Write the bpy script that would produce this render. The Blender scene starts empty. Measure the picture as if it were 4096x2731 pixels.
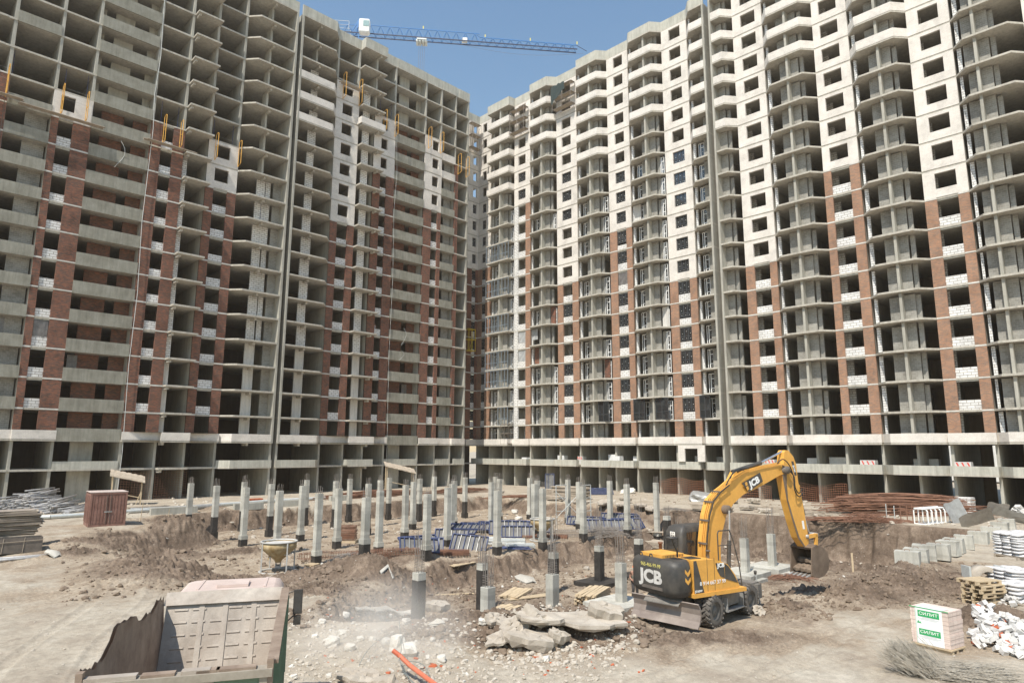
import bpy, math, random
import numpy as np
from mathutils import Matrix, Vector
random.seed(7)
rnd = random.Random(11)
R = math.radians
# ---------------------------------------------------------------- camera, sky, sun, exposure
sc = bpy.context.scene
COL = sc.collection
CAMZ = 5.3
PITCH, ROLL, AL = R(9.381), R(0.232), R(45.241)
RA = Vector((math.sin(AL), -math.cos(AL), 0)); DA = Vector((math.cos(AL), math.sin(AL), 0)); ZA = Vector((0, 0, 1))
def rd(a, b, c): return RA * a + DA * b + ZA * c
c_, s_ = math.cos(ROLL), math.sin(ROLL); cp, sp = math.cos(PITCH), math.sin(PITCH)
cr = rd(c_, -s_ * sp, s_ * cp); cu = rd(-s_, -c_ * sp, c_ * cp); cf = rd(0, cp, sp)
cam_d = bpy.data.cameras.new('camera'); cam = bpy.data.objects.new('camera', cam_d); COL.objects.link(cam)
cam_d.sensor_width = 36; cam_d.lens = 2638.98 / 4096 * 36
cam_d.clip_start = 0.3; cam_d.clip_end = 4000
cam.matrix_world = Matrix(((cr.x, cu.x, -cf.x, 0), (cr.y, cu.y, -cf.y, 0), (cr.z, cu.z, -cf.z, CAMZ), (0, 0, 0, 1)))
sc.camera = cam
SUN_EL, SUN_OFF = R(57), R(17)          # sun comes from -X, turned SUN_OFF towards -Y
sdir = Vector((-math.cos(SUN_OFF) * math.cos(SUN_EL), -math.sin(SUN_OFF) * math.cos(SUN_EL), math.sin(SUN_EL)))
ld = bpy.data.lights.new('sun', 'SUN'); lo = bpy.data.objects.new('sun', ld); COL.objects.link(lo)
ld.energy = 4.6; ld.angle = R(0.53); ld.color = (1.0, 0.935, 0.83)
lo.rotation_euler = sdir.to_track_quat('Z', 'Y').to_euler()
w = bpy.data.worlds.new('World'); sc.world = w; w.use_nodes = True
nt = w.node_tree; nt.nodes.clear()
out = nt.nodes.new('ShaderNodeOutputWorld'); bg = nt.nodes.new('ShaderNodeBackground'); sky = nt.nodes.new('ShaderNodeTexSky')
sky.sky_type = 'NISHITA'; sky.sun_disc = False; sky.sun_elevation = SUN_EL
sky.sun_rotation = math.atan2(sdir.x, sdir.y); sky.dust_density = 0.3; sky.air_density = 1.7; sky.ozone_density = 1.0; sky.altitude = 150
hs = nt.nodes.new('ShaderNodeHueSaturation'); hs.inputs['Saturation'].default_value = 1.12
nt.links.new(sky.outputs[0], hs.inputs['Color']); nt.links.new(hs.outputs[0], bg.inputs[0]); nt.links.new(bg.outputs[0], out.inputs[0])
bg.inputs[1].default_value = 0.12
sc.view_settings.view_transform = 'Standard'; sc.view_settings.look = 'None'; sc.view_settings.exposure = 0.35; sc.view_settings.gamma = 1.0
sc.render.resolution_x = 1024; sc.render.resolution_y = 682

# ---------------------------------------------------------------- helpers
FR = {}
def ident(p): return p
class MB:
    """collects polygons; build() links them as ONE mesh object"""
    def __init__(s, fm=None, flip=False): s.v = []; s.f = []; s.m = fm; s.flip = flip; s.sm = []
    def add(s, vs, fs, smooth=False):
        o = len(s.v)
        s.v += [s.m(p) for p in vs] if s.m else [tuple(p) for p in vs]
        for f in fs:
            g = [i + o for i in f]
            if s.flip: g.reverse()
            s.f.append(g); s.sm.append(smooth)
    def box(s, x0, x1, y0, y1, z0, z1):
        if x0 > x1: x0, x1 = x1, x0
        if y0 > y1: y0, y1 = y1, y0
        if z0 > z1: z0, z1 = z1, z0
        s.add([(x0, y0, z0), (x1, y0, z0), (x1, y1, z0), (x0, y1, z0), (x0, y0, z1), (x1, y0, z1), (x1, y1, z1), (x0, y1, z1)],
              [(0, 3, 2, 1), (4, 5, 6, 7), (0, 1, 5, 4), (1, 2, 6, 5), (2, 3, 7, 6), (3, 0, 4, 7)])
    def mbox(s, M, sx, sy, sz):
        c = [(-1, -1, -1), (1, -1, -1), (1, 1, -1), (-1, 1, -1), (-1, -1, 1), (1, -1, 1), (1, 1, 1), (-1, 1, 1)]
        s.add([tuple(M @ Vector((a * sx / 2, b * sy / 2, d * sz / 2))) for a, b, d in c],
              [(0, 3, 2, 1), (4, 5, 6, 7), (0, 1, 5, 4), (1, 2, 6, 5), (2, 3, 7, 6), (3, 0, 4, 7)])
    def prism(s, poly, z0, z1):
        a = sum(poly[i][0] * poly[(i + 1) % len(poly)][1] - poly[(i + 1) % len(poly)][0] * poly[i][1] for i in range(len(poly)))
        if a < 0: poly = poly[::-1]
        n = len(poly)
        s.add([(x, y, z0) for x, y in poly] + [(x, y, z1) for x, y in poly],
              [tuple(range(n))[::-1], tuple(range(n, 2 * n))] + [(i, (i + 1) % n, n + (i + 1) % n, n + i) for i in range(n)])
    def extr(s, poly, y0, y1):     # polygon in x,z extruded along y
        n = len(poly); a = sum(poly[i][0] * poly[(i + 1) % n][1] - poly[(i + 1) % n][0] * poly[i][1] for i in range(n))
        if a < 0: poly = poly[::-1]
        if y0 > y1: y0, y1 = y1, y0
        s.add([(x, y0, z) for x, z in poly] + [(x, y1, z) for x, z in poly],
              [tuple(range(n)), tuple(range(n, 2 * n))[::-1]] + [(i, n + i, n + (i + 1) % n, (i + 1) % n) for i in range(n)])
    def tube(s, p0, p1, r, n=6, r2=None, smooth=True, caps=True):
        p0, p1 = Vector(p0), Vector(p1); d = p1 - p0
        if d.length < 1e-6: return
        d.normalize(); a = d.cross(Vector((0, 0, 1)) if abs(d.z) < .9 else Vector((1, 0, 0))).normalized(); b = d.cross(a)
        r2 = r if r2 is None else r2
        vs = [tuple(p0 + (a * math.cos(2 * math.pi * i / n) + b * math.sin(2 * math.pi * i / n)) * r) for i in range(n)] + \
             [tuple(p1 + (a * math.cos(2 * math.pi * i / n) + b * math.sin(2 * math.pi * i / n)) * r2) for i in range(n)]
        s.add(vs, [(i, (i + 1) % n, n + (i + 1) % n, n + i) for i in range(n)], smooth)
        if caps: s.add(vs, [tuple(range(n))[::-1], tuple(range(n, 2 * n))])
    def path(s, pts, r, n=6):
        for a, b in zip(pts, pts[1:]): s.tube(a, b, r, n)
    def lathe(s, prof, n=24, cx=0, cy=0, smooth=True, axis='z'):
        vs = []
        for r, z in prof:
            for i in range(n):
                a = 2 * math.pi * i / n
                p = (cx + r * math.cos(a), cy + r * math.sin(a), z)
                if axis == 'y': p = (p[0], z, p[1])
                vs.append(p)
        fs = []
        for j in range(len(prof) - 1):
            for i in range(n):
                fs.append((j * n + i, j * n + (i + 1) % n, (j + 1) * n + (i + 1) % n, (j + 1) * n + i))
        s.add(vs, fs, smooth)
    def bar(s, p0, p1, wx, wz=None):     # square bar
        wz = wz or wx
        p0, p1 = Vector(p0), Vector(p1); d = p1 - p0; L = d.length
        q = d.to_track_quat('X', 'Z').to_matrix().to_4x4()
        s.mbox(Matrix.Translation((p0 + p1) / 2) @ q, L, wx, wz)
    def build(s, name, mat, parent=None, origin=None):
        v = np.array(s.v, dtype=np.float64)
        c = (v.min(0) + v.max(0)) / 2 if origin is None else np.array(origin, float)
        if origin is None and parent is None: c[2] = v[:, 2].min()
        pf = np.array(FR[parent.name]) if parent is not None else np.zeros(3)
        me = bpy.data.meshes.new(name); me.from_pydata((v - c).tolist(), [], s.f)
        me.polygons.foreach_set('use_smooth', s.sm)
        # uv in metres, following the face
        nl = len(me.loops); vi = np.empty(nl, np.int32); me.loops.foreach_get('vertex_index', vi)
        npoly = len(me.polygons); nrm = np.empty(npoly * 3); me.polygons.foreach_get('normal', nrm); nrm = nrm.reshape(-1, 3)
        tot = np.empty(npoly, np.int32); me.polygons.foreach_get('loop_total', tot); pi = np.repeat(np.arange(npoly), tot)
        N = nrm[pi]; P = v[vi]
        hn = np.hypot(N[:, 0], N[:, 1]); hn[hn == 0] = 1
        t0, t1 = -N[:, 1] / hn, N[:, 0] / hn
        up = np.abs(N[:, 2]) > .75
        U = np.where(up, P[:, 0], P[:, 0] * t0 + P[:, 1] * t1); V = np.where(up, P[:, 1], P[:, 2])
        uv = me.uv_layers.new(name='uv'); uv.data.foreach_set('uv', np.stack([U, V], 1).ravel().astype(np.float32))
        if mat: me.materials.append(mat)
        o = bpy.data.objects.new(name, me); COL.objects.link(o)
        if parent is not None: o.parent = parent
        o.location = tuple(c - pf); FR[o.name] = tuple(c)
        return o
def tag(o, label=None, cat=None, group=None, kind=None):
    if label: o['label'] = label
    if cat: o['category'] = cat
    if group: o['group'] = group
    if kind: o['kind'] = kind
    return o
def thing(name, label, cat, loc=(0, 0, 0), rz=0, group=None, world=False, rot=None):
    o = bpy.data.objects.new(name, None); COL.objects.link(o); o.empty_display_size = .2
    o.location = loc; o.rotation_euler = rot if rot else (0, 0, rz)
    FR[o.name] = tuple(loc) if world else (0, 0, 0)
    return tag(o, label, cat, group)
def copy_tree(o, loc=None, rz=None, label=None, parent=None, rot=None):
    c = o.copy(); COL.objects.link(c); FR[c.name] = FR.get(o.name, (0, 0, 0))
    c.parent = parent
    if loc is not None: c.location = loc
    if rz is not None: c.rotation_euler = (0, 0, rz)
    if rot is not None: c.rotation_euler = rot
    if label: c['label'] = label
    for ch in list(o.children): copy_tree(ch, parent=c)
    return c
def text_mesh(txt, size, name, mat, parent, M, extrude=0.004, bold=0.0, sx=1.0):
    cu_ = bpy.data.curves.new('t', 'FONT'); cu_.body = txt; cu_.size = size; cu_.extrude = extrude; cu_.offset = bold
    cu_.align_x = 'CENTER'; cu_.align_y = 'CENTER'; cu_.resolution_u = 3
    to = bpy.data.objects.new('t', cu_); COL.objects.link(to)
    dg = bpy.context.evaluated_depsgraph_get(); me = bpy.data.meshes.new_from_object(to.evaluated_get(dg))
    bpy.data.objects.remove(to); bpy.data.curves.remove(cu_)
    me.name = name
    me.transform(M @ Matrix.Diagonal((sx, 1, 1, 1)))
    me.materials.clear(); me.materials.append(mat)
    o = bpy.data.objects.new(name, me); COL.objects.link(o); o.parent = parent
    pf = Vector(FR[parent.name]); o.location = -pf; FR[o.name] = (0, 0, 0)
    return o
# world point seen at photo pixel (4096 px wide) on the level z
F_ = 2638.98
def ray(x, y):
    X, Y = x - 2048, y - 1365.5
    X, Y = X * c_ + Y * s_, -X * s_ + Y * c_
    zc = -Y / F_
    return rd(X / F_, cp - zc * sp, sp + zc * cp)
def at(x, y, z):
    r = ray(x, y); k = (z - CAMZ) / r.z
    return Vector((r.x * k, r.y * k, z))

# ---------------------------------------------------------------- materials
def newmat(name, rough=.85, spec=.3, metal=0.0):
    m = bpy.data.materials.new(name); m.use_nodes = True; nt = m.node_tree
    b = nt.nodes['Principled BSDF']; b.inputs['Roughness'].default_value = rough
    b.inputs['Specular IOR Level'].default_value = spec; b.inputs['Metallic'].default_value = metal
    return m, nt, b
def node(nt, t, **k):
    n = nt.nodes.new(t)
    for a, v in k.items():
        if a.startswith('i_'):
            key = a[2:]
            key = int(key) if key.isdigit() else key.replace('_', ' ')
            n.inputs[key].default_value = v
        else: setattr(n, a, v)
    return n
def mixc(nt, f, a, b, mode='MIX'):
    n = nt.nodes.new('ShaderNodeMix'); n.data_type = 'RGBA'; n.blend_type = mode; n.clamp_result = False
    for sock, val in ((n.inputs[0], f), (n.inputs[6], a), (n.inputs[7], b)):
        if hasattr(val, 'links') or isinstance(val, bpy.types.NodeSocket): nt.links.new(val, sock)
        else: sock.default_value = val if not isinstance(val, tuple) or len(val) == 4 else (*val, 1)
    return n.outputs[2]
def ramp(nt, src, pts):
    n = nt.nodes.new('ShaderNodeValToRGB'); e = n.color_ramp.elements
    while len(e) < len(pts): e.new(.5)
    for el, (p, c) in zip(e, pts): el.position = p; el.color = (c, c, c, 1) if not isinstance(c, tuple) else (*c, 1)
    nt.links.new(src, n.inputs[0]); return n.outputs[0]
def noise(nt, vec, scale, detail=3, rough=.6, dist=0):
    n = node(nt, 'ShaderNodeTexNoise', i_Scale=scale, i_Detail=detail, i_Roughness=rough, i_Distortion=dist)
    if vec is not None: nt.links.new(vec, n.inputs['Vector'])
    return n.outputs[0]
def scalev(nt, vec, s):
    n = nt.nodes.new('ShaderNodeMapping'); n.inputs['Scale'].default_value = s; nt.links.new(vec, n.inputs[0]); return n.outputs[0]
def geo(nt): return nt.nodes.new('ShaderNodeNewGeometry').outputs['Position']
def uvn(nt): return nt.nodes.new('ShaderNodeUVMap').outputs[0]
def bump(nt, b, h, strength, dist=.02):
    n = node(nt, 'ShaderNodeBump', i_Strength=strength, i_Distance=dist); nt.links.new(h, n.inputs['Height']); nt.links.new(n.outputs[0], b.inputs['Normal'])
MATS = {}
def weathered(name, base, dark, light, rough=.9, sc1=.35, streak=True, spec=.25, metal=0, amt=.6, bmp=.15, bd=.01, local=False, fine=7, lifts=0):
    m, nt, b = newmat(name, rough, spec, metal)
    P = nt.nodes.new('ShaderNodeTexCoord').outputs['Object'] if local else geo(nt)
    n1 = ramp(nt, noise(nt, P, sc1, 5, .65), [(.3, 0), (.7, 1)])
    c = mixc(nt, n1, dark, light)
    n2 = ramp(nt, noise(nt, P, sc1 * fine, 4, .7), [(.35, 0), (.65, 1)])
    c2 = mixc(nt, n2, tuple(x * .88 for x in base), tuple(min(1, x * 1.08) for x in base))
    c = mixc(nt, 1 - amt, c, c2)
    if streak:
        n3 = ramp(nt, noise(nt, scalev(nt, P, (2.2, 2.2, .22)), 1.3, 4, .7), [(.42, 1.0), (.72, .72)])
        c = mixc(nt, 1.0, c, n3, 'MULTIPLY')
    if lifts:
        n4 = ramp(nt, noise(nt, scalev(nt, P, (.12, .12, 1.0)), lifts, 2, .5), [(.40, .80), (.44, 1.0), (.56, 1.0), (.60, 1.12)]); c = mixc(nt, 1.0, c, n4, 'MULTIPLY')
    nt.links.new(c, b.inputs['Base Color'])
    if bmp: bump(nt, b, noise(nt, P, sc1 * 30, 3, .7), bmp, bd)
    MATS[name] = m; return m
def bricks(name, c1, c2, mort, bw, bh, ms, rough=.9, bias=0.0, var=.5, mort_rough=None, dirt=.85, off=.5, bs=.4):
    m, nt, b = newmat(name, rough, .25)
    U = uvn(nt)
    br = node(nt, 'ShaderNodeTexBrick', i_Color1=(*c1, 1), i_Color2=(*c2, 1), i_Mortar=(*mort, 1), i_Scale=1.0, i_Mortar_Size=ms, i_Mortar_Smooth=.1, i_Bias=bias, i_Brick_Width=bw, i_Row_Height=bh)
    br.offset = off
    nt.links.new(U, br.inputs['Vector'])
    P = geo(nt)
    n = ramp(nt, noise(nt, P, .5, 6, .75), [(.32, dirt * .88), (.5, 1.0), (.68, 1.14)])
    c = mixc(nt, 1.0, br.outputs['Color'], n, 'MULTIPLY')
    nt.links.new(c, b.inputs['Base Color'])
    inv = node(nt, 'ShaderNodeMath', operation='SUBTRACT', i_0=1.0); nt.links.new(br.outputs['Fac'], inv.inputs[1])
    bump(nt, b, inv.outputs[0], bs, .012)
    MATS[name] = m; return m
def plain(name, col, rough=.6, spec=.4, metal=0, var=.12, sc=3, trans=0, ior=1.45):
    m, nt, b = newmat(name, rough, spec, metal)
    P = nt.nodes.new('ShaderNodeTexCoord').outputs['Object']
    n = ramp(nt, noise(nt, P, sc, 4, .7), [(.3, 1 - var), (.7, 1 + var)])
    nt.links.new(mixc(nt, 1.0, col, n, 'MULTIPLY'), b.inputs['Base Color'])
    MATS[name] = m; return m
CON = weathered('concrete', (.43, .415, .36), (.30, .285, .24), (.49, .475, .42), amt=.6)
INT = weathered('shade-darkened interior concrete', (.05, .038, .03), (.03, .024, .02), (.075, .06, .05), amt=.6)  # near-black albedo: deep room shade of the left wing painted into the concrete
INR = weathered('bounce-lightened interior concrete', (.33, .265, .20), (.24, .19, .145), (.40, .33, .26), amt=.6)  # lighter copy for the right wing, sunlight bounced off the ground put into the colour
SLAB = weathered('slab concrete', (.50, .47, .405), (.36, .33, .28), (.56, .53, .465), amt=.5, sc1=.5)
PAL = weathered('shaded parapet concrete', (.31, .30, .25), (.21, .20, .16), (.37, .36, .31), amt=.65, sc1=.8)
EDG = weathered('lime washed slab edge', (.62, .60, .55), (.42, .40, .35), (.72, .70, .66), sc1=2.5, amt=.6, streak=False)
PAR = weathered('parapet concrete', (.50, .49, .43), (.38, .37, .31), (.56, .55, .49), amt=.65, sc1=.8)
COLM = weathered('column concrete', (.49, .475, .42), (.37, .355, .305), (.55, .535, .48), sc1=1.2, amt=.6, bmp=.2, lifts=1.6)
WBR = bricks('pale brick', (.69, .65, .595), (.75, .71, .655), (.55, .505, .45), .26, .075, .010, dirt=.9)
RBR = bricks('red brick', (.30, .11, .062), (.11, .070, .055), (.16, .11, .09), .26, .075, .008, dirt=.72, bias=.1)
RB2 = bricks('haze-paled red brick', (.40, .205, .12), (.235, .155, .115), (.31, .25, .20), .26, .075, .008, dirt=.85, bias=.0)  # paler tan copy of RBR, haze over the sunlit wing mixed into the colour
AAC = bricks('aerated block', (.74, .735, .71), (.64, .635, .62), (.26, .23, .20), .62, .26, .022, dirt=.85)
GBL = bricks('grey block', (.24, .23, .205), (.31, .30, .27), (.38, .365, .33), .40, .20, .014, dirt=.75)
TBL = bricks('tan block', (.62, .52, .44), (.56, .46, .38), (.30, .26, .22), .5, .25, .02)
PLA = weathered('plaster', (.66, .64, .60), (.52, .50, .46), (.70, .68, .64), sc1=.9, amt=.3, streak=True)
def mattar():
    m, nt, b = newmat('bitumen', .55, .4); P = geo(nt)
    n = ramp(nt, noise(nt, P, 2.5, 4, .7), [(.3, (.018, .017, .016)), (.75, (.07, .062, .055))])
    nt.links.new(n, b.inputs['Base Color']); bump(nt, b, noise(nt, P, 14, 3), .2, .01); return m
TAR = mattar()
def matglass(name, col, rough=.04):
    m, nt, b = newmat(name, rough, .9); b.inputs['Base Color'].default_value = (*col, 1); b.inputs['Coat Weight'].default_value = .6; b.inputs['Coat Roughness'].default_value = .02
    return m
GLASS = matglass('window glass', (.025, .028, .03))
GREENG = plain('green film', (.16, .42, .30), .35, .5)
DFR = plain('dark window frame', (.05, .053, .058), .4)
WFR = plain('white window frame', (.82, .82, .80), .4)
GFR = plain('aluminium glazing frame', (.20, .24, .28), .45)
WHT = plain('white sticker', (.85, .85, .82), .6, var=.02)
WOOD = weathered('raw timber', (.55, .43, .28), (.36, .28, .18), (.64, .52, .36), sc1=1.6, streak=False, local=True)
GWOOD = weathered('weathered timber', (.42, .35, .27), (.24, .20, .16), (.55, .48, .39), sc1=1.8, streak=False, local=True)
PLY = weathered('dirty plywood', (.30, .24, .19), (.16, .13, .11), (.45, .40, .34), sc1=1.2, streak=False, local=True)
YEL = weathered('orange-yellow paint', (.78, .42, .08), (.55, .28, .06), (.85, .50, .12), .55, sc1=1.5, streak=False, bmp=0, local=True)
SHT = weathered('scrap sheet steel', (.30, .27, .23), (.17, .14, .12), (.42, .39, .34), .55, sc1=1.8, streak=False, spec=.5, local=True)
BLU = weathered('blue formwork paint', (.045, .065, .16), (.04, .05, .09), (.10, .12, .22), .6, sc1=2.5, streak=False, bmp=0)
STL = weathered('bare steel', (.36, .36, .35), (.22, .21, .19), (.46, .46, .45), .5, sc1=2.5, streak=False, spec=.5, metal=.3)
DST = weathered('dark steel', (.13, .115, .10), (.07, .06, .05), (.22, .18, .15), .6, sc1=2.2, streak=False, spec=.4, local=True)
RUST = weathered('rusty steel', (.24, .125, .08), (.13, .07, .05), (.33, .18, .12), .85, sc1=2.0, streak=False, bmp=0)
WMS = weathered('dusty wire', (.42, .38, .32), (.30, .27, .22), (.52, .48, .41), .8, sc1=3, streak=False, bmp=0)
GRB = weathered('grey rebar', (.25, .225, .20), (.15, .12, .10), (.34, .31, .28), .7, sc1=3.0, streak=False, bmp=0)
GALV = plain('galvanised steel', (.60, .62, .60), .45, .5, .3)
WPL = plain('white plastic film', (.72, .72, .71), .35, .5)
SILI = plain('white silicate', (.56, .545, .52), .9, .2, var=.15, sc=6)
# ---------------------------------------------------------------- the two wings of the housing block
YL, XR = 78.40, 73.80            # facade planes: left wing faces -Y, right wing faces -X
def zl(k): return 0.0 if k == 0 else 3.33 if k == 1 else 6.235 + 3.0 * (k - 2)
TH = .2
PR = 1.3                          # how far the balconies stand out
def mapL(p): return (p[0], YL + p[1], p[2])
def mapR(p): return (XR + p[1], p[0], p[2])
def fmb(side, off=0.0):
    if side == 'L': return MB(lambda p: (p[0], YL + off + p[1], p[2]))
    return MB(mapR, True)
def offset_line(pts, d):
    n = len(pts); o = []
    for i in range(n):
        a = Vector(pts[max(i - 1, 0)]); b = Vector(pts[i]); c = Vector(pts[min(i + 1, n - 1)])
        d1 = (b - a) if i > 0 else (c - b); d2 = (c - b) if i < n - 1 else (b - a)
        d1 = d1.normalized(); d2 = d2.normalized()
        n1 = Vector((-d1.y, d1.x)); n2 = Vector((-d2.y, d2.x)); m = (n1 + n2)
        m = m.normalized() if m.length > 1e-6 else n1
        k = d / max(.35, m.dot(n1)); o.append((b.x + m.x * k, b.y + m.y * k))
    return o
def strip(mb, pts, z0, z1, th=.15, out=0.0):
    if out: pts = offset_line(pts, -out)
    mb.prism(list(pts) + offset_line(pts, th)[::-1], z0, z1)
def bay_prof(b, k, side):
    u0, u1, t = b['u0'], b['u1'], b['t']
    if t == 'W':
        d = 0 if k > 2 else (-.45 if k == 2 else (-1.0 if side == 'R' else 0))
        if d: return [(u0, d), (u1, d)]
        return [(u0, 0), (u1, 0)]
    if t == 'B':
        pr = PR if k != 2 else PR
        a = [(u0, 0), (u0 + b.get('c0', 1.05), -pr)] if b.get('c0', 1.05) else [(u0, -pr)]
        z = [(u1 - b.get('c1', 1.05), -pr), (u1, 0)] if b.get('c1', 1.05) else [(u1, -pr)]
        return a + z
    if t == 'C':
        x0, x1 = b.get('e0', .35), b.get('e1', .2)
        return [(u0 - x0, 0), (u0 - x0, -1.15), (u1 + x1, -1.15), (u1 + x1, 0)]
    return [(u0, -.06), (u1, -.06)]
def clean(pts):
    o = []
    for p in pts:
        if o and abs(o[-1][0] - p[0]) < 1e-4 and abs(o[-1][1] - p[1]) < 1e-4: continue
        if o and p[0] < o[-1][0] - 1e-4: p = (o[-1][0], p[1])
        if o and abs(o[-1][0] - p[0]) < 1e-4 and abs(o[-1][1] - p[1]) < 1e-4: continue
        o.append(p)
    return o
def window_unit(root, side, u0, u1, z0, z1, w0, kind='dark', off=0):
    mb = fmb(side, off); t = .07; fr = DFR if kind == 'dark' else WFR
    mb.box(u0, u1, w0, w0 + .09, z0, z0 + t); mb.box(u0, u1, w0, w0 + .09, z1 - t, z1)
    mb.box(u0, u0 + t, w0, w0 + .09, z0 + t, z1 - t); mb.box(u1 - t, u1, w0, w0 + .09, z0 + t, z1 - t)
    if kind == 'dark':
        n = 3 if u1 - u0 > 1.3 else 2
        for i in range(1, n):
            u = u0 + (u1 - u0) * i / n; mb.box(u - .05, u + .05, w0, w0 + .09, z0 + t, z1 - t)
        zt = z0 + (z1 - z0) * .33; mb.box(u0 + t, u1 - t, w0 + .004, w0 + .086, zt - .045, zt + .045)
    else:
        um = u0 + (u1 - u0) * .62; mb.box(um - .05, um + .05, w0, w0 + .09, z0 + t, z1 - t)
        for zt in (z0 + .62, z1 - .62): mb.box(u0 + t, um - .05, w0 + .004, w0 + .086, zt - .045, zt + .045)
    f = mb.build('window' if kind == 'dark' else 'balcony_door', fr, root)
    g = fmb(side, off); g.box(u0 + .05, u1 - .05, w0 + .035, w0 + .05, z0 + .05, z1 - .05); g.build('pane', GLASS, f)
    s = fmb(side, off); r = .028
    cs = []
    if kind == 'dark':
        n = 3 if u1 - u0 > 1.3 else 2
        for i in range(n):
            u = u0 + (u1 - u0) * (i + .5) / n
            cs += [(u, z0 + (z1 - z0) * .17), (u, z0 + (z1 - z0) * (.72 if i % 2 else .55))]
    else: cs = [(u0 + (u1 - u0) * .3, z0 + .35), (u0 + (u1 - u0) * .3, (z0 + z1) / 2), (u0 + (u1 - u0) * .3, z1 - .35)]
    for u, z in cs: s.box(u - r, u + r, w0 + .02, w0 + .034, z - r, z + r)
    s.build('sticker', WHT, f)
def pier_u(mb, u0, u1, k0, k1, z2=.85):
    for k in range(k0, k1):
        mb.box(u0, u1, -.035, .22, zl(k) + (z2 if k == 2 else 0.0), zl(k + 1) - TH)
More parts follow.
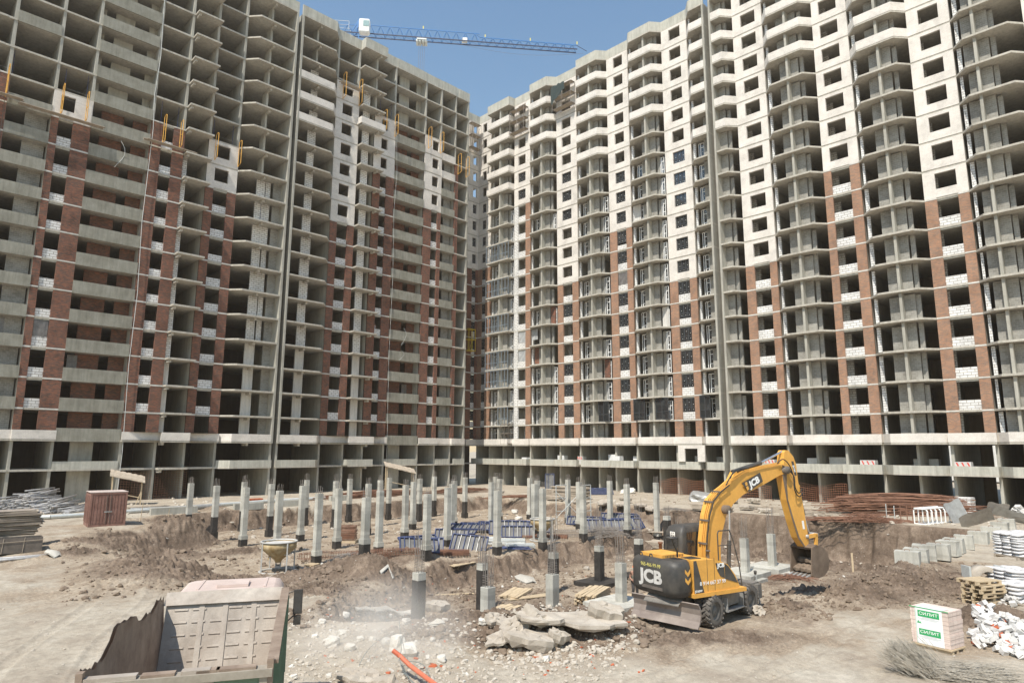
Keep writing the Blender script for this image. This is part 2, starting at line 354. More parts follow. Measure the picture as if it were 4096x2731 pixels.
def make_block(name, label, side, bays, walls, k_bare_walls=22, loc=None, off=0.0, group='unfinished apartment wings', depth=12.0, kroof=21, open_back=False, levels=None):
    u0, u1 = bays[0]['u0'], bays[-1]['u1']
    root = thing(name, label, 'building', loc, group=group, world=True)
    F = lambda: fmb(side, off)
    jr = random.Random(int(u0 * 10))
    # floor slabs, one part per storey
    for k in range(1, 22):
        pts = clean([p for b in bays for p in bay_prof(b, k, side)])
        mb = F(); mb.prism(pts + [(u1, depth), (u0, depth)], zl(k) - TH, zl(k))
        for b in bays:
            if k >= 2 and side == 'L' and b['t'] == 'B': mb.box(b['fin'] - .14, b['fin'] + .14, -.95, .2, zl(k) - TH - .30, zl(k) - TH)
            if k >= 1 and b['t'] == 'C': mb.box(b['bm'] - .14, b['bm'] + .14, -.85, .2, zl(k) - TH - .30, zl(k) - TH)
        mb.build('floor_slab', SLAB, root)
    # roof parapet
    pts = clean([p for b in bays for p in bay_prof(b, 21, side)])
    mb = F(); strip(mb, pts, zl(21), zl(21) + 1.35, .2); mb.build('roof_parapet', PAR, root)
    # cross walls
    for wl in walls:
        u, th = wl[0], wl[1]; wf = wl[2]; kt = wl[3] if len(wl) > 3 else 21; wlow = wl[4] if len(wl) > 4 else .12
        mb = F()
        mb.box(u - th / 2, u + th / 2, wlow, depth - .3, -3.2 if side == 'R' else -.6, zl(2) - TH)
        mb.box(u - th / 2, u + th / 2, wf, depth - .3, zl(2) - TH, zl(kt) - TH)
        mb.build('cross_wall', CON, root)
    mb = F()
    if open_back:
        for a, b_ in open_back: mb.box(a, b_, depth - .3, depth - .1, -.6, zl(2) - TH)
        mb.box(u0 + .02, u1 - .02, 7.4, 7.6, zl(2), zl(21) - TH)
    else: mb.box(u0 + .02, u1 - .02, min(7.4, depth - .3), min(7.6, depth - .1), -.6, zl(21) - TH)
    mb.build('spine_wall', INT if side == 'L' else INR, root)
    # parapet on the second slab (pale brick band) and the first (concrete)
    grp = []; cur = []
    for b in bays:
        if b['t'] == 'G' or (b['t'] == 'O' and side == 'L' and b.get('par')):
            if cur: grp.append(cur); cur = []
        else: cur.append(b)
    if cur: grp.append(cur)
    for g in grp:
        pts = clean([p for b in g for p in bay_prof(b, 2, side)])
        mb = F(); strip(mb, pts, zl(2), zl(2) + .85, .14, .02); mb.build('brick_band', WBR, root)
    if side == 'R':
        pts = clean([p for b in bays for p in bay_prof(b, 1, side)])
        mb = F(); strip(mb, pts, zl(1), zl(1) + .72, .16, -.02); mb.build('balcony_parapet', PAR, root)
    for b in bays:
        t, a, z = b['t'], b['u0'], b['u1']
        if side == 'L' and (t in 'BG' or b.get('low')):
            pts = clean(bay_prof(b, 1, side)); mb = F(); strip(mb, pts, zl(1), zl(1) + .74, .15, -.02); mb.build('balcony_parapet', PAR, root)
        if t == 'W':
            o0, o1 = b['o0'], b['o1']
            # piers below, panels above
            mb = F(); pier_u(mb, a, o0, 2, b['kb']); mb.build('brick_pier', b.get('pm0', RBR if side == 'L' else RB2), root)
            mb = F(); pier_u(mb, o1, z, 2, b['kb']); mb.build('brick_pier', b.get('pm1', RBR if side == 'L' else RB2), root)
            for q0, q1 in ((a, o0), (o1, z)):
                mb = F()
                for k in range(3, b['kb'] + 1): e_ = jr.uniform(0, .05); mb.box(q0 + .01, q1 - .01, -.055, -.002, zl(k) - TH + .02 + e_, zl(k) - .015)
                if b['kb'] > 3: mb.build('slab_edge_band', EDG, root)
            for k in range(2, b['kb']):
                if k > 2:
                    mb = F(); mb.box(o0, o1, .10, .32, zl(k), zl(k) + .92 + jr.choice((0, 0, 0, .06, -.12, -.26 if k % 5 == 1 else 0))); mb.build('block_infill', AAC, root)
                    mb = F(); mb.box(o0, o1, .07, .30, zl(k + 1) - TH - .14, zl(k + 1) - TH + .0); mb.build('lintel', PAR, root)
            for k in range(b['kb'], b['kt']):
                z0, z1 = zl(k), zl(k + 1) - TH; s0, s1 = z0 + .86, z0 + 2.48
                if b.get('part') == k: s1 = z0 + 2.0; z1 = z0 + 2.6
                mb = F(); w0, w1 = -.045, .25
                mb.box(a, o0, w0, w1, z0, z1); mb.box(o1, z, w0, w1, z0, z1)
                mb.box(o0, o1, w0, w1, z0, s0); mb.box(o0, o1, w0, w1, s1, z1)
                mb.build('window_wall', WBR, root)
            for k in b.get('win', ()):
                z0 = zl(k); k0 = .92 if k < b['kb'] else .86; k1 = 2.6 if k < b['kb'] else 2.48
                window_unit(root, side, o0 + .02, o1 - .02, z0 + k0 + .01, z0 + k1 - .01, .13, off=off)
            # room behind: block partition seen through the opening
            if b['kb'] > 3 and side == 'R':
                mb = F()
                for k in range(2, b['kt']): mb.box(z - .9, z - .25, 2.0, 2.2, zl(k), zl(k + 1) - TH)
                mb.build('partition_wall', AAC, root)
        elif t == 'B':
            f = b['fin']
            pts = clean(bay_prof(b, 5, side))
            for k in b.get('pk', ()):
                mb = F(); strip(mb, pts, zl(k), zl(k) + .95, .14, .025); mb.build('balcony_parapet', WBR, root)
            for k in b.get('ck', ()):
                mb = F(); strip(mb, pts, zl(k), zl(k) + 1.0, .14, .01); mb.build('balcony_parapet', PAR, root)
            k1 = b.get('ki', 21)
            hi, lo = min(f + 1.25, z - .9), max(f - 1.35, a + .3)
            if side == 'R':
                if z - f > .6:
                    mb = F()
                    for k in range(2, k1): mb.box(f + .14, hi + jr.uniform(-.14, .10), -.15, .05, zl(k), zl(k + 1) - TH - jr.choice((.04, .04, .04, .12, .3)))
                    mb.build('partition_wall', GBL, root)
                    mb = F()
                    for k in range(2, k1): mb.box(z - .62 + jr.uniform(-.06, .12), z - .30, .0, .22, zl(k), zl(k + 1) - TH - .1)
                    mb.build('block_jamb', AAC, root)
                if f - a > .6:
                    mb = F()
                    for k in range(2, k1): mb.box(lo + .25 + jr.uniform(0, .16), f - .14, -.15, .05, zl(k), zl(k + 1) - TH - jr.choice((.04, .04, .04, .15)))
                    mb.build('partition_wall', GBL, root)
                    mb = F()
                    for k in range(2, k1): mb.box(lo - .16, lo + .248, .10, .34, zl(k), zl(k + 1) - TH - .25 * (k % 3 == 0))
                    mb.build('block_jamb', b.get('jm', GBL), root)
                for k in b.get('doors', ()):
                    if z - f > 1.2: window_unit(root, side, hi + .05, min(hi + .85, z - .65), zl(k) + .05, zl(k) + 2.45, .05, 'white')
                    if f - a > 1.2: window_unit(root, side, max(a + .25, lo - 1.1), lo - .25, zl(k) + .05, zl(k) + 2.45, .05, 'white')
            else:
                kp = b.get('kp', 6)
                mb = F()
                for k in range(kp, k1): mb.box(f - .45 + jr.uniform(-.1, .1), f + .75 + jr.uniform(-.2, .1), .5, .72, zl(k), zl(k + 1) - TH - jr.choice((0.01, 0.01, .1)))
                if k1 > kp: mb.build('partition_wall', AAC, root)
                mb = F()
                for k in range(kp, k1): mb.box(a + (.15 if b.get('c0') == 0 else 3.9), a + (.75 if b.get('c0') == 0 else 4.5), .5, .72, zl(k), zl(k + 1) - TH)
                if k1 > kp: mb.build('partition_wall', AAC, root)
                mb = F()
                g0, g1 = (z - 1.25, z - .15) if b.get('c1') == 0 else (a + .15, a + .85)
                for k in range(2, k1): mb.box(g0, g1, .30, .5, zl(k), zl(k + 1) - TH)
                mb.build('partition_wall', GBL, root)
                mb = F()
                for k in range(2, kp): mb.box(f - .45, f + .75, .5, .7, zl(k), zl(k + 1) - TH)
                mb.build('plastered_wall', PLA, root)
                mb = F()
                for k in range(k1, 21): mb.box(f - .12, f + .12, .0, 1.3, zl(k), zl(k + 1) - TH)
                if k1 < 21: mb.build('pillar', CON, root)
        elif t == 'G':
            for k in range(2, b['kt']):
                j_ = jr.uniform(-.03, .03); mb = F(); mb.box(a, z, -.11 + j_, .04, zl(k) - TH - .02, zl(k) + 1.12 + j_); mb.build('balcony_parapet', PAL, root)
            kr = b['kr']; L = z - a
            mb = F(); mb.box(a + .28 * L, a + .64 * L, 1.5, 1.7, -.5, zl(2) - TH); mb.build('loggia_wall', CON, root)
            for xs, k0, k9, mt in ((((0, .04), (.2, .58), (.74, 1.0)), 2, min(kr, 21), RBR), (((0, .10), (.26, .60), (.86, 1.0)), kr, 21, CON)):
                for x0, x1 in xs:
                    mb = F()
                    for k in range(k0, k9): mb.box(a + x0 * L, a + x1 * L, 1.5, 1.7, zl(k), zl(k + 1) - TH)
                    if k9 > k0: mb.build('loggia_wall', mt, root)
        elif t == 'C':
            for k in b.get('pk', ()):
                mb = F(); strip(mb, bay_prof(b, 5, side), zl(k), zl(k) + .95, .14, .025); mb.build('balcony_parapet', WBR, root)
            kp, k1 = b.get('kp', 5), b['ki']
            mb = F()
            for k in range(kp, k1): mb.box(a + b['b0'], a + b['b1'], .5, .72, zl(k), zl(k + 1) - TH)
            mb.build('partition_wall', AAC, root)
            mb = F()
            for k in range(2, kp): mb.box(a + b['b0'], a + b['b1'], .5, .7, zl(k), zl(k + 1) - TH)
            mb.build('plastered_wall', PLA, root)
        elif t == 'O':
            for k in b.get('ck', ()):
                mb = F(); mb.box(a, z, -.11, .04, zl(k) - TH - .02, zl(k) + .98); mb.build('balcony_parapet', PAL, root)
            for k in b.get('pk', ()):
                mb = F(); mb.box(a, z, -.11, .04, zl(k) - TH - .02, zl(k) + .98); mb.build('balcony_parapet', WBR, root)
            if b.get('ki'):
                mb = F()
                for k in range(2, b['ki']): mb.box(a + (z - a) * .45, z - .15, .9, 1.1, zl(k), zl(k + 1) - TH)
                mb.build('partition_wall', GBL, root)
    return root
def W(u0, o0, o1, u1, kb, kt=21, **k): return dict(t='W', u0=u0, u1=u1, o0=o0, o1=o1, kb=kb, kt=kt, **k)
def B(u0, u1, fin, **k): return dict(t='B', u0=u0, u1=u1, fin=fin, **k)
rg = lambda a, b: tuple(range(a, b))
# right wing, near half
RAb = [W(-4.0, -2.9, -1.0, .0, 10), B(.0, 2.2, 1.1, pk=rg(16, 21)), W(2.2, 3.2, 5.1, 6.2, 10), B(6.2, 11.88, 9.95, pk=rg(19, 21)), W(11.88, 12.78, 14.58, 15.63, 10), B(15.63, 21.33, 18.35, pk=rg(16, 21)),
       W(21.33, 22.32, 24.24, 25.03, 12), B(25.03, 30.89, 27.88, pk=rg(17, 21)), W(30.89, 31.73, 33.6, 34.67, 9), B(34.67, 37.26, 37.14, c1=0, pk=rg(15, 21))]
RAw = [(-3.9, .25, .06), (-.13, .25, .06), (2.33, .25, .06), (6.07, .25, .06), (9.95, .25, -.98), (12.01, .25, .06), (15.5, .25, .06), (18.35, .25, -.98), (21.46, .25, .06), (24.9, .25, .06), (27.88, .25, -.98),
       (31.02, .25, .06), (34.54, .25, .06), (37.13, .25, -1.34, 21, -1.05)]
ra = make_block('apartment_building', 'sunlit wing right of the dark joint, with faceted balconies and large empty windows', 'R', RAb, RAw,
    loc=(XR, 17, 0), open_back=[(-4, 4.5), (6.0, 8.6), (10.2, 13), (14.3, 17.5), (19, 24), (25.5, 37.2)])
RBb = [B(37.96, 41.2, 38.08, c0=0, pk=rg(15, 21), doors=rg(3, 15)), W(41.2, 42.18, 43.92, 45.1, 9, win=rg(3, 15)), B(45.1, 50.83, 47.55, pk=rg(17, 21), doors=rg(3, 15)),
       W(50.83, 51.74, 53.37, 54.58, 12, win=rg(3, 15)), B(54.58, 60.5, 57.3, pk=rg(16, 21), doors=(3, 4, 5, 6, 8, 9, 11, 12, 13)), W(60.5, 61.66, 63.51, 64.57, 10, win=(3, 4, 5, 8, 13, 14, 15)),
       B(64.57, 70.31, 67.05, pk=rg(18, 21), doors=(3, 4, 5, 8, 13)), W(70.31, 71.38, 73.07, 73.95, 15, win=(15, 16), pm1=AAC), B(73.95, 79.55, 76.45, c0=.15, c1=.15, pk=rg(16, 21), doors=rg(2, 15)),
       W(79.55, 80.88, 81.87, 82.9, 12, win=rg(2, 16))]
RBw = [(38.09, .25, -1.34, 21, -1.05), (41.33, .25, .06), (44.97, .25, .06), (47.55, .25, -.98), (50.96, .25, .06), (54.45, .25, .06), (57.3, .25, -.98), (60.63, .25, .06), (64.44, .25, .06), (67.05, .25, -.98),
       (70.44, .25, .06), (73.82, .25, .06), (76.45, .25, -1.05), (79.68, .25, .06), (82.78, .24, .06)]
rb = make_block('apartment_building', 'sunlit wing between the dark joint and the inner corner, many windows already glazed', 'R', RBb, RBw, loc=(XR, 60, 0))
# left wing
LAb = [W(.4, 1.6, 3.0, 3.9, 13, 13), dict(t='O', u0=3.9, u1=6.3, ck=rg(3, 13)), W(6.3, 6.9, 6.95, 7.1, 14, 14), dict(t='O', u0=7.1, u1=10.8, ck=rg(3, 14) + (16,), ki=13), W(10.8, 11.46, 12.74, 14.33, 13, 14), dict(t='G', u0=14.33, u1=20.07, kt=21, kr=14),
       W(20.07, 21.23, 22.46, 23.67, 14, 14), dict(t='C', u0=23.67, u1=26.4, bm=23.95, ki=13, b0=.1, b1=.65), W(26.4, 27.33, 28.97, 30.01, 12, 14), B(30.01, 36.06, 33.1, c0=1.1, c1=0, ki=13)]
LAw = [(.5, .25, .06), (3.8, .25, .06), (6.97, .3, .06), (10.92, .26, .06), (14.2, .26, .06), (20.2, .26, .06), (23.54, .26, .06), (26.53, .26, .06), (29.88, .26, .06), (35.93, .25, -1.34, 21, -1.05)]
la = make_block('apartment_building', 'shaded wing left of the dark joint, its upper floors still bare concrete', 'L', LAb, LAw, loc=(18, YL, 0))
LBb = [B(36.59, 42.83, 39.6, c0=0, c1=1.05, ki=19, pk=(16, 17, 18)), W(42.83, 43.86, 45.46, 46.5, 12, 19, part=18), dict(t='C', u0=46.5, u1=49.22, bm=49.4, ki=19, b0=1.0, b1=2.1, e0=.2, e1=1.1, pk=(17,), kp=6, low=1),
       W(49.22, 50.45, 51.53, 52.88, 15, 18), dict(t='G', u0=52.88, u1=58.4, kt=18, kr=18), W(58.4, 59.94, 61.15, 61.8, 14, 18), dict(t='O', u0=61.8, u1=64.54, ck=rg(3, 16), pk=(16, 17), ki=17, low=1),
       W(64.54, 64.9, 64.95, 65.23, 17, 17), dict(t='O', u0=65.23, u1=67.44, low=1)]
LBw = [(36.72, .25, -1.34, 21, -1.05), (42.96, .26, .06), (46.37, .26, .06), (49.35, .26, .06), (52.75, .26, .06), (58.53, .26, .06), (61.67, .26, .06), (64.67, .2, .06), (67.3, .28, .02)]
lb = make_block('apartment_building', 'shaded wing between the dark joint and the inner corner, red brick below pale brick', 'L', LBb, LBw, loc=(52, YL, 0))
CRb = [W(67.46, 72.44, 73.55, 73.79, 12, 21, win=())]
CRb[0].update(o0=72.42, o1=73.4, win=rg(2, 16))
cr_ = make_block('apartment_building', 'narrow recessed wing closing the inner corner where the two long facades meet', 'L', [dict(t='O', u0=67.46, u1=71.3, ck=rg(3, 20)), W(71.3, 72.42, 73.3, 73.78, 12, win=rg(2, 16))],
    [(71.43, .24, .06)], loc=(71, YL + 4.5, 0), off=4.5)
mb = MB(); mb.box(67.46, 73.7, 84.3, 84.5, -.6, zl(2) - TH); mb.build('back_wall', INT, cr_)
# expansion joints: the blind back of each slot
mb = fmb('L'); mb.box(36.06, 36.59, .6, .8, -.5, zl(21) + 1.2); mb.build('joint_panel', DST, la)
mb = fmb('R'); mb.box(37.26, 37.96, .6, .8, -.5, zl(21) + 1.2); mb.build('joint_panel', DST, ra)
# glazed loggias near the corner (aluminium), three dark bay glazings low on the right wing
def glazing(u0, u1, k, w0=-1.28, fr=GFR, green=False, n=4):
    z0, z1 = zl(k) + .02, zl(k + 1) - TH - .01; mb = fmb('R'); t = .08
    for i in range(n + 1):
        u = u0 + (u1 - u0) * i / n; mb.box(u - t / 2, u + t / 2, w0, w0 + .08, z0, z1)
    for z in (z0 + t / 2, z0 + 1.0, z1 - t / 2): mb.box(u0 + t / 2, u1 - t / 2, w0 + .003, w0 + .077, z - t / 2, z + t / 2)
    o = mb.build('balcony_glazing', fr, rb)
    if green is not None:
        g = fmb('R'); g.box(u0, u1, w0 + .03, w0 + .05, z0 + .05, z1 - .05); g.build('pane', GLASS, o)
        if green:
            g = fmb('R'); g.box(u1 - .6, u1 - .1, w0 + .6, w0 + .62, z0 + .1, z1 - .1); g.build('green_film', GREENG, o)
for k in (3, 5, 6, 8, 10, 12): glazing(74.1, 76.3, k, green=None, n=3); 
for k in (5, 6, 8, 10, 12): glazing(76.6, 79.4, k, green=None, n=4)
for a, b_ in ((39.6, 40.95), (45.4, 47.2), (48.9, 50.6), (54.75, 56.4)): glazing(a, b_, 3, w0=-1.0, fr=DFR, green=True, n=2)
# films stretched over a few openings, a few odd plaster and brick partitions
FLM = plain('grey plastic sheet', (.40, .41, .41), .4, .5, var=.3, sc=2); FLD = plain('dirty plastic sheet', (.16, .15, .145), .35, .5, var=.4, sc=2)
def film(side, root, u0, u1, k, w0, mt, a=.95, b=2.6):
    mb = fmb(side); n = 5
    for i in range(n): mb.box(u0 + (u1 - u0) * i / n, u0 + (u1 - u0) * (i + 1) / n, w0 + .02 * math.sin(i * 2 + k), w0 + .02 * math.sin(i * 2 + k) + .02, zl(k) + a, zl(k) + b)
    mb.build('plastic_cover', mt, root)
for args in (('L', la, 11.5, 12.7, 5, .1, FLD), ('L', la, 8.0, 9.6, 5, .9, FLD), ('L', la, 14.8, 15.7, 4, 1.3, FLD), ('R', rb, 71.4, 73.0, 7, .1, FLM), ('R', rb, 71.4, 73.0, 6, .1, FLM), ('R', rb, 68.3, 69.6, 7, -.5, FLM), ('R', rb, 51.8, 53.3, 9, .08, FLD), ('L', lb, 56.3, 57.2, 4, 1.3, FLD)): film(*args)
for (u0, u1, k, mt) in ((45.4, 46.3, 7, PLA), (55.0, 55.9, 5, RBR), (65.0, 65.9, 8, RBR), (68.4, 69.3, 6, RBR), (49.2, 50.3, 12, PLA)):
    mb = fmb('R'); mb.box(u0, u1, -.1, .1, zl(k), zl(k + 1) - TH - .1); mb.build('partition_wall', mt, rb)
# white brick wall with a window in the first storey of the right wing
mb = fmb('R'); z0 = zl(1); 
for a in ((40.45, 41.4), (43.15, 44.05)): mb.box(a[0], a[1], -1.22, -1.02, z0 + .74, zl(2) - TH - .002)
mb.box(41.4, 43.15, -1.22, -1.02, z0 + 2.3, zl(2) - TH - .002); mb.build('window_wall', WBR, rb)
# housing beyond the right wing, seen through its open ground floors
FB = weathered('distant plaster', (.72, .72, .70), (.62, .62, .60), (.78, .78, .76), sc1=.2)
TURQ = plain('turquoise fascia', (.05, .42, .50), .7)
fbr = thing('apartment_building', 'far white housing block with a turquoise roof edge glimpsed through the open ground floor', 'building', (150, 20, 0), world=True)
m1 = MB(); m1.box(150, 162, -30, 60, 0, 11.5); m1.build('wall', FB, fbr)
m1 = MB(); m1.box(149.4, 163, -30.6, 60.6, 11.5, 12.8); m1.build('roof', TURQ, fbr)
for i in range(14):
    for j in range(3):
        m1 = MB(); m1.box(149.9, 150.06, -26 + i * 6, -24 + i * 6, 1.4 + j * 3.2, 3.0 + j * 3.2); m1.build('window', GLASS, fbr)
# ---------------------------------------------------------------- ground: one sheet from the camera to the horizon
def hash2(ix, iy, s):
    h = (ix.astype(np.int64) * 374761393 + iy.astype(np.int64) * 668265263 + s * 1442695041) & 0xffffffff
    h = ((h ^ (h >> 13)) * 1274126177) & 0xffffffff
    return ((h ^ (h >> 16)) & 0xffff) / 65535.0
def vnoise(x, y, s=0):
    ix, iy = np.floor(x), np.floor(y); fx, fy = x - ix, y - iy
    fx = fx * fx * (3 - 2 * fx); fy = fy * fy * (3 - 2 * fy)
    a, b, c, d = hash2(ix, iy, s), hash2(ix + 1, iy, s), hash2(ix, iy + 1, s), hash2(ix + 1, iy + 1, s)
    return (a * (1 - fx) + b * fx) * (1 - fy) + (c * (1 - fx) + d * fx) * fy - .5
def fbm(x, y, sc, o=4, s=0, g=.55):
    t = 0; a = 1.0; f = 1 / sc
    for i in range(o): t = t + a * vnoise(x * f + i * 17.3, y * f - i * 9.1, s + i); a *= g; f *= 2.03
    return t
def ss(x, a, b):
    t = np.clip((x - a) / (b - a), 0, 1); return t * t * (3 - 2 * t)
def bumpf(X, Y, x, y, r, h, ax=1.0, ang=0):
    c, s = math.cos(ang), math.sin(ang); dx, dy = X - x, Y - y
    u, v = dx * c + dy * s, -dx * s + dy * c
    q = (u / (r * ax)) ** 2 + (v / r) ** 2
    return h * np.exp(-q * 1.2)
MOUNDS = []
def mpx(x, y, z, r, h, ax=1, ang=0):
    p = at(x, y, z); MOUNDS.append((p.x, p.y, r, h, ax, ang))
mpx(2050, 2545, -.5, 1.3, .40, 1.6, -.8); mpx(2330, 2530, -.5, 1.5, .5, 1.8, -.8); mpx(1850, 2500, -.7, 1.3, .3, 1.3); mpx(2480, 2500, -.5, .8, .35, 1.4, -.8); mpx(1800, 2420, -1.2, 1.2, .45); mpx(2760, 2550, -.5, 1.0, .07, 2.6, -.8)
mpx(1400, 2290, -1.7, 1.6, .8, 1.5, -.6); mpx(1500, 2300, -1.7, 1.5, .7, 1.2); mpx(1620, 2240, -1.7, 1.5, .7, 1.6, -.8); mpx(1280, 2350, -1.4, 1.8, .5)
mpx(3350, 2365, -.9, 2.2, .45, 2.2, -.6); mpx(3600, 2355, -.3, 1.5, .28, 2.0, -.6); mpx(3460, 2320, -.8, 1.6, .35, 1.6, -.7); mpx(3780, 2335, -.1, 1.1, .28, 2.2, -.6); mpx(3420, 2400, -.5, 1.0, .3)
mpx(1200, 2310, -1.7, .9, .25); mpx(700, 2330, -.9, 2.2, .35, 1.8, .3); mpx(820, 2300, -1.2, 1.4, .35, 2.5, -.3); mpx(560, 2300, -.7, 1.4, .3)
mpx(780, 2165, -1.3, 1.3, .8, 1.3); mpx(690, 2155, -1.0, 1.2, .6, 1.4); mpx(400, 2205, -.6, 1.0, .35, 3, -.2); mpx(600, 2175, -.8, 1.1, .45, 3, -.2); mpx(300, 2250, -.6, .7, .2, 3.4, -.1); mpx(950, 2205, -1.5, .8, .3, 3.5, -.1)
mpx(3150, 2440, -.5, .7, .22, 1.6, -.6); mpx(3980, 2480, -.1, 1.6, .55, 1.2)
mpx(860, 2040, 0, .7, .35, 1.6)
TRACKS = []
for a_, b_, c_2, d_2 in ((-200, 2420, 1000, 2270), (150, 2760, 620, 2180), (2150, 2760, 2950, 2520), (2500, 2760, 3450, 2440), (2900, 2700, 4300, 2330), (3300, 2760, 3650, 2380), (-300, 2230, 700, 2240)):
    p_, q_ = at(a_, b_, -.45), at(c_2, d_2, -.45); TRACKS.append(((p_.x, p_.y), (q_.x, q_.y)))
def HT(X, Y, fine=True):
    X = np.asarray(X, float); Y = np.asarray(Y, float)
    d = .7041 * X + .7101 * Y; r = .7101 * X - .7041 * Y
    wob = fbm(X, Y, 3.2, 4, 3) * .9; wob2 = fbm(X, Y, .8, 3, 9) * .55
    base = -.45 * (1 - ss(d, 27, 42)) * (1 - .6 * ss(r, 12, 20))
    # upper pit
    mU = ss(X + wob - 5.5 * ss(Y, 47, 52), 9.5, 15.5 - 3 * 0) * (1 - ss(Y + wob * .8 + wob2, 58.6, 60.0)) * (1 - ss(X + wob + wob2, 52.3, 55.8)) * ss(d + wob * 2, 26.5, 34)
    mU = mU * (1 - (1 - ss(Y, 33, 34.5)) * ss(X, 50, 55)) * ss(Y + wob * .3, 9.9, 11.0)
    flU = -1.55 - .25 * (1 - ss(d, 40, 60))
    z = base + (flU - base) * mU
    # deep pit
    rmp = np.maximum(ss(X + wob, 26.5, 38), ss(Y + wob * .5, 14.6, 19) * ss(X + wob * .5, 22.5, 26)); sr = ss(r, 3.2, 5.6)
    near = (ss(d + wob * .6, 23.6, 26.4) * (1 - sr) + rmp * sr) * ss(r + wob, -7.5, -4.2)
    mD = (1 - ss(Y + wob * 1.2 + wob2 * 1.3, 32.2, 34.4)) * near * (1 - ss(X + wob * .5 + wob2, 54.4, 55.9)) * ss(Y + wob * .35 + wob2 * .5 - 2.5 * (1 - ss(X, 32, 35)), 10.3, 11.3)
    flD = -2.95
    z = z + (flD - z) * mD
    z = np.where(X > 60, z * (1 - ss(X, 60, 66)), z)
    for x, y, rr, h, ax, an in MOUNDS: z = z + bumpf(X, Y, x, y, rr, h, ax, an)
    slope = 4 * mD * (1 - mD) + 4 * mU * (1 - mU)
    m = np.clip(slope, 0, 1)
    pit = np.clip(mU + mD, 0, 1)
    z = z + fbm(X, Y, 2.2, 4, 21) * (.05 + .22 * m + .06 * pit)
    if fine:
        near_ = 1 - ss(d, 30, 60)
        z = z + np.abs(fbm(X, Y, .42, 4, 33, .6)) * (.03 + .34 * m + .10 * pit) - .02
        g = np.clip(sum(bumpf(X, Y, a[0], a[1], a[2] * 1.1, 1, a[4], a[5]) for a in MOUNDS), 0, 1)
        z = z + np.abs(fbm(X, Y, .35, 4, 44, .6)) * .32 * g
        z = z + np.abs(fbm(X, Y, .15, 3, 71, .6)) * .13 * np.clip(g + m * .8 + .15 * pit, 0, 1)
        # teeth marks left by the bucket in the far cut
        z = z + m * .24 * np.sin(Y * 7.5 + fbm(X, Y, 1.5, 2, 5) * 3) * ss(X, 50, 53) * (1 - ss(Y, 30, 34))
        for (xa, ya), (xb, yb) in TRACKS:
            dx, dy = xb - xa, yb - ya; L2 = math.hypot(dx, dy); u_ = ((X - xa) * dx + (Y - ya) * dy) / L2; v_ = (-(X - xa) * dy + (Y - ya) * dx) / L2 + .35 * np.sin(u_ * .35 + xa)
            ins = ss(u_, -.5, 1) * (1 - ss(u_, L2 - 1, L2 + .5)) * (1 - pit) * (1 - ss(d, 40, 55))
            for o_ in (-.95, .95):
                q_ = (v_ - o_) / .17; z = z - ins * (.028 * np.exp(-q_ ** 4) * (1 + .35 * np.sign(np.sin(u_ * 34 + np.abs(q_) * 2.5))) - .012 * np.exp(-((np.abs(q_) - 1.5) / .4) ** 2))
        rut = ss(np.sin((r * .35 + d * .12) * 3.3 + fbm(X, Y, 4, 2, 8) * 2), .4, .95) * near_ * (1 - pit)
        z = z - rut * .05
    ef = np.exp(-(((X - 21.6) / 3.0) ** 2 + ((Y - 12.8) / 1.9) ** 2) ** 2); z = z * (1 - ef) + (-.5) * ef
    return z
def soilmask(X, Y):
    d = .7041 * X + .7101 * Y; r = .7101 * X - .7041 * Y
    n = fbm(X, Y, 5, 4, 51)
    pitU = ss(X + n * 3 - 4 * ss(Y, 47, 52), 9.5, 14) * (1 - ss(Y + n, 59.2, 60.2)) * (1 - ss(X + n, 54.2, 56)) * ss(d + n * 6, 24, 31) * ss(Y + n * .8, 9.6, 10.8)
    deep = (1 - ss(Y + n, 33, 34.5)) * ss(d + n * 3, 21.5, 25.5) * ss(r + n * 2, -9.5, -6) * (1 - ss(X, 55.6, 57)) * ss(Y + n, 8.8, 10.2)
    g = np.clip(sum(bumpf(X, Y, a[0], a[1], a[2] * 1.5, 1.2, a[4], a[5]) for a in MOUNDS), 0, 1)
    left = ss(d, 29, 34) * (1 - ss(Y + n * 4, 55.5, 58.5)) * (1 - ss(X, 12, 16)) * .75
    s = np.maximum.reduce([pitU * .52, deep * .74, g * .88, left * .5])
    # worn sandy track on the bottom of the pit near the machine
    s = s * (1 - .75 * bumpf(X, Y, 31, 15, 4.5, 1, 2.2, 0.0)) * (1 - .5 * bumpf(X, Y, 36, 29, 2.2, 1, 3, 0))
    return np.clip(s + fbm(X, Y, 1.3, 4, 60) * .42 * (s > .02), 0, 1)
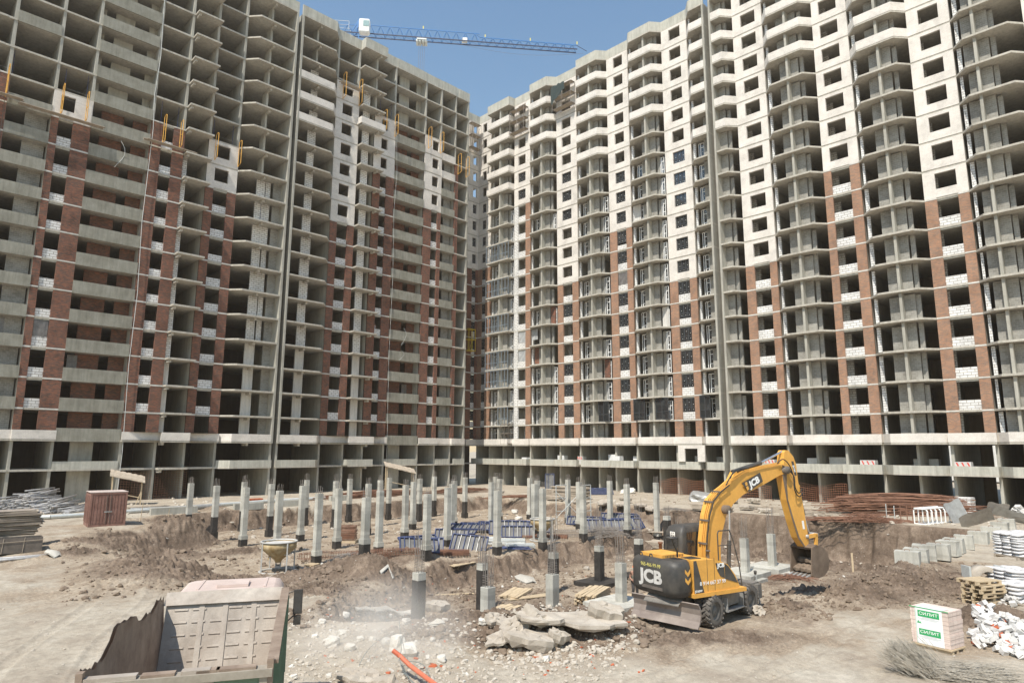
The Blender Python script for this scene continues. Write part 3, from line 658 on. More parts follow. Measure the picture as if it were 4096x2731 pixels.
def polar_ground():
    ang = np.concatenate([np.linspace(-43, 43, 1080), np.linspace(44.5, 315.5, 130)])
    rad = np.concatenate([np.linspace(.6, 6.5, 10), np.exp(np.linspace(math.log(7), math.log(86), 900)), np.exp(np.linspace(math.log(88), math.log(2500), 36))])
    na, nr = len(ang), len(rad)
    A, Rr = np.meshgrid(np.radians(ang), rad)
    rr, dd = Rr * np.sin(A), Rr * np.cos(A)
    X = RA.x * rr + DA.x * dd; Y = RA.y * rr + DA.y * dd
    Z = HT(X, Y) ; S = soilmask(X, Y)
    gr_ = np.abs(np.gradient(Z, axis=0)) / np.gradient(rad)[:, None] + np.abs(np.gradient(Z, axis=1)) / (Rr * .0014 + 1e-6)
    k_ = np.ones(9) / 9
    for q_ in range(2): gr_ = np.apply_along_axis(lambda v: np.convolve(v, k_, 'same'), q_, gr_)
    S = np.clip(S + ss(gr_, .4, 1.1) * .75 * (S > .04), 0, 1)
    far = ss(Rr, 95, 140); Z = Z * (1 - far) - .3 * far
    under = (X > XR - 1.5) | (Y > YL - 1.5)
    Z = np.where(under, np.minimum(Z, -.02), Z)
    P = np.stack([X, Y, Z], -1).reshape(-1, 3).astype(np.float32)
    P = np.concatenate([P, [[0, 0, -.45]]]).astype(np.float32)
    i, j = np.meshgrid(np.arange(nr - 1), np.arange(na), indexing='ij'); j2 = (j + 1) % na
    Q = np.stack([i * na + j, (i + 1) * na + j, (i + 1) * na + j2, i * na + j2], -1).reshape(-1, 4)[:, ::-1]
    T = np.stack([np.full(na, nr * na), np.arange(na), (np.arange(na) + 1) % na], -1)[:, ::-1]
    me = bpy.data.meshes.new('ground'); nq, ntri = len(Q), len(T)
    me.vertices.add(len(P)); me.vertices.foreach_set('co', P.ravel())
    me.loops.add(nq * 4 + ntri * 3); me.loops.foreach_set('vertex_index', np.concatenate([Q.ravel(), T.ravel()]).astype(np.int32))
    me.polygons.add(nq + ntri)
    me.polygons.foreach_set('loop_start', np.concatenate([np.arange(nq) * 4, nq * 4 + np.arange(ntri) * 3]).astype(np.int32))
    me.polygons.foreach_set('use_smooth', np.ones(nq + ntri, bool))
    me.update(calc_edges=True)
    at_ = me.attributes.new('soil', 'FLOAT', 'POINT'); at_.data.foreach_set('value', np.concatenate([S.ravel(), [0]]).astype(np.float32))
    o = bpy.data.objects.new('ground', me); COL.objects.link(o); o['kind'] = 'structure'; return o
def ground_mat():
    m, nt, b = newmat('site ground', .95, .15); P = geo(nt)
    att = node(nt, 'ShaderNodeAttribute', attribute_name='soil').outputs['Fac']
    n1 = ramp(nt, noise(nt, P, .45, 6, .65, .4), [(.32, (.33, .275, .215)), (.5, (.42, .365, .29)), (.68, (.50, .45, .37))])
    n2 = ramp(nt, noise(nt, P, 3.5, 6, .75), [(.35, .78), (.55, 1.0), (.75, 1.12)])
    sand = mixc(nt, 1, n1, n2, 'MULTIPLY')
    s1 = ramp(nt, noise(nt, P, .8, 6, .7, .6), [(.3, (.095, .070, .052)), (.48, (.165, .122, .090)), (.66, (.26, .20, .15))])
    s2 = ramp(nt, noise(nt, P, 9, 5, .8), [(.35, .7), (.6, 1.15)])
    soil = mixc(nt, 1, s1, s2, 'MULTIPLY')
    peb = node(nt, 'ShaderNodeTexVoronoi', i_Scale=9.0, i_Randomness=1.0); nt.links.new(P, peb.inputs['Vector'])
    pr = ramp(nt, peb.outputs['Distance'], [(.10, 1), (.17, 0)]); pk = ramp(nt, noise(nt, P, 1.1, 3, .6), [(.5, 0), (.62, .75)])
    pm = node(nt, 'ShaderNodeMath', operation='MULTIPLY'); nt.links.new(pr, pm.inputs[0]); nt.links.new(pk, pm.inputs[1])
    an = node(nt, 'ShaderNodeMath', operation='ADD', use_clamp=True); nt.links.new(att, an.inputs[0])
    nn = node(nt, 'ShaderNodeMath', operation='MULTIPLY_ADD', i_1=.55, i_2=-.275); nt.links.new(noise(nt, P, 2.0, 5, .75), nn.inputs[0]); nt.links.new(nn.outputs[0], an.inputs[1])
    tan = mixc(nt, 1, ramp(nt, noise(nt, P, .7, 6, .7, .5), [(.3, (.235, .18, .13)), (.5, (.34, .275, .205)), (.7, (.44, .375, .295))]), s2, 'MULTIPLY')
    c = mixc(nt, ramp(nt, an.outputs[0], [(.10, 0), (.38, 1)]), sand, tan); c = mixc(nt, ramp(nt, an.outputs[0], [(.50, 0), (.95, 1)]), c, soil); c = mixc(nt, pm.outputs[0], c, (.52, .49, .44))
    nt.links.new(c, b.inputs['Base Color'])
    spk = node(nt, 'ShaderNodeTexVoronoi', i_Scale=26.0); nt.links.new(P, spk.inputs['Vector']); c = mixc(nt, 1.0, c, ramp(nt, spk.outputs['Distance'], [(.08, .72), (.22, 1.0)]), 'MULTIPLY')
    c = mixc(nt, 1.0, c, ramp(nt, noise(nt, P, 45, 3, .8), [(.35, .86), (.65, 1.1)]), 'MULTIPLY'); nt.links.new(c, b.inputs['Base Color'])
    h = node(nt, 'ShaderNodeMath', operation='ADD'); nt.links.new(noise(nt, P, 7, 6, .75), h.inputs[0]); nt.links.new(noise(nt, P, 30, 3, .7), h.inputs[1])
    bump(nt, b, h.outputs[0], .55, .06); return m
GRD = polar_ground(); GRD.data.materials.append(ground_mat())
def hz(x, y): return float(HT(np.array([x]), np.array([y]))[0])
def gp(x, y, z0=-.5):      # where the view through a photo pixel meets the ground
    z = z0
    for _ in range(14):
        p = at(x, y, z); z = .5 * z + .5 * hz(p.x, p.y)
    p = at(x, y, z); p.z = hz(p.x, p.y); return p
# loose clods and stones, far too many to count
ICO = None
def ico():
    t = (1 + 5 ** .5) / 2
    v = np.array([(-1, t, 0), (1, t, 0), (-1, -t, 0), (1, -t, 0), (0, -1, t), (0, 1, t), (0, -1, -t), (0, 1, -t), (t, 0, -1), (t, 0, 1), (-t, 0, -1), (-t, 0, 1)], float) / 1.9
    f = np.array([(0, 11, 5), (0, 5, 1), (0, 1, 7), (0, 7, 10), (0, 10, 11), (1, 5, 9), (5, 11, 4), (11, 10, 2), (10, 7, 6), (7, 1, 8), (3, 9, 4), (3, 4, 2), (3, 2, 6), (3, 6, 8), (3, 8, 9), (4, 9, 5), (2, 4, 11), (6, 2, 10), (8, 6, 7), (9, 8, 1)])
    return v, f
def scatter(name, label, pts, size, mat, rs, squash=.7, box=False):
    v, f = ico()
    if box:
        v = np.array([(-1, -1, -1), (1, -1, -1), (1, 1, -1), (-1, 1, -1), (-1, -1, 1), (1, -1, 1), (1, 1, 1), (-1, 1, 1)], float) * .5 * np.array([1.5, .8, .7])
        f = np.array([(0, 2, 1), (0, 3, 2), (4, 5, 6), (4, 6, 7), (0, 1, 5), (0, 5, 4), (1, 2, 6), (1, 6, 5), (2, 3, 7), (2, 7, 6), (3, 0, 4), (3, 4, 7)])
    n = len(pts); nv = len(v)
    V = v[None] * (1 + rs.uniform(-.28, .28, (n, nv, 1))) * np.array([1, 1, squash]) * rs.uniform(.8, 1.25, (n, 1, 3))
    q = rs.uniform(0, 2 * np.pi, n); c, s = np.cos(q)[:, None], np.sin(q)[:, None]; tl = rs.uniform(-.6, .6, n)[:, None]
    x, y, z = V[..., 0], V[..., 1], V[..., 2]; x, z = x * np.cos(tl) + z * np.sin(tl), -x * np.sin(tl) + z * np.cos(tl)
    V = np.stack([x * c - y * s, x * s + y * c, z], -1) * size[:, None, None] + pts[:, None, :]
    Fc = (f[None] + (np.arange(n) * nv)[:, None, None]).reshape(-1, 3)
    me = bpy.data.meshes.new(name); me.from_pydata(V.reshape(-1, 3).tolist(), [], Fc.tolist()); me.materials.append(mat)
    o = bpy.data.objects.new(name, me); COL.objects.link(o); return tag(o, label, name.replace('_', ' '), kind='stuff')
# ---------------------------------------------------------------- cast columns in the pit
ORD = ['', 'first', 'second', 'third', 'fourth', 'fifth', 'sixth', 'seventh', 'eighth', 'ninth', 'tenth', 'eleventh', 'twelfth', 'thirteenth', 'fourteenth', 'fifteenth', 'sixteenth', 'seventeenth', 'eighteenth', 'nineteenth', 'twentieth']
def ordi(n):
    if n <= 20: return ORD[n]
    return {2: 'twenty-', 3: 'thirty-', 4: 'forty-'}[n // 10] + ORD[n % 10] if n % 10 else {3: 'thirtieth', 4: 'fortieth'}[n // 10]
ZT = 2.54
tall = [(765, 1932, 'b'), (868, 1942, 'b'), (979, 1927, 'b'), (986, 1949, 'c'), (1088, 1935, 'b'), (1120, 1962, 'c'), (1212, 1942, 'c'), (1228, 1919, 'b'), (1278, 1973, 'c'), (1345, 1924, 'b'), (1357, 1953, 'c'), (1401, 1914, 'b'),
        (1475, 1934, 'b'), (1466, 1989, 'c'), (1522, 1920, 'c'), (1522, 1962, 'c'), (1558, 1910, 'b'), (1624, 1940, 'c'), (1655, 1927, 'c'), (1680, 1914, 'b'), (1711, 1975, 'c'), (1738, 1905, 'b'), (1792, 1950, 'c'), (1809, 1935, 'c'), (1818, 1922, 'c'), (1861, 1909, 'b'),
        (1966, 1928, 'c'), (1982, 1906, 'c'), (1998, 1915, 'c'), (1990, 1962, 'c'), (2119, 1911, 'c'), (2137, 1935, 'c'), (2149, 1921, 'c'), (2170, 1953, 'c'), (2271, 1917, 'c'), (2315, 1927, 'c'), (2331, 1944, 'c'), (2438, 1923, 'c'), (2506, 1936, 'c'), (2623, 1930, 'c')]
tall.sort()
def chamf(mb, h, z0, z1, c=.02):
    mb.prism([(-h, -h + c), (-h + c, -h), (h - c, -h), (h, -h + c), (h, h - c), (h - c, h), (-h + c, h), (-h, h - c)], z0, z1)
for n, (x, y, ty) in enumerate(tall):
    p = at(x, y, ZT); g = hz(p.x, p.y)
    near = p.x * .7041 + p.y * .7101 < 60
    col = thing('concrete_column', '%s cast column of the pit counting from the left, %s, rebar sticking out on top' % (ordi(n + 1), 'black tarred foot' if ty == 'b' else 'grey shaft on a collar'), 'column', (p.x, p.y, g), group='cast columns standing in the pit')
    H = ZT - g; b = .2
    if ty == 'b':
        m = MB(); chamf(m, b, 1.65, H); m.build('shaft', COLM, col)
        m = MB(); chamf(m, b + .006, .55, 1.65); chamf(m, b + .06, -.3, .55); m.build('tarred_base', TAR, col)
    else:
        m = MB(); chamf(m, b, .8, H); m.build('shaft', COLM, col)
        m = MB(); chamf(m, b + .06, .5, .8); m.build('collar', COLM, col)
        m = MB(); chamf(m, b + .05, -.3, .5); m.build('tarred_base', TAR, col)
    hb = rnd.uniform(.42, .62)
    for i, (dx, dy) in enumerate([(-.13, -.13), (.13, -.13), (.13, .13), (-.13, .13), (0, -.14), (0, .14)]):
        m = MB(); jx, jy = rnd.uniform(-.03, .03), rnd.uniform(-.03, .03)
        m.tube((dx, dy, H - .02), (dx + jx, dy + jy, H + hb + rnd.uniform(-.05, .05)), .013, 5); m.build('starter_bar', GRB, col)
    if n % 2 == 0:
        m = MB(); m.path([(-.15, -.15, H + .12), (.15, -.15, H + .12), (.15, .15, H + .12), (-.15, .15, H + .12), (-.15, -.15, H + .12)], .01, 4); m.build('stirrup', GRB, col)
# short columns of the deep pit with tall rebar cages
short = [(1677, 2288, 31.5, 't', 1.9, 0), (1930, 2252, 36.4, 't', 2.2, 0), (1952, 2346, 28.7, 'p', 1.7, 0), (2214, 2209, 40.9, 't', 2.4, 0), (2209, 2295, 32.1, 'p', 1.7, 0), (2396, 2182, 43.1, 't', 2.7, 'tar'),
         (2482, 2249, 36.4, 'p', 1.9, 'con'), (2554, 2155, 45.4, 't', 2.7, 'tar'), (2976, 2152, 45.4, 'p', 1.5, 'con'), (3083, 2134, 47.5, 'p', 2.0, 'con'), (2667, 2062, 54, 't', .8, 0), (2715, 2150, 50, 'p', 1.6, 0), (2840, 2125, 53, 'p', 1.8, 0)]
for n, (x, y, d, ty, rh, ft) in enumerate(short):
    rr = ray(x, y); k = d / (rr.x * DA.x + rr.y * DA.y); zt = CAMZ + rr.z * k; px_, py_ = rr.x * k, rr.y * k
    g = hz(px_, py_)
    name = {0: 'standing straight in the soil', 'tar': 'on a black tarred footing', 'con': 'on a wide pale footing'}[ft]
    col = thing('concrete_column', '%s short column of the deep pit from the left, with a tall rebar cage, %s' % (ordi(n + 1), name), 'column', (px_, py_, g), group='short columns with tall rebar cages')
    H = zt - g; b = .23
    fh = .55 if ft == 'con' else .3 if ft else 0
    if ft:
        s = 1.45 if ft == 'con' else 1.25
        fz = g - .08
        fo = MB(); fo.box(-s, s, -s * .85, s * .85, 0, fh)
        if ft == 'con': fo.box(-s - .0, s * .1, -s * .85 - .35, -s * .85, 0, fh * .55)
        f = fo.build('footing', COLM if ft == 'con' else TAR); f.location = (px_, py_, fz)
        tag(f, 'wide %s footing slab under the %s short column of the deep pit' % ('pale concrete' if ft == 'con' else 'black tarred', ordi(n + 1)), 'footing', 'footing slabs in the deep pit')
    if ty == 't':
        m = MB(); chamf(m, b, H - .32, H); m.build('shaft', COLM, col)
        m = MB(); chamf(m, b + .005, -.5 if not ft else fh - .085, H - .32); m.build('tarred_base', TAR, col)
    else:
        m = MB(); chamf(m, b, -.6 if not ft else fh - .085, H); m.build('shaft', COLM, col)
    for dx, dy in [(-.15, -.15), (.15, -.15), (.15, .15), (-.15, .15), (0, -.16), (0, .16), (.16, 0), (-.16, 0)]:
        m = MB(); h = rh * rnd.uniform(.75, 1.0); q0 = (dx, dy, H - .02); q1 = (dx + rnd.uniform(-.06, .06), dy + rnd.uniform(-.06, .06), H + h)
        m.tube(q0, q1, .013, 5); m.build('starter_bar', GRB, col)
    z = H + .08
    while z < H + (.75 if ty == 't' else .5):
        m = MB(); a = .165; zz = z + rnd.uniform(-.02, .02); m.path([(-a, -a, zz), (a, -a, zz + .02), (a, a, zz), (-a, a, zz - .01), (-a, -a, zz)], .008, 4); m.build('stirrup', GRB, col); z += .13 if ty == 't' else .1
# ---------------------------------------------------------------- row of concrete blocks on the pit edge
blk = [(3634, 2255, .15), (3668, 2242, .1), (3700, 2226, .2), (3758, 2222, .05), (3795, 2206, -.1), (3818, 2194, .0), (3858, 2180, .1), (3918, 2162, .0), (3968, 2142, .1), (4002, 2122, -.05), (4030, 2106, .1)]
for n, (x, y, a) in enumerate(blk):
    p = at(x, y + 10, 0); p.z = .0; L, wd, h = (rnd.uniform(.9, 1.05), .66, .74)
    m = MB(); c = .03
    m.box(-wd / 2, wd / 2, -L / 2, L / 2, 0, h)
    v = m.v; m.v = [(q[0] + rnd.uniform(-.03, .03), q[1] + rnd.uniform(-.04, .04), q[2] + rnd.uniform(-.02, .03) * (q[2] > .1)) for q in v]
    t = thing('concrete_block', '%s pale concrete block from the near end of the row on the pit edge' % ordi(n + 1), 'concrete block', (p.x, p.y, p.z - .04), a, 'concrete blocks along the right pit edge')
    m.build('block', COLM, t); m = MB(); m.path([(-.02, -.12, h - .01), (-.02, -.09, h + .08), (-.02, .09, h + .08), (-.02, .12, h - .01)], .012, 4); m.build('lifting_loop', RUST, t)
# ---------------------------------------------------------------- loose board / stack builders
def board(L, wd, th, mat, name, loc, rz, label, cat, group=None, tilt=(0, 0)):
    m = MB(); m.box(-L / 2, L / 2, -wd / 2, wd / 2, 0, th)
    m.v = [(q[0], q[1], q[2] + .012 * math.sin(q[0] * 2 + loc[0])) for q in m.v]
    o = m.build(name, mat, origin=(0, 0, 0)); o.location = loc; o.rotation_euler = (tilt[0], tilt[1], rz); return tag(o, label, cat, group)
def plank_stack(px_, py_, z0, L, wd, nlay, per, rz, mat, where, th=.045, gap=.02, jit=.12, cat='plank', name='wooden_plank', half=None):
    p = gp(px_, py_, z0); 
    for l in range(nlay):
        for i in range(per):
            o = (i - (per - 1) / 2) * (wd + gap); a = rz + rnd.uniform(-.03, .03)
            jx = rnd.uniform(-jit, jit)
            x = p.x + math.cos(rz) * jx - math.sin(rz) * o; y = p.y + math.sin(rz) * jx + math.cos(rz) * o
            board(L * rnd.uniform(.85, 1.05), wd * rnd.uniform(.8, 1.1), th, mat, name, (x, y, p.z + .02 + l * (th + .012)), a, where, cat, where)
A0 = AL - math.pi / 2
plank_stack(2372, 2408, -2.9, 2.9, .17, 11, 6, .35, WOOD, 'rough board in the neat timber stack between two short columns')
plank_stack(2500, 2385, -2.9, 3.6, .15, 2, 4, -.75, WOOD, 'long board fanned out beside the timber stack near the worker')
plank_stack(2445, 2425, -2.9, 2.2, .15, 2, 2, -.7, WOOD, 'short board lying in front of the timber stack')
plank_stack(2065, 2378, -2.9, 2.6, .22, 3, 5, .45, WOOD, 'board in the strapped bundle on dark soil behind the near column')
plank_stack(2110, 2390, -2.9, 2.8, .16, 1, 3, -.25, WOOD, 'loose board sliding off the strapped bundle')
plank_stack(2000, 2462, -1.2, 2.6, .24, 5, 4, .30, WOOD, 'board stacked at the foot of the nearest short column')
plank_stack(1812, 2378, -2.0, 2.5, .14, 1, 1, -.55, WOOD, 'single pale plank lying across the brown slope left of the columns')
plank_stack(2650, 2075 + 30, 0, 5.0, .55, 6, 3, -.1 + 1.57, GWOOD, 'dark board in the long low stack on the road below the right wing', th=.1, gap=.03)
plank_stack(2210, 2008, 0, 3.5, .4, 5, 3, 1.5, GWOOD, 'formwork board in the low pile left of the tall board stack', th=.07)
plank_stack(2285, 1995, 0, 4.2, .9, 14, 2, 1.6, GWOOD, 'board in the tall weathered stack under the right wing', th=.085)
plank_stack(2215, 1985, 0, 3.2, .5, 8, 2, 1.4, GWOOD, 'board in the blue edged stack behind the pit columns', th=.09)
plank_stack(2850, 2078, 0, 3.6, .45, 5, 3, 1.7, GWOOD, 'short dark board stacked behind the excavator boom', th=.1)
plank_stack(585, 2030, 0, 3.4, .2, 3, 5, .05, GWOOD, 'flat board beside the grey pipe on the left road')
plank_stack(1850, 2250, -1.7, 2.2, .3, 1, 2, .2, WOOD, 'scrap board lying in front of the blue formwork')
plank_stack(1250, 2262, -1.7, .8, .12, 2, 5, .5, WOOD, 'short offcut scattered behind the yellow concrete hopper')
plank_stack(815, 2130, -1.6, 1.0, .14, 1, 2, -.4, WOOD, 'offcut on the dirt between the two left columns')
plank_stack(2600, 2130, -2.0, 4.2, .2, 1, 3, -.95, GWOOD, 'long plank leaning on the bank left of the black cab')
for k, (x, y, L, a) in enumerate([(3170, 2040, 6, 1.35), (3140, 2055, 5, 1.25), (3220, 2050, 5.5, 1.1), (3260, 2062, 4, 1.0), (3090, 2040, 6, 1.5), (3190, 2068, 4.5, 1.2), (3235, 2075, 3.6, .9)]):
    p = gp(x, y, 0)
    for j in range(4): board(L * rnd.uniform(.7, 1), .14, .06, GWOOD, 'wooden_plank', (p.x + rnd.uniform(-.6, .6), p.y + rnd.uniform(-.6, .6), p.z + .03 + .07 * j), a + rnd.uniform(-.15, .15), 'long pale beam in the tangle of timber behind the excavator stick', 'plank', 'long pale beam in the tangle of timber behind the excavator stick', (0, rnd.uniform(-.03, .03)))
# dirty plywood stack on the left edge with a dark formwork box below it
p = gp(60, 2205, -.3)
for l in range(26):
    board(2.7 * rnd.uniform(.9, 1.12), 1.5 * rnd.uniform(.85, 1.1), .032, PLY if l % 3 else GWOOD, 'plywood_sheet', (p.x + rnd.uniform(-.12, .12) - .3, p.y + rnd.uniform(-.12, .12) + 1.2, p.z + .75 + l * .052), rnd.uniform(-.13, .13) - .1, 'dirty plywood sheet in the ragged stack at the left edge', 'plywood', 'dirty plywood sheet in the ragged stack at the left edge')
t = thing('formwork_box', 'dark brown formwork box in front of the ragged plywood stack', 'formwork', (p.x - .25, p.y - .2, p.z), -.1)
m = MB(); m.box(-1.35, 1.35, -.5, -.46, 0, .75); m.box(-1.35, 1.35, .46, .5, 0, .75); m.box(-1.35, -1.31, -.46, .46, 0, .75); m.box(1.31, 1.35, -.46, .46, 0, .75); m.box(-1.31, 1.31, -.46, .46, 0, .03); m.build('shell', DST, t)
for x in (-.4, .5): m = MB(); m.tube((x, -.52, 0), (x + .06, -.52, .8), .012, 5); m.build('tie_wire', GWOOD, t)
m = MB(); m.tube((-1.4, -.53, .55), (1.4, -.53, .62), .012, 5); m.build('tie_wire', GWOOD, t)
t = thing('pallet_base', 'crooked support under the ragged plywood stack', 'support', (p.x - .3, p.y + 1.2, p.z), -.1)
for x in (-1.1, 0, 1.1): m = MB(); m.box(x - .1, x + .1, -.6, .6, 0, .745); m.build('bearer', GWOOD, t)
# ---------------------------------------------------------------- scaffold tube heaps
TB = weathered('painted tube', (.42, .40, .38), (.16, .17, .22), (.62, .60, .55), .5, sc1=2.0, streak=False, spec=.5, local=True)
TM = []
for i in range(4):
    m = MB(); L = 3.0 + .3 * i; n_ = 10; r0, r1 = .06, .042
    for (ra_, rb_, za, zb) in ((r0, r0, -L / 2, L / 2),): m.lathe([(r1, za), (r0, za), (r0, zb), (r1, zb), (r1, za)], n_, axis='y')
    o = m.build('scaffold_tube', TB, origin=(0, 0, 0)); TM.append(o)
first = [True] * 4
def tube_heap(x, y, wdt, hgt, rz, cnt, lab):
    rz = A0 + rz
    p = gp(x, y, 0)
    for i in range(cnt):
        u = rnd.uniform(-1, 1); h = rnd.random() * (1 - abs(u)) * hgt
        e_ = rnd.uniform(-.35, .35); q = (p.x + u * wdt * math.cos(rz) - e_ * math.sin(rz), p.y + u * wdt * math.sin(rz) + e_ * math.cos(rz), p.z + .05 + h)
        k = i % 4; o = TM[k] if first[k] else TM[k].copy()
        if not first[k]: COL.objects.link(o)
        first[k] = False; o.location = q; o.rotation_euler = (rnd.uniform(-.05, .12), 0, rz + rnd.uniform(-.12, .12))
        tag(o, lab, 'tube', lab)
tube_heap(35, 2052, 1.7, 1.5, .15, 95, 'scaffold tube in the leftmost heap of tubes before the left wing')
tube_heap(140, 2048, 2.0, 2.1, -.1, 125, 'scaffold tube in the tallest heap of tubes left of the container')
tube_heap(245, 2046, 1.5, 1.1, .05, 70, 'scaffold tube in the low heap nearest the red container')
for k, (x, y, a) in enumerate([(75, 2232, -.2), (60, 2238, -.15), (110, 2230, -.25)]):
    p = gp(x, y, -.3); o = TM[k].copy(); COL.objects.link(o); o.location = (p.x, p.y, p.z + .06); o.rotation_euler = (0, 0, a + 1.57 + .1); tag(o, 'loose tube lying in front of the dark formwork box', 'tube', 'loose tubes before the formwork box')
# ---------------------------------------------------------------- red container
CR = weathered('faded red paint', (.23, .11, .085), (.13, .065, .05), (.36, .22, .18), .75, sc1=1.6, local=True, amt=.6)
p = gp(350, 2108, 0); p2 = gp(482, 2100, 0)
cy = math.atan2((p2 - p).y, (p2 - p).x)
t = thing('storage_container', 'small rusty red storage container with double doors on the dirt road', 'container', (p.x, p.y, p.z), cy)
W_, D_, H_ = 2.25, 2.4, 2.3
m = MB(); m.box(0, W_, .05, D_, .16, H_ - .08)
for i in range(12):
    y = .15 + i * .19; m.box(-.035, 0, y, y + .09, .25, H_ - .2); m.box(W_, W_ + .035, y, y + .09, .25, H_ - .2)
m.build('shell', CR, t)
m = MB()
for x in (0, W_ - .12): 
    for y in (-.03, D_ - .1): m.box(x, x + .12, y, y + .13, 0, H_)
m.box(.12, W_ - .12, -.03, .06, 0, .15); m.box(.12, W_ - .12, -.03, .06, H_ - .12, H_); m.box(0, .1, .1, D_ - .1, 0, .16); m.box(W_ - .1, W_, .1, D_ - .1, 0, .16); m.build('frame', CR, t)
m = MB(); m.box(-.03, W_ + .03, -.04, D_ + .04, H_ + .003, H_ + .04); m.build('roof', weathered('pale sheet roof', (.50, .42, .38), (.36, .28, .25), (.6, .52, .47), sc1=1.5, local=True, streak=False), t)
for a, b_ in ((.13, W_ / 2 - .02), (W_ / 2 + .02, W_ - .13)):
    m = MB(); m.box(a, b_, .0, .045, .17, H_ - .13)
    for i in range(5): x = a + .06 + i * (b_ - a) / 5; m.box(x, x + .07, -.022, 0, .25, H_ - .22)
    d_ = m.build('door', CR, t); m = MB(); xx = b_ - .1 if a < 1 else a + .1
    m.tube((xx, -.05, .2), (xx, -.05, H_ - .2), .018, 6); m.build('lock_rod', DST, d_)
    m = MB(); m.box(xx - .12, xx + .12, -.08, -.04, .95, 1.02); m.build('handle', STL, d_)
# ---------------------------------------------------------------- timber shelters
def shelter(x, y, wid, dep, h0, h1, rz, lab):
    p = gp(x, y, 0); t = thing('timber_shelter', lab, 'shelter', (p.x, p.y, p.z), rz)
    m = MB(); m.prism([(-.25, -.3), (wid + .25, -.3), (wid + .25, dep + .3), (-.25, dep + .3)], 0, .06)
    m.v = [(q[0], q[1], q[2] + h0 + (h1 - h0) * q[0] / wid + .3 * q[1]) for q in m.v]; m.build('roof', GWOOD, t)
    for i in range(6):
        m = MB(); x0 = -.25 + i * (wid + .5) / 6; m.box(x0, x0 + .3, -.35 + rnd.uniform(-.1, .1), dep + .35, .062, .085); m.v = [(q[0], q[1], q[2] + h0 + (h1 - h0) * q[0] / wid + .3 * q[1]) for q in m.v]; m.build('roof_board', GWOOD, t)
    for a, b_ in ((0, 0), (wid, 0), (0, dep), (wid, dep)):
        m = MB(); m.bar((a, b_, 0), (a + rnd.uniform(-.05, .05), b_, h0 + (h1 - h0) * a / wid + .3 * b_), .1); m.build('post', WOOD, t)
    m = MB(); m.bar((0, 0, h0 * .45), (wid, 0, h1 * .3), .07); m.build('brace', WOOD, t)
    m = MB(); m.bar((wid - .4, -.02, 0), (wid, -.02, h1 * .6), .07); m.build('brace', WOOD, t)
shelter(440, 2022, 2.5, 1.2, 2.8, 2.2, -.25, 'rickety timber shelter with a sloping board roof behind the red container')
shelter(1545, 1972, 3.4, 1.2, 3.3, 2.5, -.45, 'rickety timber shelter standing by the far left columns of the pit')
# ---------------------------------------------------------------- pipe and kerb blocks along the left road
m = MB(); pts = [gp(x, y, 0) for x, y in ((-60, 2085), (200, 2076), (420, 2062), (650, 2042), (900, 2024), (1100, 2008), (1300, 1998))]
m.path([(q.x, q.y, .16) for q in pts], .16, 12); tag(m.build('pipe', GALV), 'long grey pipe lying along the road before the left wing', 'pipe')
m = MB(); pts = [gp(x, y, 0) for x, y in ((520, 2050), (760, 2040), (880, 2030))]
m.path([(q.x, q.y, .2) for q in pts], .2, 12); tag(m.build('pipe', STL), 'shorter thicker pipe section lying before the long grey pipe', 'pipe')
for n, (x, y, L) in enumerate([(695, 2054, 3.6), (993, 2036, 2.6), (1165, 2024, 3.0), (1360, 2002, 2.4)]):
    p = gp(x, y, 0); m = MB(); m.box(-L / 2, L / 2, -.25, .25, 0, .58); o = m.build('concrete_block', CON, origin=(0, 0, 0)); o.location = (p.x, p.y, p.z - .03); o.rotation_euler = (0, 0, rnd.uniform(-.08, .08) - .02)
    tag(o, '%s long concrete beam from the left on the edge of the left road' % ordi(n + 1), 'concrete beam', 'long concrete beams by the left road')
p = gp(1012, 2012, 0); m = MB()
for i in range(4):
    for j in range(3): m.box(i * .27, i * .27 + .25, j * .14, j * .14 + .12, 0, .09); m.box(i * .27, i * .27 + .25, j * .14, j * .14 + .12, .1, .19); m.box(i * .27 + .03, i * .27 + .28, j * .14, j * .14 + .12, .2, .29)
BRK = plain('orange brick', (.48, .13, .06), .9, .2); m.v = [(q[0] * 1.6, q[1] * 1.6, q[2] * 1.6) for q in m.v]
o = m.build('brick_stack', BRK); o.location = (p.x, p.y, p.z); tag(o, 'little stack of orange bricks by the left road', 'bricks', kind='stuff')
# ---------------------------------------------------------------- blue wall formwork panels
GPL = weathered('grey form face', (.15, .145, .14), (.07, .065, .06), (.26, .255, .245), .6, sc1=1.5, local=True, streak=False)
def form_panel(L, H, name_label, M, group='blue wall formwork units'):
    t = thing('wall_formwork', name_label, 'wall formwork', group=group); t.matrix_world = M
    m = MB(); m.box(0, L, .06, .078, 0, H); m.build('facing', GPL, t)
    m = MB(); c = .06
    for a, b_, z0, z1 in ((0, L, 0, c), (0, L, H - c, H), (0, c, c, H - c), (L - c, L, c, H - c)): m.box(a, b_, -.06, .058, z0, z1)
    m.build('frame', BLU, t)
    n = int(L / .32)
    for i in range(1, n): m = MB(); x = L * i / n; m.box(x - .022, x + .022, -.055, .056, c, H - c); m.build('rib', BLU if i % 2 else STL, t)
    return t
def place(px_, py_, z0, rz, pitch=0, roll=0, dz=0):
    p = gp(px_, py_, z0); return Matrix.Translation((p.x, p.y, p.z + dz)) @ Matrix.Rotation(rz, 4, 'Z') @ Matrix.Rotation(roll, 4, 'Y') @ Matrix.Rotation(pitch, 4, 'X')
A0 = AL - math.pi / 2          # heading of photo-right in the world
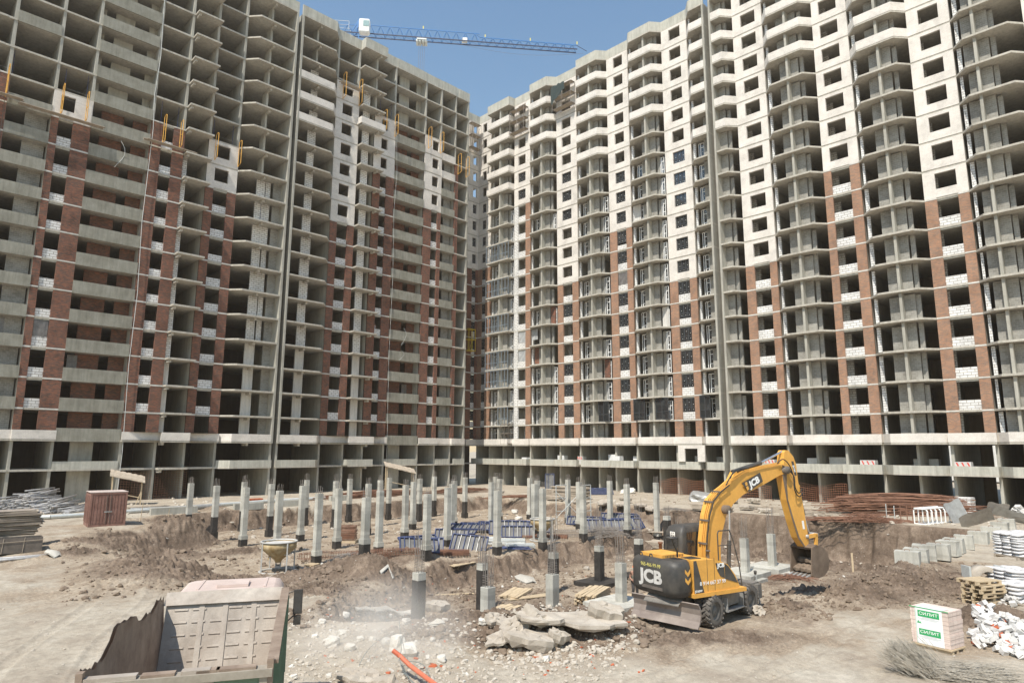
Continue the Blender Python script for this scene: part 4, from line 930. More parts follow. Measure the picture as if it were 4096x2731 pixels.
fp = [(1598, 2222, 2.6, 1.2, .15, -.5, .08, 0, 'leaning against the column, nearest blue-rimmed panel on the left'), (1610, 2215, 2.9, 1.0, .45, -1.1, 0, .5, 'lying tilted on top of the leaning grey panel'),
      (1640, 2212, 2.3, 1.1, .1, -.2, 0, 0, 'standing behind the nearest column of the panel pile'), (1795, 2200, 2.7, 1.3, -.08, -.25, .06, 0, 'showing its blue ribs beside the steel frames'), (1790, 2180, 2.6, 1.2, -.05, -1.35, 0, 1.15, 'laid flat over the ribbed blue panel'),
      (1735, 2165, 2.6, 1.1, -.15, -.3, 0, 0, 'standing left of the stacked blue panels'), (1770, 2140, 3.0, 1.0, -.3, -1.0, 0, .2, 'slanting behind the stacked blue panels'), (1830, 2135, 3.2, 1.1, -.35, -1.15, 0, .35, 'upper one of two slanting blue panels'),
      (1895, 2128, 3.0, 1.2, -.3, -1.2, 0, .3, 'slanting just left of the paired columns'), (1955, 2138, 3.2, 1.25, -.12, -.2, 0, 0, 'upright with bright blue ribs right of the paired columns'), (2035, 2125, 3.6, 1.1, -.2, -.35, 0, 0, 'upright behind the second concrete hopper'),
      (2005, 2150, 2.6, 1.0, -.1, -.15, 0, 0, 'upright in front of the others near the second hopper'), (2265, 2098, 3.4, 1.2, -.25, -.6, 0, 0, 'dark ribbed panel left of the bright column pair'), (2290, 2105, 3.0, .9, -.2, -1.4, 0, .2, 'lying flat below the dark ribbed panel'),
      (2345, 2125, 3.6, 1.3, -.12, -.45, 0, 0, 'wide blue-ribbed panel right of the bright column pair'), (2400, 2100, 3.4, 1.1, -.25, -1.2, 0, .6, 'laid over the wide blue-ribbed panel'), (2450, 2120, 2.6, 1.2, .1, -.3, 0, 0, 'upright at the right end of the panel pile'), (2525, 2120, 2.2, 1.3, .9, -.2, 0, 0, 'turned edge-on at the right end beside a column')]
for x, y, L, H, rz, pi_, ro, dz, lab in fp:
    form_panel(L, H, 'blue formwork panel ' + lab, place(x, y, -1.7, A0 + rz + .15 * math.sin(x), pi_ - (.4 if pi_ > -.9 else 0), ro, dz + .04))
form_panel(1.2, 2.4, 'upright blue formwork panel leaning on the board stacks under the right wing', place(2180, 1968, 0, A0 - .1, -.15, 0, .0))
for k in range(5): form_panel(3.4, 1.2, '%s blue-edged panel from the bottom of the flat pile under the right wing' % ordi(k + 1), place(2345, 1978, 0, A0 + .05 + .03 * k, -math.pi / 2 + .0, 0, .12 + k * .15))
# steel frames and props lying beside them
def frame_set(x, y, n, rz, lab, dz=.1, L=2.0, H=1.2, z=-1.7):
    for k in range(n):
        t = thing('tubular_scaffold', lab, 'scaffold frame', group=lab); t.matrix_world = place(x, y, z, A0 + rz + rnd.uniform(-.06, .06), -math.pi / 2 + rnd.uniform(-.04, .04), 0, dz + k * .07)
        m = MB(); m.path([(0, 0, 0), (0, 0, H), (L, 0, H), (L, 0, 0)], .025, 6); m.build('tube_frame', GALV, t)
        for z_ in (.3, .8): m = MB(); m.tube((0, 0, z_), (L, 0, z_), .02, 6); m.build('rung', GALV, t)
frame_set(1880, 2185, 7, .05, 'galvanised scaffold frame in the stacked bunch between the blue panels'); frame_set(1990, 2185, 6, -.02, 'galvanised scaffold frame in the flat stack below the second hopper'); frame_set(2030, 2200, 4, .15, 'galvanised scaffold frame splayed at the front of the flat stack')
for i in range(9):
    p = gp(2040 + rnd.uniform(-10, 10), 2196 + rnd.uniform(-3, 8), -1.7); m = MB(); m.tube((-1.3, 0, .05), (1.3, 0, .05 + rnd.uniform(0, .15)), .03, 6); o = m.build('steel_prop', BLU, origin=(0, 0, 0)); o.location = (p.x + rnd.uniform(-.5, .5), p.y + rnd.uniform(-.5, .5), p.z + .05); o.rotation_euler = (0, 0, A0 + rnd.uniform(-.3, .2)); tag(o, 'blue steel prop lying in the loose bundle below the scaffold frames', 'steel prop', 'loose blue props')
# free standing white scaffold frame pair
t = thing('scaffold_tower', 'slim white scaffold frame standing open on the pit floor before the far bank', 'scaffold'); t.matrix_world = place(2225, 2098, -1.6, A0 + .1)
for a in (0, 2.4):
    m = MB(); m.path([(a, 0, 0), (a, 0, 3.6), (a + 1.1, .8, 3.6), (a + 1.1, .8, 0)], .045, 6); m.build('end_frame', GALV, t)
    for z in (1.2, 2.4): m = MB(); m.tube((a, 0, z), (a + 1.1, .8, z), .035, 6); m.build('rung', GALV, t)
for z, q in ((.6, 3.0), (3.0, .6)): m = MB(); m.tube((0, 0, z), (2.4, 0, q), .03, 6); m.build('brace', GALV, t)
# ---------------------------------------------------------------- rebar lying about: nobody could count it
def rebar_heap(name, lab, x, y, z0, L, wd, h, rz, n, mat, r=.014, curl=.2, spread=.12):
    p = gp(x, y, z0); m = MB()
    for i in range(n):
        a = rz + rnd.gauss(0, spread); u = rnd.gauss(0, .42) * wd; l = L * rnd.uniform(.5, 1.05) / 2; z = .03 + rnd.random() ** .35 * h * max(.04, 1 - (u / wd) ** 2) * .9
        dx, dy = math.cos(a), math.sin(a); of_ = rnd.gauss(0, .17) * L; l *= .8; z *= max(.1, 1 - (of_ / L * 2.2) ** 2); ox, oy = -math.sin(rz) * u + of_ * math.cos(rz), math.cos(rz) * u + of_ * math.sin(rz)
        bow = rnd.gauss(0, curl); bz = rnd.uniform(0, .12)
        pts = [(p.x + ox + dx * l * s_ - dy * bow * (1 - s_ * s_), p.y + oy + dy * l * s_ + dx * bow * (1 - s_ * s_), p.z + max(.02, z + bz * (1 - s_ * s_) - .04 * abs(s_))) for s_ in (-1, -.5, 0, .5, 1)]
        m.path(pts, r * rnd.uniform(.8, 1.3), 4)
    return tag(m.build(name, mat), lab, 'rebar', kind='stuff')
rebar_heap('rebar_heap', 'huge heap of long rusty reinforcing bars under the right wing', 3600, 2056, 0, 10.5, 1.7, 1.9, A0 - .14, 300, RUST, .028, .25, .06)
rebar_heap('rebar_heap', 'lower rusty bars spread in front of the huge heap on the right', 3420, 2085, 0, 7, 1.4, .3, A0 - .2, 70, RUST, .02, .3, .15)
rebar_heap('rebar_heap', 'long low heap of rusty bars along the far left road behind the columns', 1500, 1986, 0, 12, 1.2, .7, .05, 150, RUST, .022, .5, .06)
rebar_heap('rebar_heap', 'rusty bars heaped near the inner corner behind the far columns', 1830, 1972, 0, 10, 1.4, .6, .2, 120, RUST, .022, .4, .09)
rebar_heap('rebar_heap', 'rusty bars strewn on the far crest of the pit below the corner', 2090, 1990, 0, 9, 1.0, .25, A0 + .5, 60, RUST, .02, .3, .12)
rebar_heap('rebar_heap', 'dark tangled rebar scraps on the right crest before the white frames', 3470, 2088, 0, 3.0, 1.2, .7, A0, 90, RUST, .014, .8, 1.2)
rebar_heap('rebar_heap', 'tangle of rusty bars and wire behind the second hopper row', 2420, 2140, -1.7, 3.0, 1.4, .6, A0, 90, GRB, .014, .5, .8)
rebar_heap('rebar_heap', 'messy tangle of rebar scraps beside the frontmost tall column', 1400, 2255, -1.7, 2.6, 1.0, .7, A0 + .3, 60, GRB, .014, .4, 1.3)
rebar_heap('rebar_heap', 'thin grey bars lying loose around the short column cages', 2700, 2130, -2.0, 3.0, 1.0, .3, A0 - .4, 30, GRB, .012, .3, .5)
rebar_heap('rebar_mat_heap', 'flat heap of rusty mesh on the ground below the bucket', 3160, 2312, -1.4, 3.0, 1.1, .12, A0 + .2, 90, RUST, .013, .05, .9)
def cage(x, y, z0, L, s, rz, mat, lab, dz=0):
    p = gp(x, y, z0); t = thing('rebar_cage', lab, 'rebar cage', (p.x, p.y, p.z + dz), rz, group='flat rebar cages')
    for a in (0, s):
        for b_ in (0, s * .7):
            m = MB(); m.tube((-L / 2, a, .04 + b_), (L / 2, a, .04 + b_), .014, 4); m.build('main_bar', mat, t)
    for i in range(int(L / .16)):
        m = MB(); xx = -L / 2 + i * .16 + .05; m.path([(xx, 0, .04), (xx, s, .04), (xx, s, .04 + s * .7), (xx, 0, .04 + s * .7), (xx, 0, .04)], .009, 4); m.build('stirrup', mat, t)
for k, (x, y, a) in enumerate([(1590, 2232, .3), (1600, 2240, .22), (1540, 2243, .35), (1370, 2240, .1), (1330, 2250, .25)]): cage(x, y, -1.7, 4.2, .45, A0 + a, RUST, '%s rusty rebar cage of the group lying behind the frontmost column' % ordi(k + 1), .06 * k)
for k, (x, y, a) in enumerate([(2290, 2140, .05), (2300, 2150, .0), (2440, 2132, -.05)]): cage(x, y, -1.7, 5.0, .5, A0 + a, GRB, '%s grey rebar cage of the group before the right-hand blue panels' % ordi(k + 1), .05 * k)
def mat_grid(x, y, z0, L, Wd, rz, lab, layers=3):
    p = gp(x, y, z0)
    for q in range(layers):
        m = MB()
        for i in range(int(L / .2) + 1): m.tube((-L / 2 + i * .2, -Wd / 2, 0), (-L / 2 + i * .2, Wd / 2, 0), .011, 4)
        for i in range(int(Wd / .2) + 1): m.tube((-L / 2, -Wd / 2 + i * .2, .02), (L / 2, -Wd / 2 + i * .2, .02), .011, 4)
        o = m.build('rebar_mat', RUST, origin=(0, 0, 0)); o.location = (p.x, p.y, p.z + .08 + q * .07); o.rotation_euler = (0, 0, rz + rnd.uniform(-.04, .04)); tag(o, lab, 'rebar mat', lab)
mat_grid(1775, 2222, -1.7, 3.4, 1.6, A0 + .08, 'rusty reinforcing mat lying flat before the blue-ribbed panel', 4)
mat_grid(2180, 2150, -1.7, 3.6, 1.5, A0 - .1, 'rusty reinforcing mat lying flat right of the second hopper', 3)
# bundle of rings on a pallet
p = gp(1390, 2168, -1.7); t = thing('stirrup_bundle', 'square bundle of rusty stirrups on a pallet behind the front columns', 'rebar bundle', (p.x, p.y, p.z), A0)
for i in range(24):
    m = MB(); a, b_ = rnd.uniform(-.05, .05), rnd.uniform(-.05, .05); z = .2 + i * .045; m.path([(-.6 + a, -.4 + b_, z), (.6 + a, -.4 + b_, z), (.6 + a, .4 + b_, z + .02), (-.6 + a, .4 + b_, z), (-.6 + a, -.4 + b_, z)], .016, 4); m.build('stirrup', RUST, t)
m = MB(); m.box(-.7, .7, -.5, .5, 0, .14); m.build('pallet', WOOD, t)
# ---------------------------------------------------------------- concrete hoppers
HOP = weathered('hopper paint', (.42, .29, .10), (.22, .13, .06), (.58, .50, .36), .75, sc1=2.2, local=True)
CRM = weathered('cement crust', (.46, .45, .42), (.34, .33, .31), (.56, .55, .52), .95, sc1=3, local=True, streak=False)
def hopper(x, y, s, lab):
    p = gp(x, y, -1.7); t = thing('concrete_hopper', lab, 'concrete hopper', (p.x, p.y, p.z), A0 + .3)
    m = MB(); Rr = .95 * s; m.lathe([(.16 * s, .5 * s), (.2 * s, .62 * s), (Rr, 1.28 * s), (Rr, 1.62 * s), (Rr - .02, 1.62 * s), (Rr - .02, 1.3 * s), (.18 * s, .64 * s)], 28); m.build('cone', HOP, t)
    m = MB(); m.lathe([(Rr - .03, 1.6 * s), (Rr + .05, 1.6 * s), (Rr + .05, 1.67 * s), (Rr - .03, 1.67 * s), (Rr - .03, 1.6 * s)], 28); m.build('rim', CRM, t)
    m = MB(); m.lathe([(.001, 1.42 * s), (Rr * .6, 1.46 * s), (Rr - .04, 1.55 * s)], 20); m.build('concrete_residue', CRM, t)
    for i in range(4):
        a = i * math.pi / 2 + .5; m = MB(); ca, sa = math.cos(a), math.sin(a); m.bar((ca * (Rr + .03), sa * (Rr + .03), 0), (ca * (Rr + .03), sa * (Rr + .03), 1.6 * s), .075); m.build('leg', CRM, t)
    m = MB(); m.lathe([(Rr - .04, .0), (Rr + .07, .0), (Rr + .07, .07), (Rr - .04, .07), (Rr - .04, 0)], 24); m.build('base_ring', CRM, t)
    m = MB(); m.box(-.1, .1, .1, .75 * s, .22, .3); m.box(-.16, -.1, .1, .8 * s, .2, .42); m.box(.1, .16, .1, .8 * s, .2, .42); m.build('chute', CRM, t)
    m = MB(); m.bar((-.5 * s, -Rr, .8 * s), (-.5 * s, Rr, .8 * s), .05); m.build('brace', HOP, t)
    m = MB(); m.tube((.5 * s, -.5, .6 * s), (.5 * s, -.5, 1.2 * s), .02, 6); m.tube((.3 * s, -.5, .95 * s), (.7 * s, -.5, .95 * s), .02, 6); m.build('lever', GALV, t)
hopper(1110, 2285, 1.05, 'rusty yellow funnel hopper with a crusted rim standing in the left of the pit')
hopper(2170, 2160, 1.0, 'second yellow funnel hopper half hidden by columns in the middle of the pit')
# ---------------------------------------------------------------- rubble, clods and stones
rs = np.random.RandomState(5)
SOILM = weathered('dark soil clod', (.20, .15, .11), (.12, .085, .06), (.28, .22, .165), .95, sc1=3, streak=False)
STN = weathered('grey rubble', (.45, .40, .33), (.33, .285, .23), (.56, .51, .44), .95, sc1=2.5, streak=False)
WST = plain('white rubble', (.58, .55, .49), .9, .2, var=.1, sc=5)
def cand(n, x0, x1, y0, y1, z0, f=None):
    xs, ys = rs.uniform(x0, x1, n), rs.uniform(y0, y1, n)
    P = []
    c_1 = None
    for x, y in zip(xs, ys):
        P.append(at(x, y, z0))
    P = np.array([(p.x, p.y) for p in P]); Z = HT(P[:, 0], P[:, 1])
    # refine on the real height
    for _ in range(4):
        for i, (x, y) in enumerate(zip(xs, ys)):
            q = at(x, y, Z[i]); P[i] = (q.x, q.y)
        Z = HT(P[:, 0], P[:, 1])
    return np.column_stack([P, Z])
def sc_on(name, lab, n, rect, z0, s0, s1, mat, box=False, thr=None, sq=.7):
    pts = cand(n, *rect, z0)
    if thr is not None:
        S = soilmask(pts[:, 0], pts[:, 1]); pts = pts[S > thr]
    sz = s0 * (s1 / s0) ** (rs.uniform(0, 1, len(pts)) ** 2.2)
    pts[:, 2] += sz * .15
    scatter(name, lab, pts, sz, mat, rs, sq, box)
sc_on('soil_clods', 'brown clods of earth strewn over the near rim of the pit', 4200, (1150, 2650, 2290, 2560), -.8, .02, .15, SOILM, thr=.3)
sc_on('soil_clods', 'dark clods of earth on the heaps right of the excavator', 2600, (3050, 3950, 2250, 2480), -.5, .015, .11, SOILM, thr=.3)
sc_on('soil_clods', 'clods of earth along the ruts left of the columns', 900, (250, 1350, 2130, 2420), -1.2, .03, .17, SOILM, thr=.25)
sc_on('soil_clods', 'small clods scattered over the floor of the pit', 1100, (700, 3600, 2080, 2340), -1.7, .04, .2, SOILM)
sc_on('rubble', 'grey stones and mortar crumbs beside the dump truck', 3600, (1150, 2500, 2440, 2760), -.5, .012, .09, STN)
sc_on('rubble', 'white broken block crumbs in the dusty debris beside the truck', 230, (1160, 1900, 2480, 2740), -.5, .02, .12, WST, box=True)
sc_on('rubble', 'white fragments littered over the pit floor and crests', 420, (650, 3400, 2030, 2330), -1.2, .03, .13, WST, box=True)
sc_on('rubble', 'pale stones littered over the road below the right wing', 900, (1900, 4096, 1990, 2110), 0, .03, .25, STN)
sc_on('rubble', 'pale stones littered over the road below the left wing', 700, (0, 1900, 1990, 2070), 0, .03, .22, STN)
sc_on('rubble', 'pebbles lying on the bright sandy ground in front', 450, (0, 4096, 2380, 2760), -.45, .012, .05, STN)
sc_on('rubble', 'stones and mortar lying over the broken slabs', 700, (1950, 2560, 2440, 2600), .0, .02, .12, STN)
sc_on('rubble', 'tiny brick crumbs around the near rim of the pit', 130, (1300, 2600, 2300, 2700), -.5, .03, .12, BRK, box=True)
# broken concrete slabs on the rubble heap
def slab_piece(x, y, L, Wd, th, rz, tx, ty, lab, dz=0.1, seed=0):
    r2 = random.Random(seed); n = 17; pl = []
    for i in range(n):
        a = 2 * math.pi * i / n; k = r2.uniform(.72, 1.08); pl.append((math.cos(a) * L / 2 * k, math.sin(a) * Wd / 2 * k))
    m = MB(); q = len(pl); 
    top = [(a, b_, th + r2.uniform(-.02, .02)) for a, b_ in pl]; bot = [(a * r2.uniform(.82, .98), b_ * r2.uniform(.82, .98), r2.uniform(-.04, .04)) for a, b_ in pl]
    mid = [(a * r2.uniform(.98, 1.06), b_ * r2.uniform(.98, 1.06), th * r2.uniform(.4, .6)) for a, b_ in pl]
    r1 = [(a * .66, b_ * .66, c + r2.uniform(-.05, .04)) for a, b_, c in top]; r0 = [(a * .33, b_ * .33, c + r2.uniform(-.05, .05)) for a, b_, c in top]
    m.add(r1 + r0 + top, [tuple(range(q, 2 * q))] + [(i, (i + 1) % q, q + (i + 1) % q, q + i) for i in range(q)] + [(2 * q + i, 2 * q + (i + 1) % q, (i + 1) % q, i) for i in range(q)])
    m.add(bot + mid + top, [tuple(range(q))[::-1]] + [(i, (i + 1) % q, q + (i + 1) % q, q + i) for i in range(q)] + [(q + i, q + (i + 1) % q, 2 * q + (i + 1) % q, 2 * q + i) for i in range(q)])
    o = m.build('broken_slab', STN2, origin=(0, 0, 0)); p = gp(x, y, -.5); o.location = (p.x, p.y, p.z + dz); o.rotation_euler = (tx, ty, rz); return tag(o, lab, 'broken slab', 'broken concrete slabs on the rubble heap')
STN2 = weathered('broken concrete', (.45, .40, .33), (.30, .25, .20), (.54, .49, .42), .95, sc1=1.3, streak=False, local=True, bmp=.5, bd=.05)
for i, a in enumerate([(2350, 2510, 2.7, 1.5, .16, A0 + .05, .10, .06, 'largest tilted slab of broken concrete on the rubble heap', .15), (2160, 2545, 1.5, 1.1, .16, A0, .08, .04, 'pale rounded slab lying left of the largest broken slab', .32), (2130, 2590, 1.6, .9, .3, A0 + .1, .1, .15, 'thick lower slab under the pale rounded one', .05),
        (2060, 2520, 1.1, .8, .2, A0 + .6, .5, -.3, 'jagged slab pointing up at the left of the heap'), (2130, 2510, 1.0, .7, .3, A0 - .3, -.2, .6, 'dark broken lump between the two left slabs', .25), (2230, 2575, .7, .5, .25, A0, .2, .3, 'boulder-like lump below the largest broken slab'),
        (2010, 2565, 1.2, .7, .14, A0 + .5, .2, -.3, 'thin slab at the lower left of the heap'), (1980, 2500, .8, .6, .2, A0, .3, .2, 'small slab half buried behind the heap', .0), (1745, 2440, 1.3, .9, .4, A0 + .4, .2, .1, 'grey boulder lump on the brown slope left of the heap', .0), (2420, 2490, 1.2, .8, .4, A0, .3, .2, 'brown lump at the right end of the heap', .1)]):
    slab_piece(*a[:9], dz=a[9] if len(a) > 9 else .1, seed=i + 3)
for k, (x, y, L) in enumerate([(2330, 2020, 3.0), (2420, 2018, 3.4), (2490, 2025, 2.6), (2560, 2028, 3.2), (2600, 2035, 2.4), (2500, 2012, 2.8), (2930, 2072, 3.2), (2985, 2068, 2.0), (3020, 2075, 2.4), (3060, 2066, 1.8), (1990, 1995, 2.2)]):
    o = slab_piece(x, y, L, 1.3, .28, A0 + 1.2 + rnd.uniform(-.4, .4), rnd.uniform(-.06, .06), rnd.uniform(-.08, .08), '%s flat broken slab from the left along the road under the right wing' % ordi(k + 1), dz=.04 + .1 * (k % 3), seed=40 + k); o['group'] = 'flat broken slabs along the road'
# plain chunks around the orange hose
def chunk(x, y, s, lab, mat, sq=(1, 1, 1), dz=.0, seed=1):
    v, f = ico(); r2 = np.random.RandomState(seed)
    bm_ = bpy.data.meshes.new('c'); import bmesh; b = bmesh.new()
    bmesh.ops.create_icosphere(b, subdivisions=3, radius=1)
    for q in b.verts:
        n = q.co.normalized(); m_ = max(abs(n.x), abs(n.y), abs(n.z)); q.co = n * (.75 / m_ ** .8) * (1 + .16 * float(vnoise(np.array(n.x * 2.2 + seed), np.array(n.y * 2.2 + n.z * 3), seed)) * 2)
        q.co = Vector((q.co.x * s * sq[0], q.co.y * s * sq[1], q.co.z * s * sq[2]))
    b.to_mesh(bm_); b.free(); bm_.materials.append(mat)
    for pl in bm_.polygons: pl.use_smooth = False
    o = bpy.data.objects.new('rubble_chunk', bm_); COL.objects.link(o); p = gp(x, y, -.5); o.location = (p.x, p.y, p.z + s * .35 + dz); o.rotation_euler = (r2.uniform(-.3, .3), r2.uniform(-.3, .3), r2.uniform(0, 6)); return tag(o, lab, 'rubble chunk', 'large rubble chunks')
BAGM = plain('white sack', (.62, .59, .53), .7, .3, var=.08, sc=6)
chunk(1590, 2615, .32, 'white sack-like lump right at the mouth of the orange hose', BAGM, (.75, .75, 1.25), .1, 3); chunk(1630, 2620, .3, 'white block lump just right of the orange hose mouth', BAGM, (1, .9, .9), 0, 4)
chunk(1540, 2760, .55, 'big cream boulder of concrete below the orange hose', STN2, (.9, .7, .8), -.2, 5); slab_piece(1440, 2720, 1.3, .9, .14, A0, .12, .1, 'broad dusty slab left of the cream boulder', dz=.02, seed=31)
for k, (x, y, s) in enumerate([(1288, 2492, .16), (1382, 2485, .2), (1258, 2550, .12), (1370, 2540, .18), (1440, 2560, .14), (1490, 2560, .13), (1545, 2575, .2), (1560, 2480, .12), (1330, 2580, .3), (1400, 2600, .2), (1765, 2645, .2), (1730, 2560, .1), (1625, 2490, .18), (1590, 2460, .1), (2185, 2640, .14), (2440, 2505, .2), (1930, 2510, .16)]):
    chunk(x, y, s, '%s white broken chunk from the list of litter beside the truck' % ordi(k + 1) if 0 else 'white broken chunk in the dusty litter right of the truck', BAGM if k % 3 else WST, (1, .8, .7), 0, 20 + k)['group'] = 'white chunks in the litter'
# plastic strips
def strip_film(pts, wd, lab, mat):
    m = MB(); P = [gp(x, y, -.6) for x, y in pts]; vs = []
    n = len(P)
    for i, p in enumerate(P):
        d = (P[min(i + 1, n - 1)] - P[max(i - 1, 0)]); s = Vector((-d.y, d.x, 0)).normalized() * wd * (.6 + .5 * math.sin(i * 1.7) ** 2)
        h = .10 + .07 * math.sin(i * 2.3)
        for q in (-1, -.33, .33, 1): vs.append((p.x + s.x * q, p.y + s.y * q, p.z + h + (.09 if abs(q) < .5 else 0) * (1 + math.sin(i * 3 + q))))
    m.add(vs, [(i * 4 + j, i * 4 + j + 1, (i + 1) * 4 + j + 1, (i + 1) * 4 + j) for i in range(n - 1) for j in range(3)], True)
    m.add([(a, b_, c - .05) for a, b_, c in vs], [(i * 4 + j, (i + 1) * 4 + j, (i + 1) * 4 + j + 1, i * 4 + j + 1) for i in range(n - 1) for j in range(3)], True)
    tag(m.build('plastic_film', mat), lab, 'plastic film')
FILM = plain('crumpled plastic', (.50, .47, .41), .45, .4, var=.15, sc=8)
strip_film([(1420, 2448), (1460, 2450), (1500, 2456), (1540, 2460), (1580, 2458), (1610, 2462)], .14, 'long pale strip of crumpled plastic lying on the brown slope', FILM)
strip_film([(1490, 2442), (1540, 2447), (1590, 2455), (1640, 2470)], .12, 'second strip of plastic just behind the long pale one', FILM)
strip_film([(1665, 2465), (1690, 2485), (1720, 2502), (1750, 2508), (1775, 2504)], .13, 'bright plastic strip trailing down to the right', FILM)
strip_film([(1520, 2297), (1550, 2300), (1575, 2302)], .15, 'white scrap of film on the mound by the tarred column', FILM)
strip_film([(2075, 2308), (2100, 2320), (2125, 2330)], .55, 'crumpled beige paper sheet lying in the deep pit', FILM)
strip_film([(185, 2215), (215, 2222), (232, 2228)], .3, 'white plastic scrap on the dirt right of the formwork box', FILM)
# orange hose and wires
HOSE = plain('orange corrugated hose', (.72, .20, .11), .55, .4, var=.06)
pts = [(1572, 2600), (1600, 2622), (1640, 2660), (1690, 2698), (1740, 2735), (1790, 2775)]
P = []; hs_ = [.62, .5, .36, .28, .24, .22]
for (x, y), h in zip(pts, hs_):
    p = at(x, y, -.45 + h); P.append(p)
m = MB(); Q = []
for a, b_ in zip(P, P[1:]):
    for i in range(26): Q.append(a.lerp(b_, i / 26))
for i, (a, b_) in enumerate(zip(Q, Q[1:])): m.tube(a, b_, .052 if i % 2 else .060, 14, caps=False)
m.tube(Q[0], Q[0] + (Q[0] - Q[3]) * .2, .052, 14); tag(m.build('hose', HOSE), 'bright orange corrugated hose coming out of the rubble at the bottom edge', 'hose')
WIR = plain('grey cable', (.20, .23, .22), .6, .4)
for k, pts in enumerate([[(1600, 2640), (1612, 2680), (1640, 2715), (1680, 2745)], [(1606, 2650), (1630, 2700), (1655, 2735)], [(1596, 2640), (1605, 2590), (1598, 2500), (1597, 2478)], [(1436, 2660), (1470, 2600), (1530, 2550), (1590, 2530)], [(1610, 2640), (1680, 2650), (1715, 2690), (1700, 2735)]]):
    m = MB(); P = [at(x, y, -.3 + (.35 if k == 2 else .05 * (i % 2))) for i, (x, y) in enumerate(pts)]
    Q = []
    for i in range(len(P) - 1):
        p0, p1, p2, p3 = P[max(i - 1, 0)], P[i], P[i + 1], P[min(i + 2, len(P) - 1)]
        for j in range(6):
            t_ = j / 6; Q.append(.5 * ((2 * p1) + (-p0 + p2) * t_ + (2 * p0 - 5 * p1 + 4 * p2 - p3) * t_ * t_ + (-p0 + 3 * p1 - 3 * p2 + p3) * t_ ** 3))
    Q.append(P[-1]); m.path(Q, .009, 5); tag(m.build('cable', WIR), '%s loose grey wire curling around the orange hose' % ordi(k + 1), 'cable', 'loose wires at the hose')
# ---------------------------------------------------------------- right foreground
PINK = bricks('pinkish silicate brick', (.68, .55, .48), (.72, .60, .53), (.52, .40, .35), .25, .112, .006, dirt=.96, bs=.3, off=.0)
GRN = plain('green print', (.03, .36, .12), .5, .4, var=.02); WLB = plain('white wrapper', (.80, .81, .80), .3, .5, var=.03); PRT = plain('faint grey print', (.50, .54, .54), .5); 
p = gp(3820, 2588, -.4); az = math.atan2(6.3 - 5.4, 23.45 - 23.25)
t = thing('brick_pallet', 'shrink-wrapped cube of pinkish bricks on a pallet with green and white labels', 'brick pallet', (p.x, p.y, p.z), 0)
t.rotation_euler = (0, 0, R(101.5))     # local +x runs along the printed face, local -y... towards the camera side
L_, D_, H_ = 1.06, .78, 1.02; z0 = .14
c0, s0 = at(3672, 2565, -.3), at(3805, 2596, -.3)
dv = (c0 - s0); t.rotation_euler = (0, 0, math.atan2(dv.y, dv.x)); t.location = (s0.x, s0.y, hz(s0.x, s0.y)); 
m = MB()
for k in range(8): j = .008 * ((k * 7) % 3); m.box(-j, L_ + j, -D_ - j, j * .5, z0 + k * H_ / 8, z0 + (k + 1) * H_ / 8 - .004)
m.build('brick_pack', PINK, t)
m = MB()
for y in (-D_ + .02, -D_ / 2, -.12): m.box(-.02, L_ + .02, y - .0, y + .1, 0, .08)
m.box(-.03, L_ + .03, -D_ - .02, .03, .09, .13); m.build('pallet', WOOD, t)
m = MB(); m.box(.16, .92, .014, .020, z0 + .0, z0 + H_ + .006); m.box(.16, .92, -D_ * .55, .0195, z0 + H_ + .0065, z0 + H_ + .012); wl = m.build('wrapper', WLB, t)
for zc in (.86, .34):
    m = MB(); m.box(.24, .84, .0215, .024, z0 + zc - .088, z0 + zc + .088); gl = m.build('green_label', GRN, t)
    Mx = Matrix.Translation((.54, .0275, z0 + zc)) @ Matrix.Rotation(math.pi, 4, 'Z') @ Matrix.Rotation(math.pi / 2, 4, 'X')
    text_mesh('СИЛИТ', .115, 'lettering', WHT, gl, Mx, .001, .001, 1.3)
    for q in range(3):
        m = MB(); ww = (.18, .3, .22)[q]; m.box(.54 - ww, .54 + ww, .0215, .0225, z0 + zc - .115 - q * .03, z0 + zc - .105 - q * .03); m.build('small_print', PRT, gl)
m = MB(); m.box(-.02, L_ + .02, .022, .0245, z0 + H_ - .01, z0 + H_ + .014); m.box(.9, .905, .022, .025, z0, z0 + H_); m.build('strap', GRN, t)
m = MB(); m.extr([(.80, z0 + .575), (.84, z0 + .66), (.88, z0 + .575)], .0215, .023); m.extr([(.75, z0 + .575), (.79, z0 + .63), (.825, z0 + .575)], .0215, .0228); m.build('printed_emblem', GRN, t)
